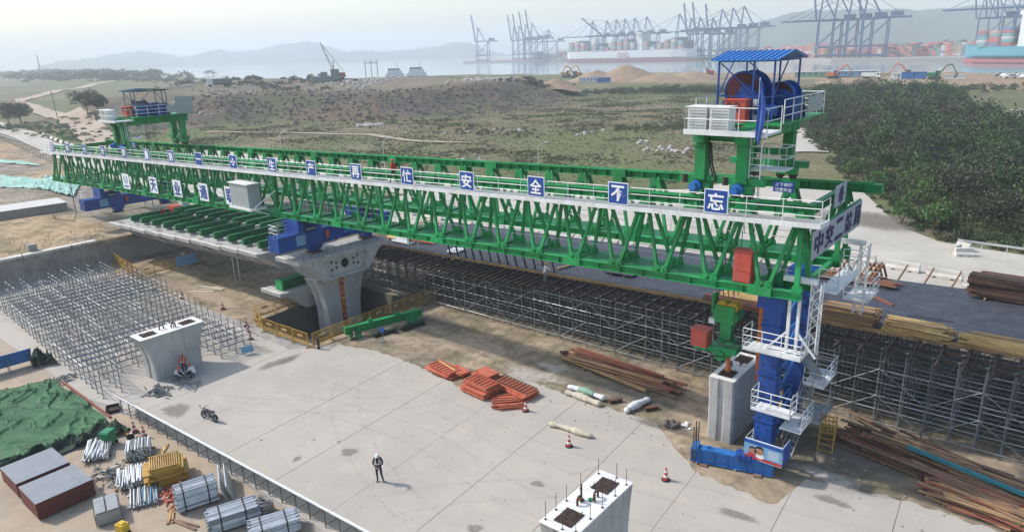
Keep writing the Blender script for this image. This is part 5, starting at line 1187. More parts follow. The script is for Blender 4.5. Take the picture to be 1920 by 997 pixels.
# ================================================================== things in the yard
stack('panel_stack', 'small skewed stack of red formwork panels with a pale batten on top', 'formwork stack', (-33.4, 32.3, 0.05), -0.12, 2.5, 1.15, 0.13, 1, 3, 'red_lead', 0, 1.0)
t = bpy.data.objects['panel_stack']
def panel_ribs(t, L, w, z, m='red_lead', n=7):
    for k in range(n):
        x = -L / 2 + 0.06 + k * (L - 0.12) / (n - 1); b = MB(); b.box((x, 0, z), (0.05, w, 0.05)); b.build('rib', m, t)
    for y in (-w / 2 + 0.03, w / 2 - 0.03): b = MB(); b.box((0, y, z + 0.002), (L, 0.05, 0.054)); b.build('rib', m, t)
panel_ribs(t, 2.4, 1.1, 0.43); b = MB(); b.beam((-1.1, 0.35, 0.5), (1.15, 0.1, 0.5), 0.09, 0.06); b.build('batten', 'timber_yellow', t)
b = MB(); b.box((1.0, 0.5, 0.24), (1.6, 0.9, 0.1), 0.1); b.box((1.05, 0.5, 0.36), (1.6, 0.9, 0.1), -0.06); b.build('offset_panel', 'red_lead', t)
t = stack('panel_stack', 'tall bundle of red formwork panels in the large heap by the dark cone', 'formwork stack', (-29.2, 31.6, 0.05), -0.1, 2.3, 1.3, 0.11, 1, 7, 'red_lead', 0, 0.7, drop=0); panel_ribs(t, 2.2, 1.2, 0.83)
t = stack('panel_stack', 'flat red formwork panels with ribs upward behind the tall red bundle', 'formwork stack', (-27.5, 33.1, 0.05), -0.12, 3.3, 1.2, 0.11, 1, 4, 'red_lead', 0, 0.7); panel_ribs(t, 3.2, 1.1, 0.5, 'steel_rust', 10)
stack('angle_stack', 'fanned heap of red steel angles beside the dark striped cone', 'steel stack', (-26.8, 31.4, 0.05), 0.75, 1.7, 0.1, 0.06, 15, 4, ['red_lead', 'red_lead', 'timber_red'], 0.012, 2.5, drop=0.3)
stack('panel_stack', 'red panels tilted at the back corner of the large red heap', 'formwork stack', (-30.0, 33.0, 0.05), -0.2, 1.5, 1.0, 0.12, 1, 6, 'red_lead', 0, 0.8)
stack('timber_pile', 'long pile of weathered brown timbers on bearers in front of the shoring scaffold', 'timber stack', (-22.8, 39.2, 0.02), -0.07, 7.4, 0.24, 0.12, 6, 6, ['timber', 'timber_old', 'timber_red', 'timber'], 0.05, 3.2, skid='timber_old', drop=0.6)
stack('steel_pile', 'tangle of rusty steel pieces at the head of the long timber pile', 'steel stack', (-27.3, 40.2, 0.02), 0.7, 1.7, 0.12, 0.08, 7, 3, ['rust_dark', 'timber_red'], 0.06, 4.0, drop=0.5)
stack('steel_pile', 'long low pile of rusty bars on the ground by the high scaffold', 'steel stack', (-2.6, 38.6, 0.02), -0.24, 8.6, 0.13, 0.09, 15, 7, ['timber_old', 'timber_red', 'steel_rust', 'timber_old', 'timber'], 0.05, 5.0, skid='timber_old', drop=0.7)
stack('steel_pile', 'lower pile of thin brown bars at the corner of the yard', 'steel stack', (-1.3, 36.7, 0.02), -0.15, 3.6, 0.1, 0.07, 16, 7, ['timber_old', 'timber', 'timber', 'timber_red'], 0.02, 5.0, skid='timber_old', drop=0.5)
t = thing('teal_beam', 'long teal painted steel beam lying on the rusty bar pile', 'steel beam', (-1.6, 38.3, 0.86), -0.26); b = MB(); b.ibeam((-3.6, 0, 0), (3.6, 0, 0), 0.16, 0.18, 0.02); mat('teal', (0.05, 0.24, 0.28), 0.5); b.build('beam', 'teal', t)
for (u, v, rz, L, lab) in ((1155, 754, 0.95, 0.9, 'short rusty steel block beside the white and green roll'), (1222, 768, 0.95, 0.9, 'short rusty steel block beside the white wrapped roll'), (1712, 846, 0.9, 0.6, 'short timber bearer beside the rusty bars'), (1735, 898, 0.9, 0.7, 'small rusty block alone on the damp ground')):
    t = thing('steel_block', lab, 'block', site(u, v), rz); b = MB(); b.ibeam((-L / 2, 0, 0.13), (L / 2, 0, 0.13), 0.26, 0.22, 0.03); b.b2(-L / 2, -L / 2 + 0.03, -0.13, 0.13, 0.02, 0.24); b.build('block', 'steel_rust', t)
def roll(label, a, c, r, m, m2=None, z=0.05):
    a = Vector(a); c = Vector(c); L = (c - a).length; t = thing('wrapped_roll', label, 'roll', ((a.x + c.x) / 2, (a.y + c.y) / 2, z), aim(a, c)); b = MB(); rr = []
    for k in range(25):
        u = k / 24; x = (u - 0.5) * L; q = r * (1 + 0.2 * math.sin(9 * u + r * 50) + rnd.uniform(-0.16, 0.16)) * (1 if 0 < k < 24 else 0.4)
        rr.append([(x, q * 1.15 * math.cos(2 * math.pi * i / 12) + 0.06 * math.sin(5 * u), max(0.0, r * 0.9 + q * math.sin(2 * math.pi * i / 12))) for i in range(12)])
    b.loft(rr); b.build('roll_body', m, t, smooth=True)
    if m2:
        d = MB(); d.loft([[(x, y * 1.05, z_ * 1.03 + 0.005) for x, y, z_ in ring] for ring in rr[7:18]]); d.build('wrapping', m2, t, smooth=True)
    return t
mat('sheet_green', (0.22, 0.36, 0.26), 0.7, 0, 0.15, 3.0)
roll('white roll with pale green wrapping lying on damp ground', site(1065, 730), site(1136, 752), 0.2, 'sheet_white', 'sheet_green')
roll('grey canvas roll lying beside the green wrapped roll', site(1060, 740), site(1128, 763), 0.2, 'canvas')
roll('white plastic wrapped roll lying alone across the damp strip', site(1172, 777), site(1216, 752), 0.2, 'sheet_white')
roll('long twisted cream canvas roll lying on the open yard', site(1030, 799), site(1112, 822), 0.17, 'canvas')
roll('dark net roll lying beside the green ground beam', site(700, 634), site(742, 622), 0.22, 'net_dark'); roll('longer dark net roll beyond the green ground beam', site(750, 622), site(795, 607), 0.22, 'net_dark')
t = thing('rubble_heap', 'small grey heap of rubble beside the damp strip', 'rubble', site(1254, 800)); b = MB()
for k in range(26): b.ball((rnd.gauss(0, 0.3), rnd.gauss(0, 0.2), rnd.uniform(0.05, 0.35)), rnd.uniform(0.08, 0.2), 6, (1, 0.8, 0.7))
b.build('stones', 'stone', t)
t = thing('plastic_sheet', 'crumpled white plastic by the rubble heap', 'plastic', site(1285, 800)); b = MB()
for k in range(10): b.ball((rnd.gauss(0, 0.25), rnd.gauss(0, 0.15), 0.06), rnd.uniform(0.08, 0.16), 6, (1.3, 1, 0.6))
b.build('sheet', 'sheet_white', t)
# trestle
t = thing('trestle', 'rusty yellow ladder trestle standing beside the support leg', 'trestle', (-8.9, 38.2, 0.03), 0.15)
for s in (-1, 1):
    b = MB()
    for x in (-0.38, 0.38): b.beam((x, s * 0.75, 0), (x, s * 0.12, 1.95), 0.07, 0.07)
    for k in range(6): u = k / 6; b.beam((-0.38, s * (0.75 - 0.63 * u), 1.95 * u + 0.1), (0.38, s * (0.75 - 0.63 * u), 1.95 * u + 0.1), 0.045, 0.045)
    for x in (-0.2, 0.0, 0.2): b.beam((x, s * 0.4, 1.1), (x, s * 0.12, 1.95), 0.03, 0.03)
    b.build('ladder_side', 'yellow_steel', t)
b = MB()
for k in range(4): b.tube((-13.9 + k * 0.12, 35.0 - 0.1 * (k % 2), 0), (-13.9 + k * 0.12, 35.0, 1.6), 0.03, 5)
# green ground beam
gb = thing('lifting_beam', 'long green lifting beam lying on blocks beside the pit barriers', 'steel beam', (-43.45, 35.4, 0.02), aim((-44.4, 32.1), (-42.5, 38.7)))
b = MB(); b.ibeam((-3.4, 0, 0.72), (3.4, 0, 0.72), 0.42, 0.62, 0.05, stiff=0.85); b.b2(-3.45, -3.4, -0.22, 0.22, 0.4, 1.04); b.b2(3.4, 3.45, -0.22, 0.22, 0.4, 1.04); b.build('body', 'green', gb)
for x in (-2.6, 2.6): b = MB(); b.b2(x - 0.4, x + 0.4, -0.35, 0.35, 0.0, 0.4); b.b2(x - 0.25, x + 0.25, -0.5, 0.5, 0.05, 0.3); b.build('shoe', 'green', gb)
for x in (-1.2, 1.2): b = MB(); b.b2(x - 0.2, x + 0.2, -0.05, 0.05, 1.03, 1.28); b.build('lug', 'green', gb)

# ------------------------------------------------------------------ traffic cones
cone = thing('traffic_cone', 'x', 'traffic cone', (0, 0, 0), 0, 'red and white striped cones')
b = MB(); b.prism([(0.26 * math.cos(t * math.pi / 4 + 0.39), 0.26 * math.sin(t * math.pi / 4 + 0.39)) for t in range(8)], 'z', 0, 0.06); b.build('base', 'rubber', cone)
for k, (ra, rb_, za, zb_) in enumerate(((0.17, 0.14, 0.06, 0.22), (0.14, 0.115, 0.22, 0.37), (0.115, 0.09, 0.37, 0.52), (0.09, 0.065, 0.52, 0.67), (0.065, 0.045, 0.67, 0.8))):
    b = MB(); b.lathe((0, 0, 0), [(ra, za), (rb_, zb_)], 12); b.build('band', 'cone_red' if k % 2 == 0 else 'white_cloth', cone)
CN = [((-70.8, 28.8), 'striped cone standing farthest along the dirt strip toward the abutment'), ((-66.0, 29.3), 'striped cone on the dirt strip below the hung deck segments'), ((-59.7, 30.0), 'striped cone midway along the dirt strip by the low scaffold'), ((-53.9, 28.9), 'first of three cones clustered at the barrier corner, farthest back'), ((-52.4, 28.2), 'middle one of three cones clustered at the barrier corner'), ((-50.9, 27.5), 'front one of three cones clustered at the barrier corner'), ((-43.9, 32.6), 'striped cone against the end of the green ground beam'), ((-20.6, 29.5), 'striped cone alone on the yard by the cream canvas roll'), ((-14.6, 29.8), 'striped cone on the yard in front of the blue anchor beam'), ((-25.2, 31.3), 'dark cone leaning on the heap of red panels'), ((-43.3, 14.9), 'upright cone behind the pipe stack by the banner frames'), ((-42.2, 15.0), 'second upright cone beside the fallen one by the pipe stack')]
for i, ((x, y), lab) in enumerate(CN):
    if i == 0: cone.location = (x, y, 0.05); cone['label'] = lab
    else: dup(cone, (x, y, 0.05), rnd.random(), lab)
for o in [o for o in bpy.data.objects if o.name.startswith('traffic_cone')]: o.scale = (0.9, 0.9, 0.9)
fc = dup(cone, (-42.4, 14.3, 0.28), 0.4, 'fallen cone lying on its side by the pipe stack'); fc.rotation_euler = (0, 1.45, 2.6)

# ------------------------------------------------------------------ yellow barrier panels
brm = {}
def barrier_proto():
    t = thing('barrier_panel', 'x', 'barrier', (0, 0, 0), 0, 'yellow site barrier panels')
    b = MB()
    for x in (-0.93, 0.93): b.beam((x, 0, 0.02), (x, 0, 1.22), 0.05, 0.05); b.beam((x, -0.25, 0.03), (x, 0.25, 0.03), 0.05, 0.05)
    for z in (0.2, 0.42, 1.2): b.beam((-0.93, 0, z), (0.93, 0, z), 0.04, 0.04)
    b.build('frame', 'yellow_steel', t)
    bm = MB(); bm.beam((0, 0, 0.42), (0, 0, 1.2), 0.022, 0.022); me = bm.mesh('bar', 'yellow_steel')
    for k in range(13): place('bar', me, t, (-0.8 + k * 0.133, 0, 0))
    b = MB(); b.b2(-0.32, 0.32, -0.03, -0.015, 0.76, 0.94); b.build('plate', 'timber_yellow', t)
    b = MB(); b.b2(-0.9, 0.9, -0.02, -0.005, 0.22, 0.32)
    b.build('kick_board', 'yellow_steel', t)
    return t
bp_ = barrier_proto(); first = True
runs = [([(-85.0, 30.9), (-76.2, 29.7), (-76.6, 35.2)], 'row by the abutment'), ([(-55.0, 36.5), (-54.6, 30.2), (-51.6, 29.1), (-45.3, 29.25)], 'pit side facing the low scaffold'), ([(-45.1, 29.4), (-45.2, 43.2)], 'pit side facing the yard')]
for pts, nm in runs:
    cnt = 0
    for a, c in zip(pts[:-1], pts[1:]):
        a = Vector((*a, 0)); c = Vector((*c, 0)); n = max(1, round((c - a).length / 1.95))
        for k in range(n):
            q = a.lerp(c, (k + 0.5) / n); rz = aim(a, c); lab = '%s yellow barrier panel of the %s' % (ORD[cnt], nm); cnt += 1
            if first: bp_.location = (q.x, q.y, 0.06); bp_.rotation_euler = (0, 0, rz); bp_['label'] = lab; first = False
            else: dup(bp_, (q.x, q.y, 0.06), rz + rnd.uniform(-0.06, 0.06), lab)
# boards and posts under the bridge
t = thing('notice_board', 'pale blue notice board on posts under the bridge by the abutment', 'notice board', (-75.2, 34.6, 0.02), 1.5); b = MB(); b.b2(-1.1, 1.1, -0.03, 0.03, 0.55, 1.65); b.build('panel', 'blue_pale', t); b = MB()
for x in (-0.9, 0.9): b.beam((x, 0.06, 0), (x, 0.06, 1.7), 0.06, 0.06)
b.build('post', 'galv', t)
for k, x in enumerate((-67.2, -66.2)):
    t = thing('steel_prop', '%s of two slim steel props standing under the hung segments' % ORD[k], 'prop', (x, 35.6, 0.0)); b = MB(); b.tube((0, 0, 0), (0, 0, 2.9), 0.06, 8); b.build('tube', 'galv_light', t); b = MB(); b.box((0, 0, 0.02), (0.25, 0.25, 0.03)); b.box((0, 0, 2.92), (0.25, 0.25, 0.03)); b.build('plate', 'galv', t)
stack('board_pile', 'few pale boards thrown down on the ground under the bridge', 'boards', (-66.4, 32.2, 0.03), 0.5, 2.4, 0.25, 0.05, 4, 1, 'canvas', 0.12, 3.0)
t = thing('small_sign', 'small pale blue sign leaning at the edge of the low scaffold', 'sign', (-48.3, 25.7, 0.05), 1.2); b = MB(); b.box((0, 0, 0.42), (0.9, 0.03, 0.5)); b.build('panel', 'blue_pale', t); b = MB(); b.beam((-0.35, 0.03, 0), (-0.35, 0.03, 0.6), 0.03, 0.03); b.beam((0.35, 0.03, 0), (0.35, 0.03, 0.6), 0.03, 0.03); b.build('stand', 'galv', t)
t = thing('bollard', 'short dark bollard post at the corner of the pit barriers', 'bollard', site(598, 655)); b = MB(); b.tube((0, 0, 0.03), (0, 0, 0.85), 0.09, 10); b.tube((0, 0, 0.85), (0, 0, 0.9), 0.11, 10); b.build('post', 'rubber', t)
t = thing('warning_sign', 'small blue sign on a thin stand in front of the green ground beam', 'sign', site(718, 640)); b = MB(); b.tube((0, 0, 0.03), (0, 0, 0.9), 0.025, 6); b.box((0, 0, 0.05), (0.4, 0.4, 0.05)); b.build('stand', 'galv', t); b = MB(); b.box((0, -0.02, 1.0), (0.5, 0.03, 0.38)); b.build('panel', 'sign_blue', t)

# ------------------------------------------------------------------ tilted banner frames
fa, fb = Vector((-46.6, 15.25, 0)), Vector((-21.5, 16.35, 0)); n = 11; rz = aim(fa, fb)
mat('banner_back', (0.62, 0.65, 0.65), 0.6, 0, 0.12, 1.0, transl=0.55)
pr_ = None
for k in range(n):
    q = fa.lerp(fb, (k + 0.5) / n); L = (fb - fa).length / n; lab = '%s tilted banner frame of the fence counted from the low scaffold' % ORD[k]
    if pr_ is None:
        t = thing('banner_frame', lab, 'banner frame', (q.x, q.y, 0.02), rz, 'tilted banner frames in a row')
        b = MB(); b.add([(-L / 2 + 0.03, 0.04, 1.39), (L / 2 - 0.03, 0.04, 1.39), (L / 2 - 0.03, 1.14, 0.13), (-L / 2 + 0.03, 1.14, 0.13)], [(0, 1, 2, 3)]); b.build('panel', 'banner_back', t)
        b = MB(); b.beam((-L / 2 + 0.01, 0.0, 1.42), (L / 2 - 0.01, 0.0, 1.42), 0.06, 0.06); b.build('top_rail', 'white_paint', t)
        b = MB(); b.beam((-L / 2 + 0.01, 1.17, 0.1), (L / 2 - 0.01, 1.17, 0.1), 0.06, 0.08); b.build('bottom_rail', 'white_paint', t)
        for x in (-L / 2 + 0.1, 0.05):
            b = MB(); b.beam((x, 0.0, 1.38), (x, 1.1, 0.1), 0.06, 0.07); b.build('rib', 'galv', t)
            b = MB(); b.beam((x + 0.03, 0.28, 0), (x + 0.03, 0.28, 1.02), 0.05, 0.05); b.beam((x + 0.03, 0.28, 0.15), (x + 0.03, 1.0, 0.15), 0.03, 0.03); b.build('post', 'galv_dark', t)
        pr_ = t
    else: dup(pr_, (q.x, q.y, 0.02), rz, lab)

# ------------------------------------------------------------------ storage corner
def ply(label, x0, x1, y0, y1, h, rz=0.0):
    t = thing('plywood_stack', label, 'plywood stack', ((x0 + x1) / 2, (y0 + y1) / 2, 0.02), rz); w, d = (x1 - x0), (y1 - y0); n = 22; m1 = MB(); m1.box((0, 0, 0), (w, d, h / n * 0.86)); me = m1.mesh('sheet', 'plyedge')
    for k in range(n): o = place('sheet', me, t, (rnd.uniform(-0.012, 0.012), rnd.uniform(-0.012, 0.012), 0.08 + (k + 0.5) * h / n), rnd.uniform(-0.004, 0.004))
    b = MB(); b.box((0, -0.28, 0.09 + h), (w + 0.02, d - 0.55, 0.02)); b.box((0.0, d / 2 - 0.28, 0.095 + h), (w + 0.02, 0.54, 0.018)); b.build('top_sheet', 'plytop', t)
    for y in (-d / 3, d / 3): b = MB(); b.box((0, y, 0.04), (w, 0.1, 0.08)); b.build('bearer', 'timber_old', t)
    return t
ply('plywood stack with grey top sheets next to the green tarpaulin', -43.7, -41.15, 8.0, 10.6, 0.82); ply('plywood stack with grey top sheets nearest to the storage stacks', -40.55, -38.1, 7.95, 10.65, 0.92)
t = thing('wheeled_bin', 'green wheeled bin standing at the edge of the green tarpaulin', 'bin', (-43.05, 13.35, 0.02), 0.5)
b = MB(); b.loft([[(-0.24, -0.26, 0.08), (0.24, -0.26, 0.08), (0.24, 0.26, 0.08), (-0.24, 0.26, 0.08)], [(-0.3, -0.34, 0.88), (0.3, -0.34, 0.88), (0.3, 0.34, 0.88), (-0.3, 0.34, 0.88)]]); b.build('body', 'bin_green', t)
b = MB(); b.loft([[(-0.33, -0.38, 0.882), (0.33, -0.38, 0.882), (0.33, 0.38, 0.882), (-0.33, 0.38, 0.882)], [(-0.28, -0.3, 0.97), (0.28, -0.3, 0.97), (0.28, 0.3, 0.97), (-0.28, 0.3, 0.97)]]); b.build('lid', 'bin_green', t)
for x in (-0.27, 0.27): b = MB(); b.tube((x - 0.03, 0.26, 0.1), (x + 0.03, 0.26, 0.1), 0.1, 10); b.build('wheel', 'rubber', t)
stack('pole_bundle', 'fan of white poles on timbers beside the green tarpaulin', 'pole bundle', (-42.6, 12.5, 0.02), -0.5, 1.9, 0.06, 0.05, 20, 7, ['white_paint', 'galv_light'], 0.002, 3.0, tube=True, skid='timber_old', drop=0.5)
stack('pole_bundle', 'racked bundle of white and dark poles by the fallen cone', 'pole bundle', (-40.3, 13.9, 0.02), -0.45, 1.35, 0.075, 0.07, 16, 10, ['white_paint', 'galv_light', 'galv_dark'], 0.004, 1.0, tube=True, skid='timber_old', drop=0.1)
stack('pole_bundle', 'low bundle of white poles in front of the yellow frame stack', 'pole bundle', (-37.9, 12.4, 0.02), -0.42, 1.7, 0.075, 0.07, 16, 6, ['white_paint', 'galv_light'], 0.006, 2.0, tube=True, skid='timber_old', drop=0.4)
stack('pole_bundle', 'flat spread of blue grey poles beside the grey slab crate', 'pole bundle', (-35.7, 12.1, 0.02), -0.42, 1.6, 0.075, 0.07, 17, 3, ['galv', 'galv_light', 'blue_pale'], 0.004, 1.5, tube=True, skid='white_paint', drop=0.4)
stack('pole_bundle', 'square banded bundle of galvanized poles nearest the orange clamps', 'pole bundle', (-33.0, 13.6, 0.02), 1.25, 1.95, 0.06, 0.058, 17, 19, ['galv', 'galv_light'], 0.001, 0.6, tube=True, skid='timber_old')
stack('pole_bundle', 'banded bundle of galvanized poles in the middle of the bottom row', 'pole bundle', (-29.95, 13.9, 0.02), 1.2, 2.3, 0.06, 0.058, 18, 14, ['galv', 'galv_light'], 0.001, 0.8, tube=True, skid='timber_old')
stack('pole_bundle', 'banded bundle of galvanized poles next to the coil of chain', 'pole bundle', (-27.6, 14.7, 0.02), 1.15, 2.2, 0.06, 0.058, 18, 12, ['galv', 'galv_light'], 0.001, 0.8, tube=True, skid='timber_old')
for o_ in [o for o in bpy.data.objects if o.name.startswith('pole_bundle') and o.type == 'EMPTY' and 'banded' in o['label']]:
    n_ = 17 if 'square' in o_['label'] else 18; h_ = {'square': 19 * .058, 'middle': 14 * .058, 'coil o': 12 * .058}[[k for k in ('square', 'middle', 'coil o') if k in o_['label']][0]]; w_ = n_ * .061
    for x in (-0.6, 0.55): b = MB(); b.b2(x - .03, x + .03, -w_ / 2 - .03, -w_ / 2 - .02, 0.1, h_ + .13); b.b2(x - .03, x + .03, w_ / 2 + .02, w_ / 2 + .03, 0.1, h_ + .13); b.b2(x - .03, x + .03, -w_ / 2 - .03, w_ / 2 + .03, h_ + .131, h_ + .14); b.build('strap', 'rubber', o_)
t = stack('frame_stack', 'square stack of yellow scaffold frames in the storage corner', 'frame stack', (-36.5, 13.65, 0.04), -0.42, 1.55, 1.5, 0.1, 1, 11, 'yellow_steel', 0, 1.0)
for k in range(13): b = MB(); b.box((0, -0.66 + k * 0.11, 1.18), (1.45, 0.035, 0.05)); b.build('slat', 'timber_yellow', t)
for x in (-0.72, 0.72): b = MB(); b.box((x, 0, 1.17), (0.07, 1.5, 0.07)); b.build('slat', 'yellow_steel', t)
t = thing('slab_crate', 'grey crate of flat slabs with wire sides by the plywood stack', 'crate', (-35.7, 10.3, 0.02), -0.3)
for k in range(9): b = MB(); b.box((0, 0, 0.09 + k * 0.07), (1.5, 1.1, 0.06)); b.build('slab_piece', 'concrete_old', t)
b = MB(); b.box((0, -0.3, 0.75), (1.5, 0.45, 0.06)); b.box((0, 0.25, 0.74), (1.5, 0.5, 0.05)); b.build('lid_board', 'galv', t)
b = MB()
for x in np.linspace(-0.77, 0.77, 9): b.beam((x, -0.58, 0), (x, -0.58, 0.72), 0.02, 0.02); b.beam((x, 0.58, 0), (x, 0.58, 0.72), 0.02, 0.02)
b.build('wire_side', 'galv_dark', t)
def heap(name, label, cat, c, rx, ry, h, n, L, r, m, seed=1):
    t = thing(name, label, cat, (c[0], c[1], 0.02)); b = MB(); q = random.Random(seed)
    for k in range(n):
        x, y = q.gauss(0, rx), q.gauss(0, ry); z = 0.05 + h * q.random() * math.exp(-(x / rx) ** 2 - (y / ry) ** 2); a = q.random() * 6.28; e = q.uniform(-0.25, 0.25); l = L * q.uniform(0.5, 1)
        p = Vector((x, y, z)); d = Vector((math.cos(a), math.sin(a), e)) * l / 2; lo = min((p - d).z, (p + d).z)
        if lo < 0.03: p.z += 0.03 - lo
        b.tube(p - d, p + d, r, 5)
        if k % 2 == 0: b.box(tuple(p + d), (r * 4, r * 4, r * 3), a)
    stuff(b.build('pieces', m, t)); return t
heap('clamp_heap', 'loose heap of dark scaffold clamps and jacks behind the plywood stack', 'steel heap', site(205, 893), 0.55, 0.6, 0.3, 60, 0.6, 0.028, 'galv_dark', 2)
heap('clamp_heap', 'heap of rusty orange clamps at the foot of the yellow frames', 'steel heap', site(340, 925), 0.5, 0.45, 0.5, 120, 0.5, 0.03, 'red_lead', 3)
heap('clamp_heap', 'small heap of tubes and couplers on the paving beside the flared pier', 'steel heap', site(298, 735), 0.6, 0.35, 0.25, 50, 0.7, 0.035, 'galv_dark', 4)
heap('clamp_heap', 'small heap of tubes at the corner of the low scaffold', 'steel heap', site(118, 712), 0.5, 0.35, 0.2, 40, 0.6, 0.03, 'galv_dark', 5)
heap('tube_heap', 'grey tubes and tools scattered in front of the squatting workers', 'steel heap', site(345, 716), 0.9, 0.25, 0.12, 30, 1.0, 0.035, 'galv', 6)
t = thing('chain_coil', 'coiled heap of grey chain and wire beside the pole bundles', 'chain', site(497, 962), 0); b = MB()
for k in range(46):
    a = rnd.random() * 6.28; r = rnd.uniform(0.25, 0.5); z = 0.08 + 0.75 * rnd.random(); c = Vector((rnd.gauss(0, 0.08), rnd.gauss(0, 0.08), z)); tl = rnd.uniform(-0.5, 0.5)
    pts = [c + Vector((r * math.cos(q), r * math.sin(q) * 0.8, r * 0.35 * math.sin(q + a) * tl)) for q in np.linspace(0, 6.28, 10)]
    b.path([Vector((p.x, p.y, max(0.03, p.z))) for p in pts], 0.022, 4)
stuff(b.build('coil', 'concrete_old', t))
t = thing('leaning_frame', 'pair of pale sheet panels leaning together beside the pole bundle', 'panel', (-32.9, 14.95, 0.02), -0.5)
for k, y in enumerate((0, 0.3)):
    b = MB(); b.beam((-1.15, y, 0.5), (1.15, y + 0.1, 0.5), 0.04, 0.95, (0, -0.3, 1)); b.build('sheet', 'banner_back', t)
    b = MB(); b.beam((-1.18, y - 0.14, 0.98), (1.18, y - 0.04, 0.98), 0.05, 0.05); b.build('edge', 'galv_light', t)
for k, (u, v, L, m, lab, rz) in enumerate(((300, 850, 2.0, 'timber_yellow', 'pale curved batten beside the pole rack', -0.9), (318, 970, 1.2, 'timber', 'flat plank on the ground before the pole bundles', -0.6), (345, 985, 1.7, 'timber_old', 'dark plank at the frame edge before the pole bundles', 0.2), (302, 935, 0.8, 'white_paint', 'short white poles dropped beside the blue grey spread', 0.9), (212, 769, 0.8, 'rust_dark', 'shallow rusty tray on the paving by the low scaffold', -0.4), (235, 815, 0.7, 'timber', 'short plank by the green bin', 0.3))):
    p = site(u, v); t = thing('plank', lab, 'plank', (p.x, p.y, 0.03), rz); b = MB()
    if m == 'rust_dark': b.b2(-0.5, 0.5, -0.4, 0.4, 0.02, 0.05); b.b2(-0.5, 0.5, -0.4, -0.36, 0.05, 0.22); b.b2(-0.5, 0.5, 0.36, 0.4, 0.05, 0.22); b.b2(-0.5, -0.46, -0.36, 0.36, 0.05, 0.22); b.b2(0.46, 0.5, -0.36, 0.36, 0.05, 0.22)
    else: b.box((0, 0, 0.04), (L, 0.14, 0.05)); b.box((0.1, 0.17, 0.04), (L * 0.8, 0.1, 0.05), 0.1)
    b.build('board', m, t)
t = thing('yellow_box', 'small yellow machine box at the bottom edge of the storage corner', 'machine', site(232, 1000), 0.3); b = MB(); b.box((0, 0, 0.35), (0.5, 0.4, 0.5)); b.box((0, 0, 0.62), (0.3, 0.25, 0.08)); b.build('housing', 'yellow', t); b = MB(); b.tube((-0.3, -0.15, 0.1), (-0.3, 0.15, 0.1), 0.1, 10); b.tube((0.3, -0.15, 0.1), (0.3, 0.15, 0.1), 0.1, 10); b.build('wheel', 'rubber', t)
# crumpled green tarpaulin: folds are geometry
def cloth(name, label, corners, m, amp, n=70, z=0.03, fold=1.0, seed=0, cat='tarpaulin'):
    A, B, C, Dd = [Vector((*c[:2], 0)) for c in corners]; V = []
    us = np.linspace(0, 1, n); 
    for i in range(n):
        for j in range(n):
            u, v = us[i], us[j]; p = A.lerp(B, u).lerp(Dd.lerp(C, u), v); w = vnoise(p.x + seed, p.y, 0.9) - 0.5
            p = p + Vector((0.25 * (vnoise(p.x, p.y + seed, 1.7) - 0.5), 0.25 * (vnoise(p.x + 50, p.y, 1.7) - 0.5), 0)) * (2 if min(u, v, 1 - u, 1 - v) < 0.03 else 1)
            wx = p.x + 1.6 * vnoise(p.x, p.y + seed, 2.2); wy = p.y + 1.6 * vnoise(p.x + 31, p.y, 2.2); r1 = 1 - abs(2 * vnoise(wx * 0.6 + seed, wy * 1.3 + 0.5 * wx, 1.1) - 1); r2 = 1 - abs(2 * vnoise(wx * 1.4 - wy + seed, wy * 0.6 + 9, 0.5) - 1)
            V.append((p.x, p.y, z + amp * (1.0 * r1 ** 12 + 0.7 * r2 ** 12 + 0.22 * (w + 0.5) + 0.3 * vnoise(p.x + 7, p.y, 3.0)) * fold))
    V = np.array(V); o = V.mean(0) * np.array((1, 1, 0)); ids = np.arange(n * n).reshape(n, n); q = np.stack([ids[:-1, :-1], ids[1:, :-1], ids[1:, 1:], ids[:-1, 1:]], -1).reshape(-1, 4)
    ob = place(name, mesh_np(name, V - o, q, m, None, True), None, tuple(o)); return tag(ob, label, cat)
cloth('tarpaulin', 'large crumpled green tarpaulin spread on the ground in the storage corner', [(-57.5, 10.2), (-56.2, 14.7), (-45.6, 14.5), (-45.5, 7.6)], 'tarp_green', 0.2, 130)
cloth('netting', 'dark green netting bunched along the edge of the tarpaulin', [(-45.9, 8.0), (-45.7, 14.7), (-43.6, 14.9), (-44.6, 8.6)], 'net_dark', 0.45, 40, seed=9, cat='netting')
t = thing('kerb_timber', 'red timber edge along the green tarpaulin', 'timber', (-50.8, 14.85, 0.02), aim((-55, 14.9), (-47, 14.75))); b = MB(); b.box((0, 0, 0.07), (8.6, 0.12, 0.14)); b.build('beam', 'timber_red', t)
t = thing('display_board', 'blue display board leaning at the left edge beside the low scaffold', 'display board', (-60.4, 13.2, 0.02), 1.5); b = MB(); b.beam((-1.6, 0.25, 0.85), (1.6, 0.25, 0.85), 0.04, 1.3, (0, -0.5, 1)); b.build('panel', 'blue_mid', t); b = MB()
for x in (-1.5, 0, 1.5): b.beam((x, 0.5, 0.0), (x, -0.05, 1.4), 0.05, 0.05); b.beam((x, -0.5, 0), (x, 0.05, 1.0), 0.05, 0.05)
b.build('frame', 'galv_dark', t)
cloth('netting', 'black netting heap behind the blue display board', [(-61.5, 14.6), (-61.0, 16.0), (-58.9, 15.9), (-59.5, 14.6)], 'net_dark', 0.9, 26, seed=20, cat='netting')
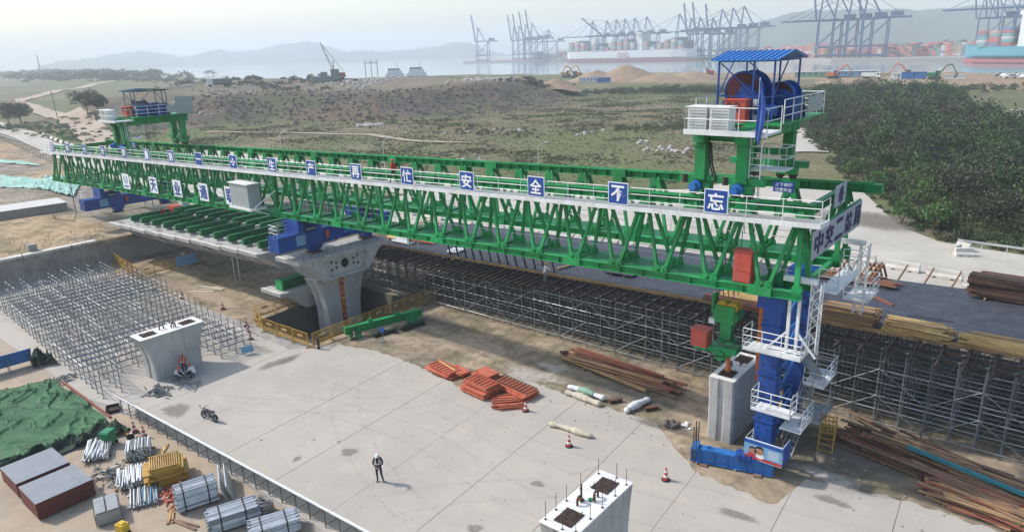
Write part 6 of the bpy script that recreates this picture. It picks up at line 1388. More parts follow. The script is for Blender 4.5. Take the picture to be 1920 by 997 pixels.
# ------------------------------------------------------------------ the fill at the far end
for k, (pts, lab) in enumerate(((((0, 352), (0, 330), (95, 338), (110, 356)), 'pale green sheet strip across the sand at the left edge'), (((60, 352), (90, 333), (152, 340), (140, 370)), 'crumpled pale green sheet behind the concrete plinth'), (((0, 306), (0, 300), (60, 306), (75, 312)), 'narrow pale green sheet strip by the ring road'), (((0, 400), (0, 392), (14, 398), (10, 408)), 'scrap of pale green sheet at the left edge of the sand'))):
    cloth('ground_sheet', lab, [tuple(site(u, v, 2.65)) for u, v in pts], 'tarp_teal', 0.5 if k == 1 else 0.2, 44, z=2.72, seed=k * 31, cat='ground sheet')
t = thing('concrete_plinth', 'long low concrete plinth on the sand fill at the left', 'plinth', (-112.5, 31.2, 2.62), -0.12); b = MB(); b.box((0, 0, 0.55), (5.2, 8.6, 1.1)); b.build('block', 'concrete_old', t); b = MB(); b.box((0, 0, 1.11), (5.3, 8.7, 0.03)); b.build('top', 'concrete_top', t)
b = MB()
for k in range(70):
    u = rnd.uniform(10, 195); v = 462 + (195 - u) * 0.2 - rnd.uniform(2, 40); p = site(u, v, 2.6); b.tube(p, p + Vector((rnd.uniform(-0.15, 0.15), rnd.uniform(-0.15, 0.15), rnd.uniform(0.3, 0.7))), 0.02, 4)
t = thing('rebar_field', 'rows of thin starter bars sticking out of the sand fill', 'rebar', (0, 0, 0)); stuff(b.build('bars', 'rebar', t))
t = thing('concrete_block', 'small concrete block on the coping of the retaining wall', 'block', (-86.6, 23.6, 2.62)); b = MB(); b.box((0, 0, 0.55), (0.8, 0.8, 1.1)); b.box((0, 0.9, 0.2), (0.6, 0.5, 0.4)); b.build('block', 'concrete_old', t)
# ================================================================== people and motorcycle
def person(label, loc, rz=0.0, pose='stand', top='red_cloth', legs='jeans', helmet='red_cab', sleeves=None, vest=None, h=1.72):
    s = h / 1.72
    J = {'pel': (0, 0, .95), 'sp': (0, 0, 1.13), 'ch': (0, -.01, 1.34), 'nk': (0, -.01, 1.47), 'hd': (0, -.03, 1.56), 'ht': (0, -.035, 1.68)}
    for k, sg in (('l', 1), ('r', -1)):
        J.update({'sh' + k: (.175 * sg, 0, 1.40), 'el' + k: (.26 * sg, .03, 1.13), 'wr' + k: (.25 * sg, -.06, .89), 'ha' + k: (.245 * sg, -.08, .81), 'hp' + k: (.095 * sg, 0, .90), 'kn' + k: (.12 * sg, -.02, .49), 'an' + k: (.13 * sg, .02, .08), 'to' + k: (.15 * sg, -.15, .035)})
    if pose == 'clasp':
        for k, sg in (('l', 1), ('r', -1)): J['el' + k] = (.27 * sg, -.02, 1.12); J['wr' + k] = (.08 * sg, -.2, .98); J['ha' + k] = (.015 * sg, -.23, .95)
        J['hd'] = (.01, -.08, 1.55); J['ht'] = (.02, -.12, 1.655); J['knl'] = (.14, -.06, .49); J['anl'] = (.2, .0, .08); J['tol'] = (.28, -.14, .035); J['pel'] = (-.02, .01, .95); J['knr'] = (-.11, .0, .49); J['anr'] = (-.1, .03, .08); J['tor'] = (-.13, -.14, .035)
    if pose == 'walk':
        J['knl'] = (.11, -.2, .52); J['anl'] = (.11, -.22, .09); J['tol'] = (.12, -.4, .05); J['knr'] = (-.11, .05, .5); J['anr'] = (-.11, .28, .12); J['tor'] = (-.12, .15, .035); J['wrl'] = (.24, -.25, 1.0); J['hal'] = (.23, -.32, .98); J['wrr'] = (-.26, .15, .93); J['har'] = (-.26, .18, .86)
    if pose == 'reach':
        for k, sg in (('l', 1), ('r', -1)): J['el' + k] = (.24 * sg, -.22, 1.2); J['wr' + k] = (.17 * sg, -.44, 1.12); J['ha' + k] = (.15 * sg, -.53, 1.11)
        for q in ('ch', 'nk', 'hd', 'ht', 'shl', 'shr'): x, y, z = J[q]; J[q] = (x, y - .12 * (z - .95) / .6, z - .02)
    if pose == 'squat':
        D = -.58
        for q, (dy, dz) in {'pel': (.12, D), 'sp': (.08, D - .02), 'ch': (-.06, D - .05), 'nk': (-.14, D - .08), 'hd': (-.2, D - .1), 'ht': (-.25, D - .12)}.items(): x, y, z = J[q]; J[q] = (x, y + dy, z + dz)
        for k, sg in (('l', 1), ('r', -1)):
            J['sh' + k] = (.175 * sg, -.09, .76); J['el' + k] = (.25 * sg, -.28, .55); J['wr' + k] = (.14 * sg, -.45, .42); J['ha' + k] = (.1 * sg, -.52, .36); J['hp' + k] = (.1 * sg, .1, .33); J['kn' + k] = (.2 * sg, -.3, .48); J['an' + k] = (.14 * sg, -.04, .08); J['to' + k] = (.17 * sg, -.22, .035)
    R = {'pel': .135, 'sp': .13, 'ch': .145, 'nk': .058, 'hd': .085, 'ht': .075}
    for k in 'lr': R.update({'sh' + k: .072, 'el' + k: .05, 'wr' + k: .032, 'ha' + k: .036, 'hp' + k: .095, 'kn' + k: .065, 'an' + k: .045, 'to' + k: .038})
    E = [('pel', 'sp', 0), ('sp', 'ch', 0), ('ch', 'nk', 0), ('nk', 'hd', 3), ('hd', 'ht', 3)]
    for k in 'lr': E += [('ch', 'sh' + k, 0), ('sh' + k, 'el' + k, 0), ('el' + k, 'wr' + k, 1), ('wr' + k, 'ha' + k, 3), ('pel', 'hp' + k, 2), ('hp' + k, 'kn' + k, 2), ('kn' + k, 'an' + k, 2), ('an' + k, 'to' + k, 4)]
    names = list(J); ix = {n: i for i, n in enumerate(names)}
    me = bpy.data.meshes.new('body'); me.from_pydata([tuple(c * s for c in J[n]) for n in names], [(ix[a], ix[b]) for a, b, _ in E], [])
    ob = bpy.data.objects.new('body_src', me); COL.objects.link(ob)
    ob.modifiers.new('k', 'SKIN'); sv = me.skin_vertices[0].data
    for n in names: sv[ix[n]].radius = (R[n] * s, R[n] * s * (0.72 if n in ('pel', 'sp', 'ch') else 1)); 
    sv[ix['pel']].use_root = True
    sub = ob.modifiers.new('s', 'SUBSURF'); sub.levels = 2; sub.render_levels = 2
    dg = bpy.context.evaluated_depsgraph_get(); bm_ = bpy.data.meshes.new_from_object(ob.evaluated_get(dg)); bpy.data.objects.remove(ob)
    bm_.materials.clear()
    for m in (top, sleeves or top, legs, 'skin', 'black'): bm_.materials.append(MATS[m])
    cs = np.empty(len(bm_.polygons) * 3); bm_.polygons.foreach_get('center', cs); cs = cs.reshape(-1, 3); best = np.full(len(cs), 1e9); mi = np.zeros(len(cs), int)
    for a, b, m in E:
        A = np.array(J[a]) * s; B = np.array(J[b]) * s; d = B - A; t = np.clip(((cs - A) @ d) / (d @ d), 0, 1); q = np.linalg.norm(cs - A - t[:, None] * d, axis=1) - (R[a] * (1 - t) + R[b] * t) * s
        u = q < best; best[u] = q[u]; mi[u] = m
    bm_.polygons.foreach_set('material_index', mi); bm_.polygons.foreach_set('use_smooth', np.ones(len(mi), bool)); bm_.update()
    t = thing('person', label, 'person', loc, rz); place('body', bm_, t)
    f = MB()
    for k, sg in (('l', 1), ('r', -1)):                   # fingers and thumb
        w = Vector(J['wr' + k]) * s; a = Vector(J['ha' + k]) * s; d = (a - w).normalized(); side = Vector((0, 0, 1)).cross(d); side = side.normalized() if side.length > .1 else Vector((1, 0, 0))
        for i, L in enumerate((.07, .08, .075, .06)): p = a + side * ((i - 1.5) * .017); f.tube(p, p + d * L * .55, .0085, 5); f.tube(p + d * L * .55, p + d * L + Vector((0, .0, -.015)), .008, 5)
        f.tube(w + d * .03 + side * .03 * sg, w + d * .085 + side * .05 * sg, .0095, 5)
    f.build('fingers', 'skin', t)
    hd = Vector(J['hd']) * s; ht = Vector(J['ht']) * s; ax = (ht - hd).normalized()
    if helmet:
        b = MB(); c = hd + ax * .075; pr = [(0.128, -.005), (0.122, .03), (0.10, .075), (0.06, .105), (0.012, .115)]
        b.loft([[tuple(c + Vector((r * s * math.cos(2 * math.pi * i / 12), r * 1.12 * s * math.sin(2 * math.pi * i / 12), z * s))) for i in range(12)] for r, z in pr]); b.box((c.x, c.y - .15, c.z + .005), (.17, .08, .015)); b.build('helmet', helmet, t, smooth=True)
    fc = MB(); 
    for sg in (-1, 1): fc.ball(tuple(hd + ax * .03 + Vector((.03 * sg, -.085, 0))), .011, 6)
    fc.build('eyes', 'black', t); fc = MB(); fc.ball(tuple(hd + ax * .01 + Vector((0, -.095, -.005))), .016, 6, (.8, 1, 1.3)); fc.box(tuple(hd + Vector((0, -.083, -.04))), (.045, .012, .01)); fc.build('nose', 'skin', t)
    if vest:
        b = MB(); z0, z1 = J['pel'][2], J['ch'][2]; y0 = J['ch'][1]
        for sg in (-1, 1):
            b.path([tuple(Vector(q) * s) for q in ((.045 * sg, y0 - .125, z0 + .14), (.1 * sg, y0 - .135, z1 - .04), (.11 * sg, y0 - .03, z1 + .115), (.1 * sg, y0 + .12, z1 - .02), (.05 * sg, y0 + .115, z0 + .14))], .022, 5)
        b.path([tuple(Vector((.165 * math.cos(q), y0 + .125 * math.sin(q), z0 + .16)) * s) for q in np.linspace(0, 6.283, 15)], .022, 5); b.build('vest', vest, t)
    return t
toc = lambda p: math.atan2(-p[1], -p[0]) + math.pi / 2
w = site(712, 903); person('worker with white helmet and pale vest standing alone on the open yard', (w.x, w.y, 0.05), toc(w) - 0.2, 'clasp', 'dark_cloth', 'jeans', 'white_paint', 'dark_cloth', 'white_cloth')
x = -38.4; person('worker in red jacket and red helmet walking along the top of the gantry', (x, 33.35, zb(x) + 3.93), -1.3, 'walk', 'red_cloth', 'dark_cloth', 'red_cab', 'red_cloth')
w = site(340, 696); person('worker in red vest standing against the flared pier', (-48.7, 20.9, 0.05), 1.0, 'reach', 'red_cloth', 'jeans', 'red_cab', 'red_cloth', 'white_cloth')
w = site(334, 713); person('worker in red vest squatting among tubes, nearer the open paving', (w.x, w.y, 0.06), 2.0, 'squat', 'white_cloth', 'jeans', 'red_cab', 'white_cloth', 'red_cloth')
w = site(364, 708); person('worker in red vest squatting farther along the foot of the flared pier', (w.x, w.y, 0.06), -1.2, 'squat', 'white_cloth', 'jeans', 'red_cab', 'white_cloth', 'red_cloth')
w = on_deck(960, 530); person('worker in white shirt standing on the joists of the shoring scaffold', (-31.6, 42.1, zk(-31.6) - 0.06), 2.6, 'reach', 'white_cloth', 'galv_dark', 'yellow', 'white_cloth')
w = on_deck(770, 467); person('worker in red vest on the deck, the one closer to the pier head', (w.x, w.y, zk(w.x) + 0.05), 0.5, 'stand', 'red_cloth', 'white_cloth', 'red_cab', 'white_cloth', 'white_cloth')
w = on_deck(784, 468); person('worker in red vest on the deck, the one farther from the pier head', (w.x, w.y, zk(w.x) + 0.05), -0.6, 'reach', 'red_cloth', 'white_cloth', 'red_cab', 'red_cloth', 'white_cloth')
w = site(347, 496); person('worker in pale clothes standing in the shade under the bridge', (w.x, w.y, 0.03), 1.2, 'stand', 'canvas', 'white_cloth', 'red_cab')
x = -83.2; person('worker in red bending at the pump beside the rear support', (x, 36.6, zd(x) + 0.02), 0.4, 'squat', 'red_cloth', 'jeans', 'red_cab', 'red_cloth')

mc = thing('motorcycle', 'dark motorcycle parked alone on the open yard', 'motorcycle', (-40.8, 18.5, 0.045), aim((-41.6, 18.3), (-40.1, 18.7)) - 0.12); mc.scale = (0.9, 0.9, 0.9)
def tyre(mb, x, r, w):
    n = 22; rings = []
    for i in range(n):
        t = 2 * math.pi * i / n; rings.append([(x + (r + w * math.cos(q)) * math.cos(t), w * 0.8 * math.sin(q), r + w + (r + w * math.cos(q)) * math.sin(t)) for q in np.linspace(0, 2 * math.pi, 7)[:-1]])
    rings.append(rings[0]); mb.loft(rings, caps=False)
for x in (-0.66, 0.62):
    b = MB(); tyre(b, x, 0.24, 0.05); wl = b.build('wheel', 'rubber', mc)
    b = MB(); b.tube((x, -0.05, 0.29), (x, 0.05, 0.29), 0.05, 8)
    for k in range(5): t = k * 2 * math.pi / 5; b.beam((x, 0, 0.29), (x + 0.21 * math.cos(t), 0, 0.29 + 0.21 * math.sin(t)), 0.025, 0.035)
    b.build('spokes', 'galv_dark', wl)
b = MB(); b.tube((-0.66, -0.08, 0.29), (-0.42, -0.08, 0.86), 0.022, 6); b.tube((-0.66, 0.08, 0.29), (-0.42, 0.08, 0.86), 0.022, 6); b.path([(-0.42, 0, 0.8), (0.0, 0, 0.68), (0.35, 0, 0.66), (0.62, 0.0, 0.66)], 0.03, 6); b.path([(-0.4, 0, 0.75), (-0.15, 0, 0.32), (0.2, 0, 0.28), (0.62, 0.06, 0.29)], 0.025, 6); b.tube((0.45, 0.1, 0.62), (0.6, 0.1, 0.32), 0.025, 6); b.tube((0.45, -0.1, 0.62), (0.6, -0.1, 0.32), 0.025, 6); b.build('frame', 'black', mc)
b = MB(); b.loft([[(-0.36 + 0.09 * k, 0.11 * q * math.cos(t), 0.76 + 0.1 * q * math.sin(t)) for t in np.linspace(0, 6.283, 9)[:-1]] for k, q in enumerate((0.5, 0.95, 1.05, 1.0, 0.75))]); b.build('tank', 'dark_cloth', mc, smooth=True)
b = MB(); b.loft([[(0.02 + 0.14 * k, 0.12 * math.cos(t), 0.76 + 0.02 * k * 0.6 + 0.05 * math.sin(t)) for t in np.linspace(0, 6.283, 9)[:-1]] for k in range(5)]); b.build('seat', 'rubber', mc, smooth=True)
b = MB(); b.box((-0.02, 0, 0.4), (0.32, 0.22, 0.26)); b.tube((-0.1, 0, 0.45), (-0.18, 0, 0.66), 0.09, 8); b.build('engine', 'galv_dark', mc)
b = MB(); b.path([(-0.12, 0.12, 0.3), (0.1, 0.15, 0.24), (0.6, 0.16, 0.34)], 0.035, 6); b.build('exhaust', 'galv', mc)
b = MB(); b.path([(-0.42, -0.36, 0.98), (-0.42, -0.12, 0.93), (-0.42, 0.12, 0.93), (-0.42, 0.36, 0.98)], 0.016, 6); b.tube((-0.42, -0.24, 0.96), (-0.46, -0.27, 1.16), 0.01, 5); b.box((-0.46, -0.27, 1.18), (0.03, 0.1, 0.07)); b.build('handlebar', 'black', mc)
b = MB(); b.ball((-0.53, 0, 0.82), 0.09, 8); b.build('headlamp', 'galv_light', mc)
b = MB(); b.loft([[(-0.66 + 0.34 * math.cos(t), y, 0.29 + 0.34 * math.sin(t)) for y in (-0.06, 0.06)] for t in np.linspace(0.5, 2.4, 8)], closed=False); b.loft([[(0.62 + 0.34 * math.cos(t), y, 0.29 + 0.34 * math.sin(t)) for y in (-0.07, 0.07)] for t in np.linspace(0.2, 2.2, 8)], closed=False); b.build('mudguard', 'dark_cloth', mc)
b = MB(); b.box((0.55, 0, 0.79), (0.3, 0.22, 0.03)); b.build('rack', 'galv_dark', mc)
# ================================================================== the port across the water
def crane(name, label, u, D, yaw, up=False, sc=1.0, seed=0, group=None):
    p = bearing(u, 100, D); t = thing(name, label, 'port crane', (p.x, p.y, SEA + 4.0), yaw, group)
    gz, az = 43 * sc, 71 * sc; g = 26 * sc; w = 9 * sc; q = 1.0
    b = MB()
    for x in (0, -g):
        for y in (-w, w): b.beam((x, y, 0), (x, y * 0.82, gz), 1.45, 1.45)
        b.beam((x, -w, 13 * sc), (x, w, 13 * sc), 1.6, 2.0); b.beam((x, -w * 0.85, gz - 2), (x, w * 0.85, gz - 2), 1.6, 2.0)
    for y in (-w, w): b.beam((0, y, 13 * sc), (-g, y, 13 * sc), 1.6, 2.0); b.beam((0, y * 0.95, 14 * sc), (-g, y * 0.85, gz - 3), 0.8, 0.8); b.beam((0, y, 3), (-g, y, 3), 1.6, 2.0)
    b.build('legs', 'crane_blue', t)
    b = MB()
    for y in (-3, 3): b.beam((2, y, gz), (-g - 22 * sc, y, gz), 1.1, 2.0)
    for x in np.linspace(0, -g - 20 * sc, 6): b.beam((x, -3, gz), (x, 3, gz), 1.0, 1.0)
    b.box((-g - 8, 0, gz + 4), (13, 7, 5)); b.build('girder', 'crane_blue', t)
    b = MB()
    for y in (-4, 4): b.beam((0, y * 1.6, gz), (-3, y * 0.5, az), 1.1, 1.1); b.beam((-g * 0.75, y * 1.4, gz), (-4, y * 0.5, az), 0.9, 0.9)
    b.beam((-3.5, -3, az), (-3.5, 3, az), 2.2, 2.6); b.build('apex_frame', 'crane_blue', t)
    b = MB(); hx = 3.0; L = 56 * sc; a = math.radians(82) if up is True else math.radians(up) if up else 0.0
    c, s_ = math.cos(a), math.sin(a)
    tip = Vector((hx + L * c, 0, gz + L * s_))
    for y in (-2.6, 2.6): b.beam((hx, y, gz), (tip.x, y, tip.z), 0.9, 1.7)
    for k in range(1, 9): f = k / 8; b.beam((hx + L * c * f, -2.6, gz + L * s_ * f), (hx + L * c * f, 2.6, gz + L * s_ * f), 0.8, 0.8)
    b.build('boom', 'crane_blue', t)
    b = MB()
    for f in (0.45, 0.92): b.beam((-3, 0, az), (hx + L * c * f, 0, gz + L * s_ * f + 1), 0.55, 0.55)
    b.beam((-3, 0, az), (-g - 16 * sc, 0, gz + 1), 0.5, 0.5); b.build('stay', 'crane_blue', t)
    return t
def facing(u):   # yaw that points a boom to the left as seen from the works
    d = bearing(u, 100, 1000); return math.atan2(d.y, d.x) + math.pi / 2
gr = 'container cranes of the port'
CR = [(895, 1650, True, 1.0, 0.25), (962, 1680, True, 1.0, 0.2), (972, 1640, True, 1.0, 0.2), (984, 1600, True, 1.02, 0.2), (996, 1570, True, 1.04, 0.2), (1026, 1700, False, 0.9, 0.2),
      (1108, 1500, False, 1.0, 0.3), (1134, 1440, 38, 0.98, 0.3), (1152, 1480, False, 1.02, 0.3), (1168, 1460, False, 1.02, 0.3), (1186, 1440, False, 1.02, 0.3), (1208, 1420, False, 1.03, 0.3), (1268, 1330, False, 1.02, 0.25),
      (1290, 1300, True, 0.9, 0.2), (1306, 1280, True, 0.9, 0.2), (1330, 1250, True, 0.85, 0.2), (1346, 1230, False, 1.02, 0.15), (1366, 1210, False, 1.03, 0.15), (1386, 1190, False, 1.04, 0.15),
      (1530, 1010, True, 1.04, 0.1), (1558, 1000, False, 1.04, 0.1), (1584, 990, False, 1.05, 0.1), (1612, 975, True, 1.05, 0.1),
      (1826, 1050, True, 0.95, 0.0), (1845, 1040, True, 0.95, 0.0), (1866, 1030, True, 0.95, 0.0), (1895, 900, False, 1.1, 0.0)]
seen = {}
for i, (u, D, up, s_, dy) in enumerate(CR):
    side = 'beyond the left mole' if u < 1050 else 'behind the white hulled ship' if u < 1280 else 'right of the white hulled ship' if u < 1450 else 'over the container yard' if u < 1700 else 'behind the teal hulled ship'
    k = seen.get(side, 0); seen[side] = k + 1
    crane('container_crane', '%s blue crane from the left %s, boom %s' % (ORD[k], side, 'raised' if up is True else 'half raised' if up else 'level'), u, D, facing(u) + dy, up, s_, i, gr)
# quays
def quay(name, pts, h=4.0):
    b = MB(); b.prism([tuple(p) for p in pts], 'z', SEA - 2, SEA + h); return struct(b.build(name, 'concrete_old'))
def gp(u, v): p = site(u, v, SEA); return (p.x, p.y)
def far(u, D): p = bearing(u, 100, D); return (p.x, p.y)
quay('quay', [far(868, 1760), far(1000, 1640), far(1075, 1580), far(1075, 2300), far(868, 2300)])
quay('quay', [far(1060, 1560), far(1180, 1455), far(1300, 1340), far(1420, 1190), far(1480, 1080), far(1560, 940), far(1700, 905), far(1850, 880), far(2100, 850), far(2100, 2400), far(1060, 2400)], 4.2)
# container stacks: colours of the boxes
CC = np.array([(0.36, 0.10, 0.09), (0.30, 0.09, 0.08), (0.36, 0.18, 0.12), (0.36, 0.24, 0.2), (0.10, 0.19, 0.19), (0.40, 0.39, 0.38), (0.10, 0.15, 0.25), (0.28, 0.08, 0.1), (0.16, 0.2, 0.16)])
def boxes(name, centers, yaws, dims, cols, parent=None, mats='boxes'):
    n = len(centers); c = np.asarray(centers, float); cy, sy = np.cos(yaws), np.sin(yaws); dx, dy, dz = dims
    base = np.array([(-1, -1, 0), (1, -1, 0), (1, 1, 0), (-1, 1, 0), (-1, -1, 1), (1, -1, 1), (1, 1, 1), (-1, 1, 1)], float) * np.array((dx / 2, dy / 2, dz))
    V = np.empty((n, 8, 3)); V[:, :, 0] = c[:, None, 0] + base[None, :, 0] * cy[:, None] - base[None, :, 1] * sy[:, None]; V[:, :, 1] = c[:, None, 1] + base[None, :, 0] * sy[:, None] + base[None, :, 1] * cy[:, None]; V[:, :, 2] = c[:, None, 2] + base[None, :, 2]
    F0 = np.array([(4, 5, 6, 7), (0, 1, 5, 4), (1, 2, 6, 5), (2, 3, 7, 6), (3, 0, 4, 7)]); F = (F0[None] + (np.arange(n) * 8)[:, None, None]).reshape(-1, 4)
    return place(name, mesh_np(name, V.reshape(-1, 3), F, mats, np.repeat(np.asarray(cols), 5, axis=0)), parent)
cen, ya, co = [], [], []
for D in range(985, 1330, 26):
    for k in range(78):
        u = 1345 + k * 7.6 * (1000 / D) + (D % 52) * 0.1
        if u > 1990 or vnoise(k * 3.0, D, 9) < 0.3: continue
        if D < 1250 and u < 1480: continue
        if D < 1020 and 1490 < u < 1660: continue
        p = bearing(u, 100, D); top = 1 + int(5.2 * vnoise(k * 1.0, D * 0.3, 6)); cc = CC[nrs.randint(len(CC))] if nrs.rand() < 0.5 else CC[nrs.choice((0, 1, 2, 7))]
        for z in range(top):
            cen.append((p.x, p.y, SEA + 4.3 + z * 2.9)); ya.append(facing(1600) + 0.1); co.append(cc if nrs.rand() < 0.75 else CC[nrs.randint(len(CC))])
for D in range(1620, 1900, 40):
    for k in range(30):
        u = 1002 + k * 2.8; p = bearing(u, 100, D)
        for z in range(1 + int(6 * vnoise(k, D, 5))): cen.append((p.x, p.y, SEA + 4.3 + z * 2.9)); ya.append(facing(1030)); co.append(CC[nrs.randint(len(CC))])
stuff(boxes('container_yard', cen, np.array(ya), (12.2, 2.5, 2.75), co), 'mass of stacked coloured shipping containers in the port yard', 'containers')
# ships
def ship(name, label, u0, u1, D0, D1, deck, mat_hull, mat_boot, tiers, word=None, house=0.72):
    a, c = Vector((*far(u0, D0), SEA)), Vector((*far(u1, D1), SEA)); L = (c - a).length; t = thing(name, label, 'ship', (a + c) / 2, math.atan2(c.y - a.y, c.x - a.x))
    B = 19.0
    def ring(x, w, z0, z1): return [(x, -w * 0.8, z0), (x, -w, z0 + 3), (x, -w, z1), (x, w, z1), (x, w, z0 + 3), (x, w * 0.8, z0)]
    st = [(-L / 2, 0.75, 0.5), (-L / 2 + 8, 0.95, 0), (-L / 2 + 25, 1, 0), (L / 2 - 50, 1, 0), (L / 2 - 22, 0.8, 0), (L / 2 - 6, 0.35, 0), (L / 2 + 3, 0.06, 0)]
    b = MB(); b.loft([ring(x, B * w, 4.0, deck + (3 if i == 6 else 0)) for i, (x, w, _) in enumerate(st)]); b.build('hull', mat_hull, t)
    b = MB(); b.loft([ring(x, B * w * 0.995, -2, 3.99) for x, w, _ in st]); b.build('boot_top', mat_boot, t)
    x = -L / 2 + L * house; b = MB(); b.b2(x - 6, x + 6, -B * 0.8, B * 0.8, deck, deck + 30); b.b2(x - 5, x + 5, -B, B, deck + 27, deck + 30.5); b.tube((x, 0, deck + 30), (x, 0, deck + 40), 0.7, 6); b.build('deckhouse', 'ship_white', t)
    xf = -L / 2 + L * 0.2; b = MB(); b.b2(xf - 5, xf + 5, -7, 7, deck, deck + 24); b.build('funnel', 'ship_white', t)
    cen, co = [], []
    for xx in np.arange(-L / 2 + 12, L / 2 - 25, 13.4):
        if abs(xx - x) < 10 or abs(xx - xf) < 9: continue
        top = 2 + int(tiers * vnoise(xx, 3, 18))
        for y in np.arange(-B + 2.5, B - 1, 2.6):
            tt = max(1, top - (nrs.randint(3) == 0))
            for z in range(tt):
                if z < tt - 1 and abs(y) < B - 4: continue
                cen.append((xx, y, deck + 1 + z * 2.7)); co.append(CC[nrs.randint(len(CC))] if nrs.rand() < 0.6 else (0.12, 0.25, 0.26))
    stuff(boxes('deck_cargo', cen, np.zeros(len(cen)), (12.2, 2.5, 2.6), np.array(co) * 0.8, t))
    if word: put_text(word, 9, 'ship_red', t, (-L / 2 + L * 0.47, -B - 0.1, 3.9 + (deck - 4) * 0.5), (0, -1, 0), (1, 0, 0), 0.35, fit=(26, 8.2))
    return t
ship('container_ship', 'white hulled container ship with red lettering moored at the far quay', 1072, 1318, 1420, 1280, 19, 'ship_white', 'ship_red', 6, 'OOCL', 0.58)
ship('container_ship', 'teal hulled container ship cut by the right picture edge', 1990, 1816, 800, 865, 15, 'ship_teal', 'ship_red', 5, None, 0.25)
# ================================================================== shore and field things
def near_shore(u, v, z=None):
    d = _r * (u - 960) - _u * (v - 498.5) - _b * _F; d = d / math.hypot(d.x, d.y)
    t = np.concatenate([np.arange(80, 700, 1.5), np.arange(700, 4000, 10)]); zz = 22.0 + d.z * t; h = terrain(d.x * t, d.y * t); k = np.nonzero(zz <= h)[0]; k = k[0] if len(k) else len(t) - 1
    return Vector((d.x * t[k], d.y * t[k], float(h[k])))
def workboat(label, u, D, s=1.0):
    p = bearing(u, 130, D); t = thing('work_boat', label, 'boat', (p.x, p.y, SEA), facing(u) + 0.12)
    b = MB(); b.loft([[(x, -w, 0.2), (x, -w * 1.1, 2.2), (x, w * 1.1, 2.2), (x, w, 0.2)] for x, w in ((-16, 3.5), (-12, 4.4), (8, 4.4), (15, 2.0), (18, 0.3))]); b.build('hull', 'crane_blue', t)
    b = MB(); b.b2(-14, 6, -4, 4, 2.2, 5.5); b.b2(-12, 4, -3.6, 3.6, 5.5, 8.5); b.b2(-10, 3, -4.2, 4.2, 8.5, 11.2); b.build('deckhouse', 'ship_white', t)
    b = MB(); b.b2(-9.6, 2.6, 4.21, 4.25, 9.4, 10.6); b.b2(-9.6, 2.6, -4.25, -4.21, 9.4, 10.6); b.build('window_band', 'glass', t)
    b = MB(); b.tube((-8, 0, 11), (-8, 0, 17), 0.25, 6); b.beam((-8, -2, 15), (-8, 2, 15), 0.2, 0.2); b.build('mast', 'galv_dark', t); t.scale = (s, s, s); return t
workboat('white work boat with a tall mast behind the shore, the left of two', 731, 790); workboat('white work boat behind the shore, the right of two', 772, 785, 1.05)
t = thing('goal_frame', 'thin steel goal frame standing on the shore beside the work boats', 'frame', near_shore(698, 150)); b = MB()
for x in (-3.5, 0, 3.5): b.beam((x, 0, 0), (x, 0, 11), 0.4, 0.4)
b.beam((-3.5, 0, 9.5), (3.5, 0, 9.5), 0.4, 0.4); b.build('posts', 'galv_dark', t); t.rotation_euler = (0, 0, facing(698))
def crawler_crane(label, u, v, s, m, lean=-1):
    t = thing('crawler_crane', label, 'crane', near_shore(u, v), facing(u)); b = MB()
    for y in (-2, 2): b.loft([[(x, y - 0.6, z) for x, z in ((-3.5, 0.6), (-3, 0), (3, 0), (3.5, 0.6), (3, 1.3), (-3, 1.3))], [(x, y + 0.6, z) for x, z in ((-3.5, 0.6), (-3, 0), (3, 0), (3.5, 0.6), (3, 1.3), (-3, 1.3))]])
    b.build('track', 'rubber', t); b = MB(); b.b2(-4, 2.6, -1.7, 1.7, 1.5, 4.2); b.b2(0.8, 3.0, -1.7, -0.2, 4.2, 5.6); b.build('house', m, t)
    b = MB(); T = Vector((lean * -9.0, 0, 22))
    for dx, dy in ((-.6, -.6), (.6, -.6), (.6, .6), (-.6, .6)): b.beam((2 + dx, dy, 3), T + Vector((dx * .4, dy * .4, 0)), 0.2, 0.2)
    for k in range(14): f = k / 14; c0 = Vector((2, 0, 3)).lerp(T, f); c1 = Vector((2, 0, 3)).lerp(T, f + 1 / 14); q = .6 * (1 - f) + .25; b.beam(c0 + Vector((-q, -q, 0)), c1 + Vector((q, -q, 0)), 0.14, 0.14); b.beam(c0 + Vector((q, q, 0)), c1 + Vector((-q, q, 0)), 0.14, 0.14)
    b.build('boom', 'galv_dark', t); b = MB(); b.beam((-4, 0, 4.2), T, 0.12, 0.12); b.beam((-3, 0, 4.2), T, 0.12, 0.12); b.build('stay', 'rope', t); t.scale = (s, s, s); return t
crawler_crane('red crawler crane with dark lattice boom on the shore left of the boats', 636, 150, 1.0, 'red_cab')
crawler_crane('dark boomed crane with red house beside the front hoist trolley', 1330, 142, 0.85, 'red_cab')
t = thing('barge_pile', 'dark grey barge structure beside the red crawler crane', 'barge', near_shore(612, 153), facing(612)); b = MB(); b.b2(-9, 8, -4, 4, 0, 3); b.b2(-8, -3, -3, 3, 3, 7); b.b2(-1, 3, -3, 3, 3, 5.5); b.tube((-5, 0, 7), (-5, 0, 12), 0.3, 6); b.build('hull', 'galv_dark', t)
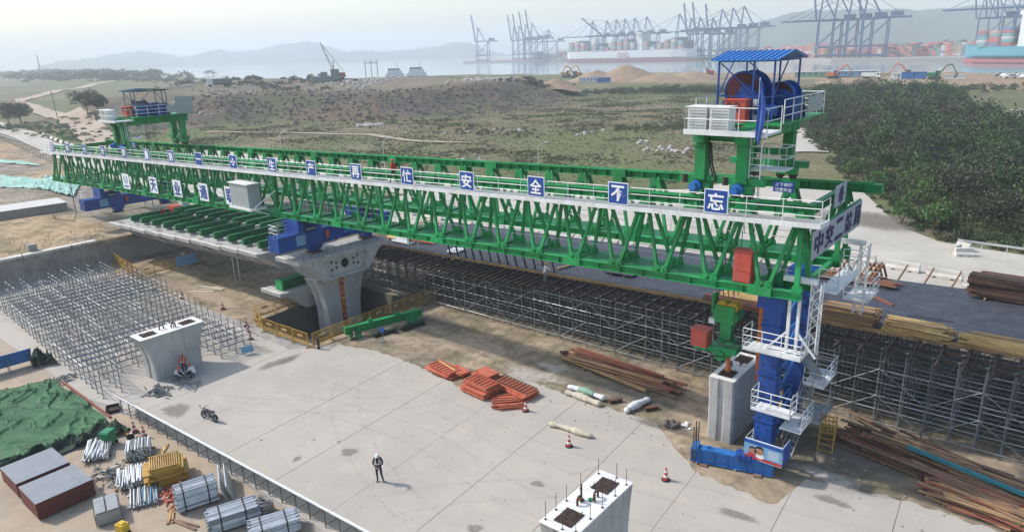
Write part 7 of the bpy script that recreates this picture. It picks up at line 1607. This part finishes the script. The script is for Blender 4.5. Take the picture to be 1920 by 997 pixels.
def excavator(label, u, v, m, reach=1, s=1.0, yaw=0.0):
    t = thing('excavator', label, 'excavator', near_shore(u, v), facing(u) + yaw); b = MB()
    for y in (-1.1, 1.1): b.loft([[(x, y - 0.3, z) for x, z in ((-2, 0.45), (-1.6, 0), (1.6, 0), (2, 0.45), (1.6, 0.95), (-1.6, 0.95))], [(x, y + 0.3, z) for x, z in ((-2, 0.45), (-1.6, 0), (1.6, 0), (2, 0.45), (1.6, 0.95), (-1.6, 0.95))]])
    b.build('track', 'rubber', t); b = MB(); b.b2(-2.2, 0.3, -1.3, 1.3, 1.05, 2.3); b.build('body', m, t); b = MB(); b.b2(0.0, 1.4, 0.2, 1.3, 1.1, 2.9); b.build('cab', 'glass', t)
    b = MB(); b.path([(0.9, -0.3, 1.5), (3.0, -0.3, 4.6), (4.6, -0.3, 5.0)], 0.26, 6); b.path([(4.6, -0.3, 5.0), (6.2, -0.3, 2.0)], 0.2, 6); b.build('boom', m, t); b = MB(); b.prism([(5.7, 2.0), (6.6, 2.1), (6.5, 1.0), (5.4, 0.9)], 'y', -0.9, 0.3); b.build('bucket', 'galv_dark', t); t.scale = (s, s, s)
    return t
excavator('dark excavator with raised arm on the shore, the left of the pair', 1062, 146, 'yellow', s=1.9, yaw=2.9); excavator('orange excavator with bent arm on the shore, the right of the pair', 1080, 147, 'orange', s=1.9, yaw=0.4)
excavator('orange excavator beside the pale site cabins behind the bushes', 1562, 148, 'orange', s=1.6, yaw=3.0); excavator('orange excavator behind the blue container', 1706, 147, 'orange', s=1.6); excavator('dark green excavator right of the blue container', 1752, 150, 'green_dark', s=1.6, yaw=3.0); excavator('dark excavator digging on top of the sand heap', 1190, 135, 'galv_dark', s=1.5)
def cabin(name, label, cat, u, v, L, W_, H_, m, roof=None, yaw=0.0, n=4):
    t = thing(name, label, cat, near_shore(u, v), facing(u) + yaw); b = MB(); b.b2(-L / 2, L / 2, -W_ / 2, W_ / 2, 0, H_); b.build('wall', m, t); b = MB(); b.b2(-L / 2 - 0.2, L / 2 + 0.2, -W_ / 2 - 0.2, W_ / 2 + 0.2, H_ + 0.003, H_ + 0.25); b.build('roof', roof or m, t)
    for k in range(n): x = -L / 2 + (k + 0.5) * L / n; b = MB(); b.b2(x - 0.5, x + 0.5, -W_ / 2 - 0.03, -W_ / 2 + 0.001, H_ * 0.4, H_ * 0.75); b.build('window', 'glass', t); b = MB(); b.b2(x - 0.5, x + 0.5, W_ / 2 - 0.001, W_ / 2 + 0.03, H_ * 0.4, H_ * 0.75); b.build('window', 'glass', t)
    return t
cabin('site_cabin', 'long pale site cabin with blue roof below the sand heaps', 'cabin', 1102, 155, 12, 5, 3, 'cab_white', 'blue_mid', n=5); cabin('site_cabin', 'blue site cabin next to the long pale one', 'cabin', 1132, 155, 9, 5, 3, 'blue_mid', 'blue', n=3)
cabin('site_cabin', 'pale green row of site cabins close to the winch house', 'cabin', 1524, 145, 22, 5, 3.4, 'sheet_green', 'cab_white', n=6); cabin('site_cabin', 'pale cabin row behind the orange excavator', 'cabin', 1605, 143, 24, 5, 3.2, 'blue_pale', 'cab_white', n=6)
cabin('shipping_container', 'blue shipping container standing on the bare earth', 'container', 1713, 148, 12, 2.5, 3.4, 'blue_mid', n=1); cabin('shipping_container', 'white shipping container left of the blue one', 'container', 1684, 149, 8, 2.5, 3.2, 'cab_white', n=1)
cabin('shipping_container', 'white wrapped load lying on the bare earth at the right', 'container', 1790, 149, 10, 2.5, 2, 'sheet_white', n=1)
def truck(label, u, v, m, s=1.0, yaw=0.0):
    t = thing('dump_truck', label, 'truck', near_shore(u, v), facing(u) + yaw); b = MB(); b.b2(2.2, 4.2, -1.2, 1.2, 0.8, 3.0); b.build('cab', 'cab_white', t); b = MB(); b.b2(4.2, 4.23, -1.0, 1.0, 1.8, 2.8); b.b2(2.6, 3.8, -1.22, -1.2, 1.9, 2.8); b.build('windscreen', 'glass', t)
    b = MB(); b.loft([[(-4.2, -1.2, 1.1), (2.0, -1.2, 1.1), (2.0, 1.2, 1.1), (-4.2, 1.2, 1.1)], [(-4.8, -1.35, 2.8), (2.1, -1.35, 2.8), (2.1, 1.35, 2.8), (-4.8, 1.35, 2.8)]]); b.build('tipper', m, t)
    for x in (-3.2, -1.9, 3.2):
        for y in (-1.05, 1.05): b = MB(); b.tube((x, y - 0.18, 0.5), (x, y + 0.18, 0.5), 0.5, 12); b.build('wheel', 'rubber', t)
    b = MB(); b.b2(-4.2, 4.0, -0.6, 0.6, 0.7, 1.05); b.build('chassis', 'black', t); t.scale = (s, s, s); return t
truck('white cabbed dump truck on the edge of the rock bank', 412, 163, 'galv_dark', 1.5, 0.1); truck('small white truck on the bare earth by the bushes', 1634, 148, 'cab_white', 1.2, 2.8)
for k in range(9):
    u = 1876 + k * 9 - (k % 2) * 3; p = near_shore(u, 143 + (k % 3) * 2); t = thing('parked_car', '%s pale parked car from the left in the row at the shore' % ORD[k], 'car', p, facing(u) + 0.3 + (k % 2), 'cars parked at the shore')
    b = MB(); b.loft([[(x, -0.9, z) for x, z in pr] if s < 0 else [(x, 0.9, z) for x, z in pr] for s in (-1, 1) for pr in ([(-2.2, 0.3), (2.2, 0.3), (2.25, 0.75), (1.3, 0.95), (0.6, 1.45), (-1.2, 1.5), (-2.1, 1.0)],)]); b.build('body', 'ship_white' if k % 3 else 'galv', t)
    b = MB(); b.b2(-1.3, 0.75, -0.91, 0.91, 1.0, 1.38); b.build('window', 'glass', t)
    for x in (-1.3, 1.35): b = MB(); b.tube((x, -0.92, 0.32), (x, 0.92, 0.32), 0.32, 10); b.build('wheel', 'rubber', t)
    t.scale = (1.4, 1.4, 1.4)
# heaps of sand
def mound(label, u, v, r, h, m, sx=1.0, cat='sand heap'):
    p = near_shore(u, v); n = 26; V = []; 
    for i in range(n):
        for j in range(n):
            x, y = (i / (n - 1) * 2 - 1) * r * 1.2, (j / (n - 1) * 2 - 1) * r * 1.2; d = math.hypot(x, y) / r; z = h * max(-1.2, 1 - d ** 1.1) * (0.8 + 0.5 * (fbm(x + u * 9, y, r * 0.5) - 0.3)); V.append((x * sx, y, z - 0.3))
    ids = np.arange(n * n).reshape(n, n); q = np.stack([ids[:-1, :-1], ids[1:, :-1], ids[1:, 1:], ids[:-1, 1:]], -1).reshape(-1, 4); o = place('sand_heap', mesh_np('sand_heap', V, q, m, None, True), None, tuple(p)); o.rotation_euler = (0, 0, facing(u)); return tag(o, label, cat)
mat('sand', (0.29, 0.2, 0.13), 0.95, 0, 0.2, 0.2, bump=0.2)
mound('broad tall sand heap carrying the dark excavator', 1172, 150, 20, 11, 'sand', 1.5); mound('lower sand heap left of the tall one', 1120, 151, 15, 8, 'sand', 1.4); mound('bright sand heap in front of the site cabins', 1040, 162, 8, 4, 'sand', 1.3); mound('flat sand heap right of the tall one', 1240, 152, 15, 6, 'sand', 1.5); mound('sand heap behind the near hoist trolley legs', 1300, 148, 14, 6, 'sand', 1.4); mound('low earth heap beside the site cabins at the right', 1590, 155, 12, 3, 'sand', 1.6)
# scattered rubble and white stones on the bank and in the field
def rubble(name, label, spots, n, r, smin, smax, m):
    b = MB()
    for (u, v) in spots:
        c = near_shore(u, v)
        for k in range(n):
            x, y = c.x + rnd.gauss(0, r), c.y + rnd.gauss(0, r); z = float(terrain(x, y)); q = rnd.uniform(smin, smax); b.ball((x, y, z + q * 0.25), q, 5, (1, rnd.uniform(0.6, 1), rnd.uniform(0.4, 0.8)))
    return stuff(b.build(name, m), label, 'rubble')
mat('stone_white', (0.40, 0.375, 0.345), 0.9, 0, 0.2, 0.5)
rubble('rubble', 'pale broken stone heaps along the top of the rock bank', [(660, 153), (690, 154), (715, 153), (900, 148), (930, 149), (950, 147), (640, 155)], 34, 7, 0.5, 1.3, 'stone_white')
rubble('rubble', 'white stones scattered over the scrub field', [(690, 236), (1100, 250), (865, 250), (1255, 283), (1235, 282), (1275, 284), (960, 246), (470, 235), (380, 215), (1200, 270), (880, 300)], 7, 2.2, 0.25, 0.8, 'stone_white')
rubble('rubble', 'small heap of pale rubble in the scrub field', [(690, 236)], 45, 2.2, 0.3, 0.9, 'stone_white')
rubble('rubble', 'white stones on the cleared patch at the right', [(1850, 210), (1870, 218), (1880, 228), (1900, 235), (1840, 205), (1900, 215)], 30, 4, 0.3, 0.9, 'stone_white')
rubble('rubble', 'dark boulders of the rock bank slope', [(u, v) for u in range(400, 1050, 26) for v in (172, 182, 194, 206)], 12, 7, 0.3, 0.8, 'stone')
# lattice tower and street lamps
t = thing('lattice_mast', 'thin lattice mast standing far off at the left', 'mast', near_shore(80, 155)); h = 36
b = MB()
for dx, dy in ((-1, -1), (1, -1), (1, 1), (-1, 1)): b.beam((dx, dy, 0), (dx * .2, dy * .2, h), 0.3, 0.3)
for k in range(12): f = k / 12; q = 1 - .8 * f; b.beam((-q, -q, h * f), (q, -q, h * f + 3), 0.2, 0.2); b.beam((q, q, h * f), (-q, q, h * f + 3), 0.2, 0.2)
b.build('lattice', 'galv', t)
for k, (u, v, dx, lab) in enumerate(((530, 300, 1, 'street lamp standing behind the far girder toward the rear trolley'), (722, 320, 1, 'street lamp behind the worker on the walkway'), (1010, 335, 1, 'street lamp behind the middle of the far girder'))):
    p = site(u, v); t = thing('street_lamp', lab, 'street lamp', (p.x, p.y, 0.0)); b = MB(); b.tube((0, 0, 0), (0, 0, 5.6), 0.09, 8, 0.06); b.path([(0, 0, 5.6), (0.5, 0.3, 6.2), (1.2, 0.6, 6.5)], 0.05, 6); b.build('pole', 'galv_light', t); b = MB(); b.box((1.45, 0.75, 6.52), (0.6, 0.25, 0.1), 0.5); b.build('lamp_head', 'cab_white', t)
# ------------------------------------------------------------------ concrete barriers, guard rail, fence of the ring road
jp_ = [(-1, 0), (1, 0), (0.95, 0.3), (0.5, 0.55), (0.4, 1.0), (-0.4, 1.0), (-0.5, 0.55), (-0.95, 0.3)]
def jersey(label, p, rz, L=3.0, s=0.42, tilt=0.0):
    t = thing('concrete_barrier', label, 'barrier', p, rz, 'white concrete road barriers'); b = MB(); b.prism([(y * s, z * 0.82) for y, z in jp_], 'x', -L / 2, L / 2); b.build('block', 'concrete_white', t); b = MB(); b.b2(-L * 0.3, -L * 0.2, -s - 0.004, -s + 0.06, 0.0, 0.1); b.b2(L * 0.2, L * 0.3, -s - 0.004, -s + 0.06, 0.0, 0.1); b.build('lifting_slot', 'black', t); t.rotation_euler = (tilt, 0, rz); return t
def bz(p, z=0.06): return (p.x, p.y, z)
JB = [(1612, 490, -0.06), (1692, 507, -0.06), (1770, 522, -0.06), (1840, 545, -0.05)]
for k, (u, v, rz) in enumerate(JB): jersey('%s white concrete barrier from the gantry nose along the road' % ORD[k], bz(site(u, v)), rz)
for k, (u, v, rz, L, z, lab) in enumerate(((1792, 474, 1.3, 1.4, 0.06, 'upright stub of white concrete barrier beside the guard rail end'), (1806, 480, 0.5, 1.7, 0.06, 'white concrete barrier block lying in front of the guard rail end'), (1806, 470, -0.4, 1.4, 0.06, 'white concrete barrier block behind the other two at the guard rail end'))): jersey(lab, bz(site(u, v), z), rz, L, 0.5)
for k in range(16): p = Vector((-30 - 5.6 * k, 66.0 + 0.1 * k, 0)); jersey('%s white concrete barrier of the line behind the truss from the nose' % ORD[k], bz(p), 0.0, 3.6)
gt = thing('guard_rail', 'galvanized guard rail along the foot of the bushes', 'guard rail', (0, 0, 0)); a, c = Vector((-9.6, 88.3, 0.05)), Vector((22, 86.2, 0.05)); n = 14
b = MB(); q = Vector((0, 0, 0.72)); b.beam(a + q, c + q, 0.05, 0.16); b.beam(a + Vector((0, -.04, .62)), c + Vector((0, -.04, .62)), 0.04, 0.1); b.build('rail', 'galv_light', gt)
for k in range(n + 1): p = a.lerp(c, k / n); b = MB(); b.beam(p + Vector((0, .08, 0)), p + Vector((0, .08, .82)), 0.1, 0.1); b.build('post', 'galv_light', gt)
# ring road barriers and leaning fence posts at the far left
def rp(x): return float(np.interp(-x, [92, 110, 140, 190, 300, 420], [50, 52, 56, 64, 84, 100]))
for k in range(20):
    x = -112 - 8.2 * k; y = rp(x) + 5.6; jersey('%s white concrete barrier along the far side of the ring road' % ORD[k], (x, y, float(terrain(x, y)) + 0.1), math.atan2(-0.17, 1), 4.6, 0.5)
for k in range(10):
    x = -104 - 8.5 * k; y = rp(x) - 5.4; jersey('%s white concrete barrier along the near side of the ring road' % ORD[k], (x, y, float(terrain(x, y)) + 0.1), math.atan2(-0.14, 1), 4.8, 0.5)
ft = thing('mesh_fence', 'dark fence of leaning posts with wires beside the ring road', 'fence', (0, 0, 0)); w = MB(); prev = None
pm = MB(); pm.tube((0, 0, 0), (0, 0, 1.9), 0.06, 5); pm.tube((0, 0, 1.9), (-0.25, -0.45, 2.5), 0.05, 5); pm = pm.mesh('post', 'galv_dark')
for k in range(46):
    x = -100 - 3.3 * k; y = rp(x) - 8.2; z = float(terrain(x, y)); place('post', pm, ft, (x, y, z))
    if prev is not None:
        for h in (0.5, 1.2, 1.85): w.tube(prev + Vector((0, 0, h)), Vector((x, y, z + h)), 0.02, 3)
    prev = Vector((x, y, z))
w.build('wire', 'galv_dark', ft)
# ================================================================== vegetation
def leaves(c, r, n, size, col, cvar=0.25, squash=0.75, shell=0.35):
    """n leaf-clump quads per crown, spread through the crown's volume"""
    c = np.asarray(c, float); K = len(c); r = np.broadcast_to(np.asarray(r, float), (K,)); tot = K * n
    d = nrs.normal(size=(tot, 3)); d /= np.linalg.norm(d, axis=1)[:, None]; d[:, 2] = np.abs(d[:, 2]) * 1.15 - 0.2
    rad = (shell + (1 - shell) * nrs.rand(tot)) ** 0.6
    bump = 0.75 + 0.5 * nrs.rand(K * 6).reshape(K, 6)[np.repeat(np.arange(K), n), nrs.randint(0, 6, tot)]
    p = np.repeat(c, n, axis=0) + d * (np.repeat(r, n) * rad * bump)[:, None] * np.array((1, 1, squash))
    s = size * (0.6 + 0.8 * nrs.rand(tot)) * np.repeat(r / r.mean(), n) ** 0.3
    a = nrs.normal(size=(tot, 3)) * 0.9 + d * 0.3; a /= np.linalg.norm(a, axis=1)[:, None]; u = np.cross(a, nrs.normal(size=(tot, 3))); u /= np.linalg.norm(u, axis=1)[:, None] + 1e-9; v = np.cross(a, u)
    u *= s[:, None]; v *= s[:, None] * 0.7
    V = np.stack([p - u * 0.5, p + v * 0.5 - u * 0.05, p + u * 0.6, p - v * 0.5 - u * 0.05], 1).reshape(-1, 3); F = np.arange(tot * 4).reshape(-1, 4)
    cc = np.repeat(np.broadcast_to(np.asarray(col, float), (K, 3)), n, axis=0) * (1 + cvar * nrs.normal(size=(tot, 1))).clip(0.4, 1.8)
    return V, F, cc
def ground_pts(poly, n):
    xs = [p[0] for p in poly]; ys = [p[1] for p in poly]; P_ = np.zeros((0, 2))
    while len(P_) < n:
        q = np.stack([nrs.uniform(min(xs), max(xs), n * 2), nrs.uniform(min(ys), max(ys), n * 2)], 1); P_ = np.concatenate([P_, q[inside(poly, q[:, 0], q[:, 1])]])
    return P_[:n]
def merge(name, parts, label, cat):
    V = np.concatenate([p[0] for p in parts]); o = 0; Fs = []; C = np.concatenate([p[2] for p in parts])
    for p in parts: Fs.append(p[1] + o); o += len(p[0])
    return stuff(place(name, mesh_np(name, V, np.concatenate(Fs), 'leaf', C)), label, cat)
# dense thicket right of the slope road
TH = [(30, 90), (-3, 90), (-11, 91.5), (-14.5, 96), (-18.5, 104), (-23, 114), (-29.5, 129), (-36, 142), (-44, 158), (-54, 180), (-64, 205), (-80, 245), (-96, 285), (-90, 318), (-70, 332), (-45, 335), (-40, 300), (-30, 270), (-24, 235), (-2, 190), (30, 170)]
def hts(p): return terrain(p[:, 0], p[:, 1])
parts = []
P_ = ground_pts(TH, 3400); d = np.hypot(P_[:, 0], P_[:, 1]); ed = sdist(TH, P_[:, 0], P_[:, 1]) + 5 * (fbm(P_[:, 0], P_[:, 1], 6) - 0.5)
n1 = fbm(P_[:, 0], P_[:, 1], 26); n2 = fbm(P_[:, 0] + 90, P_[:, 1], 8); n3 = nrs.rand(len(P_))
hgt = (0.5 + 3.0 * n1 + 1.6 * n2 + 2.4 * (n3 > 0.88)) * sstep(-0.5, 8, ed) + 0.5
colr = np.array((0.05, 0.088, 0.034)) * (0.6 + 0.8 * n2)[:, None]
colr = mixc(colr, (0.085, 0.082, 0.05), sstep(0.48, 0.68, n1) * 0.85); colr = mixc(colr, (0.03, 0.042, 0.028), sstep(0.45, 0.3, n1) * 0.8)
gl = (nrs.rand(len(P_)) < 0.16) * sstep(150, 95, P_[:, 1]); colr = mixc(colr, (0.085, 0.15, 0.04), gl); colr = mixc(colr, (0.075, 0.115, 0.042), sstep(7, 1.0, ed) * 0.85); colr = mixc(colr, (0.10, 0.085, 0.055), (n3 < 0.10) * 1.0) * (0.6 + 0.85 * nrs.rand(len(P_), 1))
C3 = np.stack([P_[:, 0], P_[:, 1], hts(P_) + hgt * 0.5], 1)
near = P_[:, 1] < 135; mid = (P_[:, 1] >= 135) & (P_[:, 1] < 200)
for sel, n, sz in ((near, 240, 0.3), (mid, 110, 0.42), ((~near) & (~mid), 60, 0.55)):
    parts.append(leaves(C3[sel], (0.7 + hgt[sel] * 0.5) * (0.7 + 0.6 * nrs.rand(sel.sum())), n, sz, colr[sel] * 0.8, 0.38, 1.0, 0.2))
P3 = ground_pts(TH, 420); P3 = P3[sdist(TH, P3[:, 0], P3[:, 1]) > 3.0]; K3 = len(P3); r3 = 1.3 + 1.9 * nrs.rand(K3) ** 1.5; pal = np.array([(0.055, 0.10, 0.035), (0.042, 0.075, 0.032), (0.075, 0.125, 0.04), (0.085, 0.08, 0.048), (0.04, 0.06, 0.035), (0.065, 0.105, 0.045)])[nrs.randint(0, 6, K3)]
for sel, n, sz in ((P3[:, 1] < 150, 520, 0.34), (P3[:, 1] >= 150, 200, 0.5)):
    parts.append(leaves(np.stack([P3[sel, 0], P3[sel, 1], hts(P3[sel]) + 1.3 + r3[sel] * 0.85], 1), r3[sel], n, sz, pal[sel], 0.32, 1.05, 0.5))
P2 = ground_pts([(32, 88.6), (-3, 88.6), (-12.5, 90), (-16.3, 94.5), (-21, 104), (-27, 117), (-34, 131), (-42, 149), (-52, 172), (-66, 203), (-90, 250), (-108, 290), (-92, 290), (-60, 200), (-40, 158), (-18, 108), (-10, 96), (32, 94)], 1500); q2 = fbm(P2[:, 0], P2[:, 1], 5)
kp = q2 > 0.4; P2 = P2[kp]; q2 = q2[kp]; parts.append(leaves(np.stack([P2[:, 0], P2[:, 1], hts(P2) + 0.15], 1), 0.3 + 0.9 * q2 * nrs.rand(len(P2)), 60, 0.24, mixc(np.zeros((len(P2), 3)) + np.array((0.075, 0.115, 0.042)), (0.12, 0.115, 0.06), sstep(0.5, 0.7, q2)) * 0.85, 0.3, 0.8, 0.2))
merge('thicket', parts, 'dense dark green thicket of shrubs on the slope at the right', 'shrubs')
# single brighter shrubs along the road edge
for k, (u, v, r, lab) in enumerate(((1752, 432, 1.9, 'bright green shrub at the road edge nearest the barrier blocks'), (1736, 395, 2.3, 'tall bright green shrub in the thicket above the barrier blocks'), (1640, 362, 1.7, 'bright green shrub where the slope road narrows'), (1690, 420, 1.5, 'low bright shrub halfway along the thicket edge'), (1600, 330, 1.5, 'small bright shrub beside the slope road bend'))):
    p = site(u, v); t = thing('shrub', lab, 'shrub', (p.x, p.y, 0.0)); V, F, C = leaves([(0, 0, r * 0.9)], r, 520, 0.32, (0.075, 0.155, 0.04), 0.3, 1.15); place('crown', mesh_np('crown', V, F, 'leaf', C), t); b = MB(); 
    for q in range(5): b.tube((0, 0, 0), (rnd.uniform(-.6, .6), rnd.uniform(-.6, .6), r * 1.2), 0.05, 5, 0.02)
    b.build('trunk', 'timber_old', t)
# scrub over the field
FD = [(-260, 96), (-100, 95), (-62, 98), (-48, 112), (-60, 160), (-82, 215), (-100, 285), (-60, 345), (-180, 350), (-185, 240), (-190, 180), (-230, 130), (-262, 112)]
parts = []
P_ = ground_pts(FD, 26000); n1 = fbm(P_[:, 0], P_[:, 1], 30); n2 = fbm(P_[:, 0] + 40, P_[:, 1] + 70, 11); keep = nrs.rand(len(P_)) < 0.25 + 0.75 * sstep(0.4, 0.65, n2); P_ = P_[keep]; n1 = n1[keep]; n2 = n2[keep]
h = 0.16 + 0.4 * sstep(0.45, 0.75, n2); colr = mixc(np.zeros((len(P_), 3)) + np.array((0.165, 0.14, 0.09)), (0.115, 0.135, 0.058), sstep(0.38, 0.6, n1)); colr = mixc(colr, (0.09, 0.095, 0.05), sstep(0.55, 0.75, n2) * 0.7)
parts.append(leaves(np.stack([P_[:, 0], P_[:, 1], hts(P_) + 0.02], 1), h, 12, 0.3, colr, 0.18, 0.6))
# taller dark bushes in belts
def belt(pts, n, spread, r, col, nl=34, sz=0.8, sq=0.85):
    q = np.array([near_shore(u, v)[:2] for u, v in pts]); k = nrs.randint(0, len(q) - 1, n); f = nrs.rand(n)[:, None]; p = q[k] * (1 - f) + q[k + 1] * f + nrs.normal(size=(n, 2)) * spread; rr = r * (0.5 + nrs.rand(n)); return leaves(np.stack([p[:, 0], p[:, 1], hts(p) + rr * 0.5], 1), rr, nl, sz, np.array(col) * (0.7 + 0.6 * nrs.rand(n, 1)), 0.3, sq)
parts.append(belt([(1110, 178), (1200, 176), (1300, 172), (1370, 176)], 190, 6, 1.9, (0.055, 0.075, 0.035), 130, 0.4))
parts.append(belt([(1090, 240), (1180, 245), (1280, 240), (1310, 250)], 120, 4, 0.9, (0.085, 0.105, 0.048), 120, 0.22))
parts.append(belt([(820, 240), (900, 250), (1000, 255)], 60, 5, 0.6, (0.11, 0.11, 0.062), 110, 0.2))
parts.append(belt([(1060, 158), (1000, 157), (960, 155)], 60, 4, 1.5, (0.05, 0.065, 0.035), 70, 0.5))
parts.append(belt([(640, 215), (700, 225), (760, 232), (880, 225)], 60, 7, 0.7, (0.11, 0.105, 0.062), 110, 0.22))
parts.append(belt([(240, 150), (330, 152), (450, 158), (600, 165)], 220, 16, 2.6, (0.04, 0.05, 0.03), 60, 0.9, 0.6))
parts.append(belt([(10, 140), (120, 143), (200, 146), (260, 150)], 260, 55, 8, (0.04, 0.055, 0.035), 90, 2.6, 0.6))
parts.append(belt([(1600, 172), (1700, 180), (1800, 172), (1900, 165)], 170, 8, 1.4, (0.07, 0.085, 0.04), 60, 0.5))
parts.append(belt([(1810, 260), (1860, 270), (1915, 265)], 110, 7, 1.4, (0.085, 0.09, 0.05), 90, 0.35))
parts.append(belt([(0, 245), (70, 240), (140, 250), (200, 262)], 150, 8, 1.0, (0.085, 0.12, 0.05), 110, 0.3, 0.6))
parts.append(belt([(350, 225), (420, 215), (520, 220), (600, 230)], 70, 8, 0.7, (0.12, 0.115, 0.068), 110, 0.22))
merge('scrub', parts, 'dry brown and green scrub covering the field behind the works', 'scrub')
# single dark trees at the left
def tree(label, u, v, r, h, col=(0.035, 0.055, 0.028)):
    p = near_shore(u, v); t = thing('tree', label, 'tree', p); c = []; b = MB(); b.tube((0, 0, 0), (0, 0, h * 0.55), 0.3, 7, 0.18)
    for k in range(9): a = k * 2.4; q = Vector((math.cos(a) * r * 0.6, math.sin(a) * r * 0.6, h * (0.45 + 0.06 * k))); b.tube((0, 0, h * 0.35), q, 0.12, 5, 0.04); c.append(tuple(q))
    b.build('trunk', 'timber_old', t); V, F, C = leaves(c + [(0, 0, h * 0.8)], r * 0.55, 260, 0.45, col, 0.3, 0.9); place('crown', mesh_np('crown', V, F, 'leaf', C), t); return t
tree('broad dark tree behind the rear hoist trolley at the left', 165, 215, 5.5, 7.5); tree('smaller dark tree touching the rear hoist trolley', 185, 212, 3.5, 5.5); tree('dark tree clump at the left picture edge', 18, 238, 6, 8); tree('second dark tree behind the one at the left edge', 40, 232, 4.5, 7)
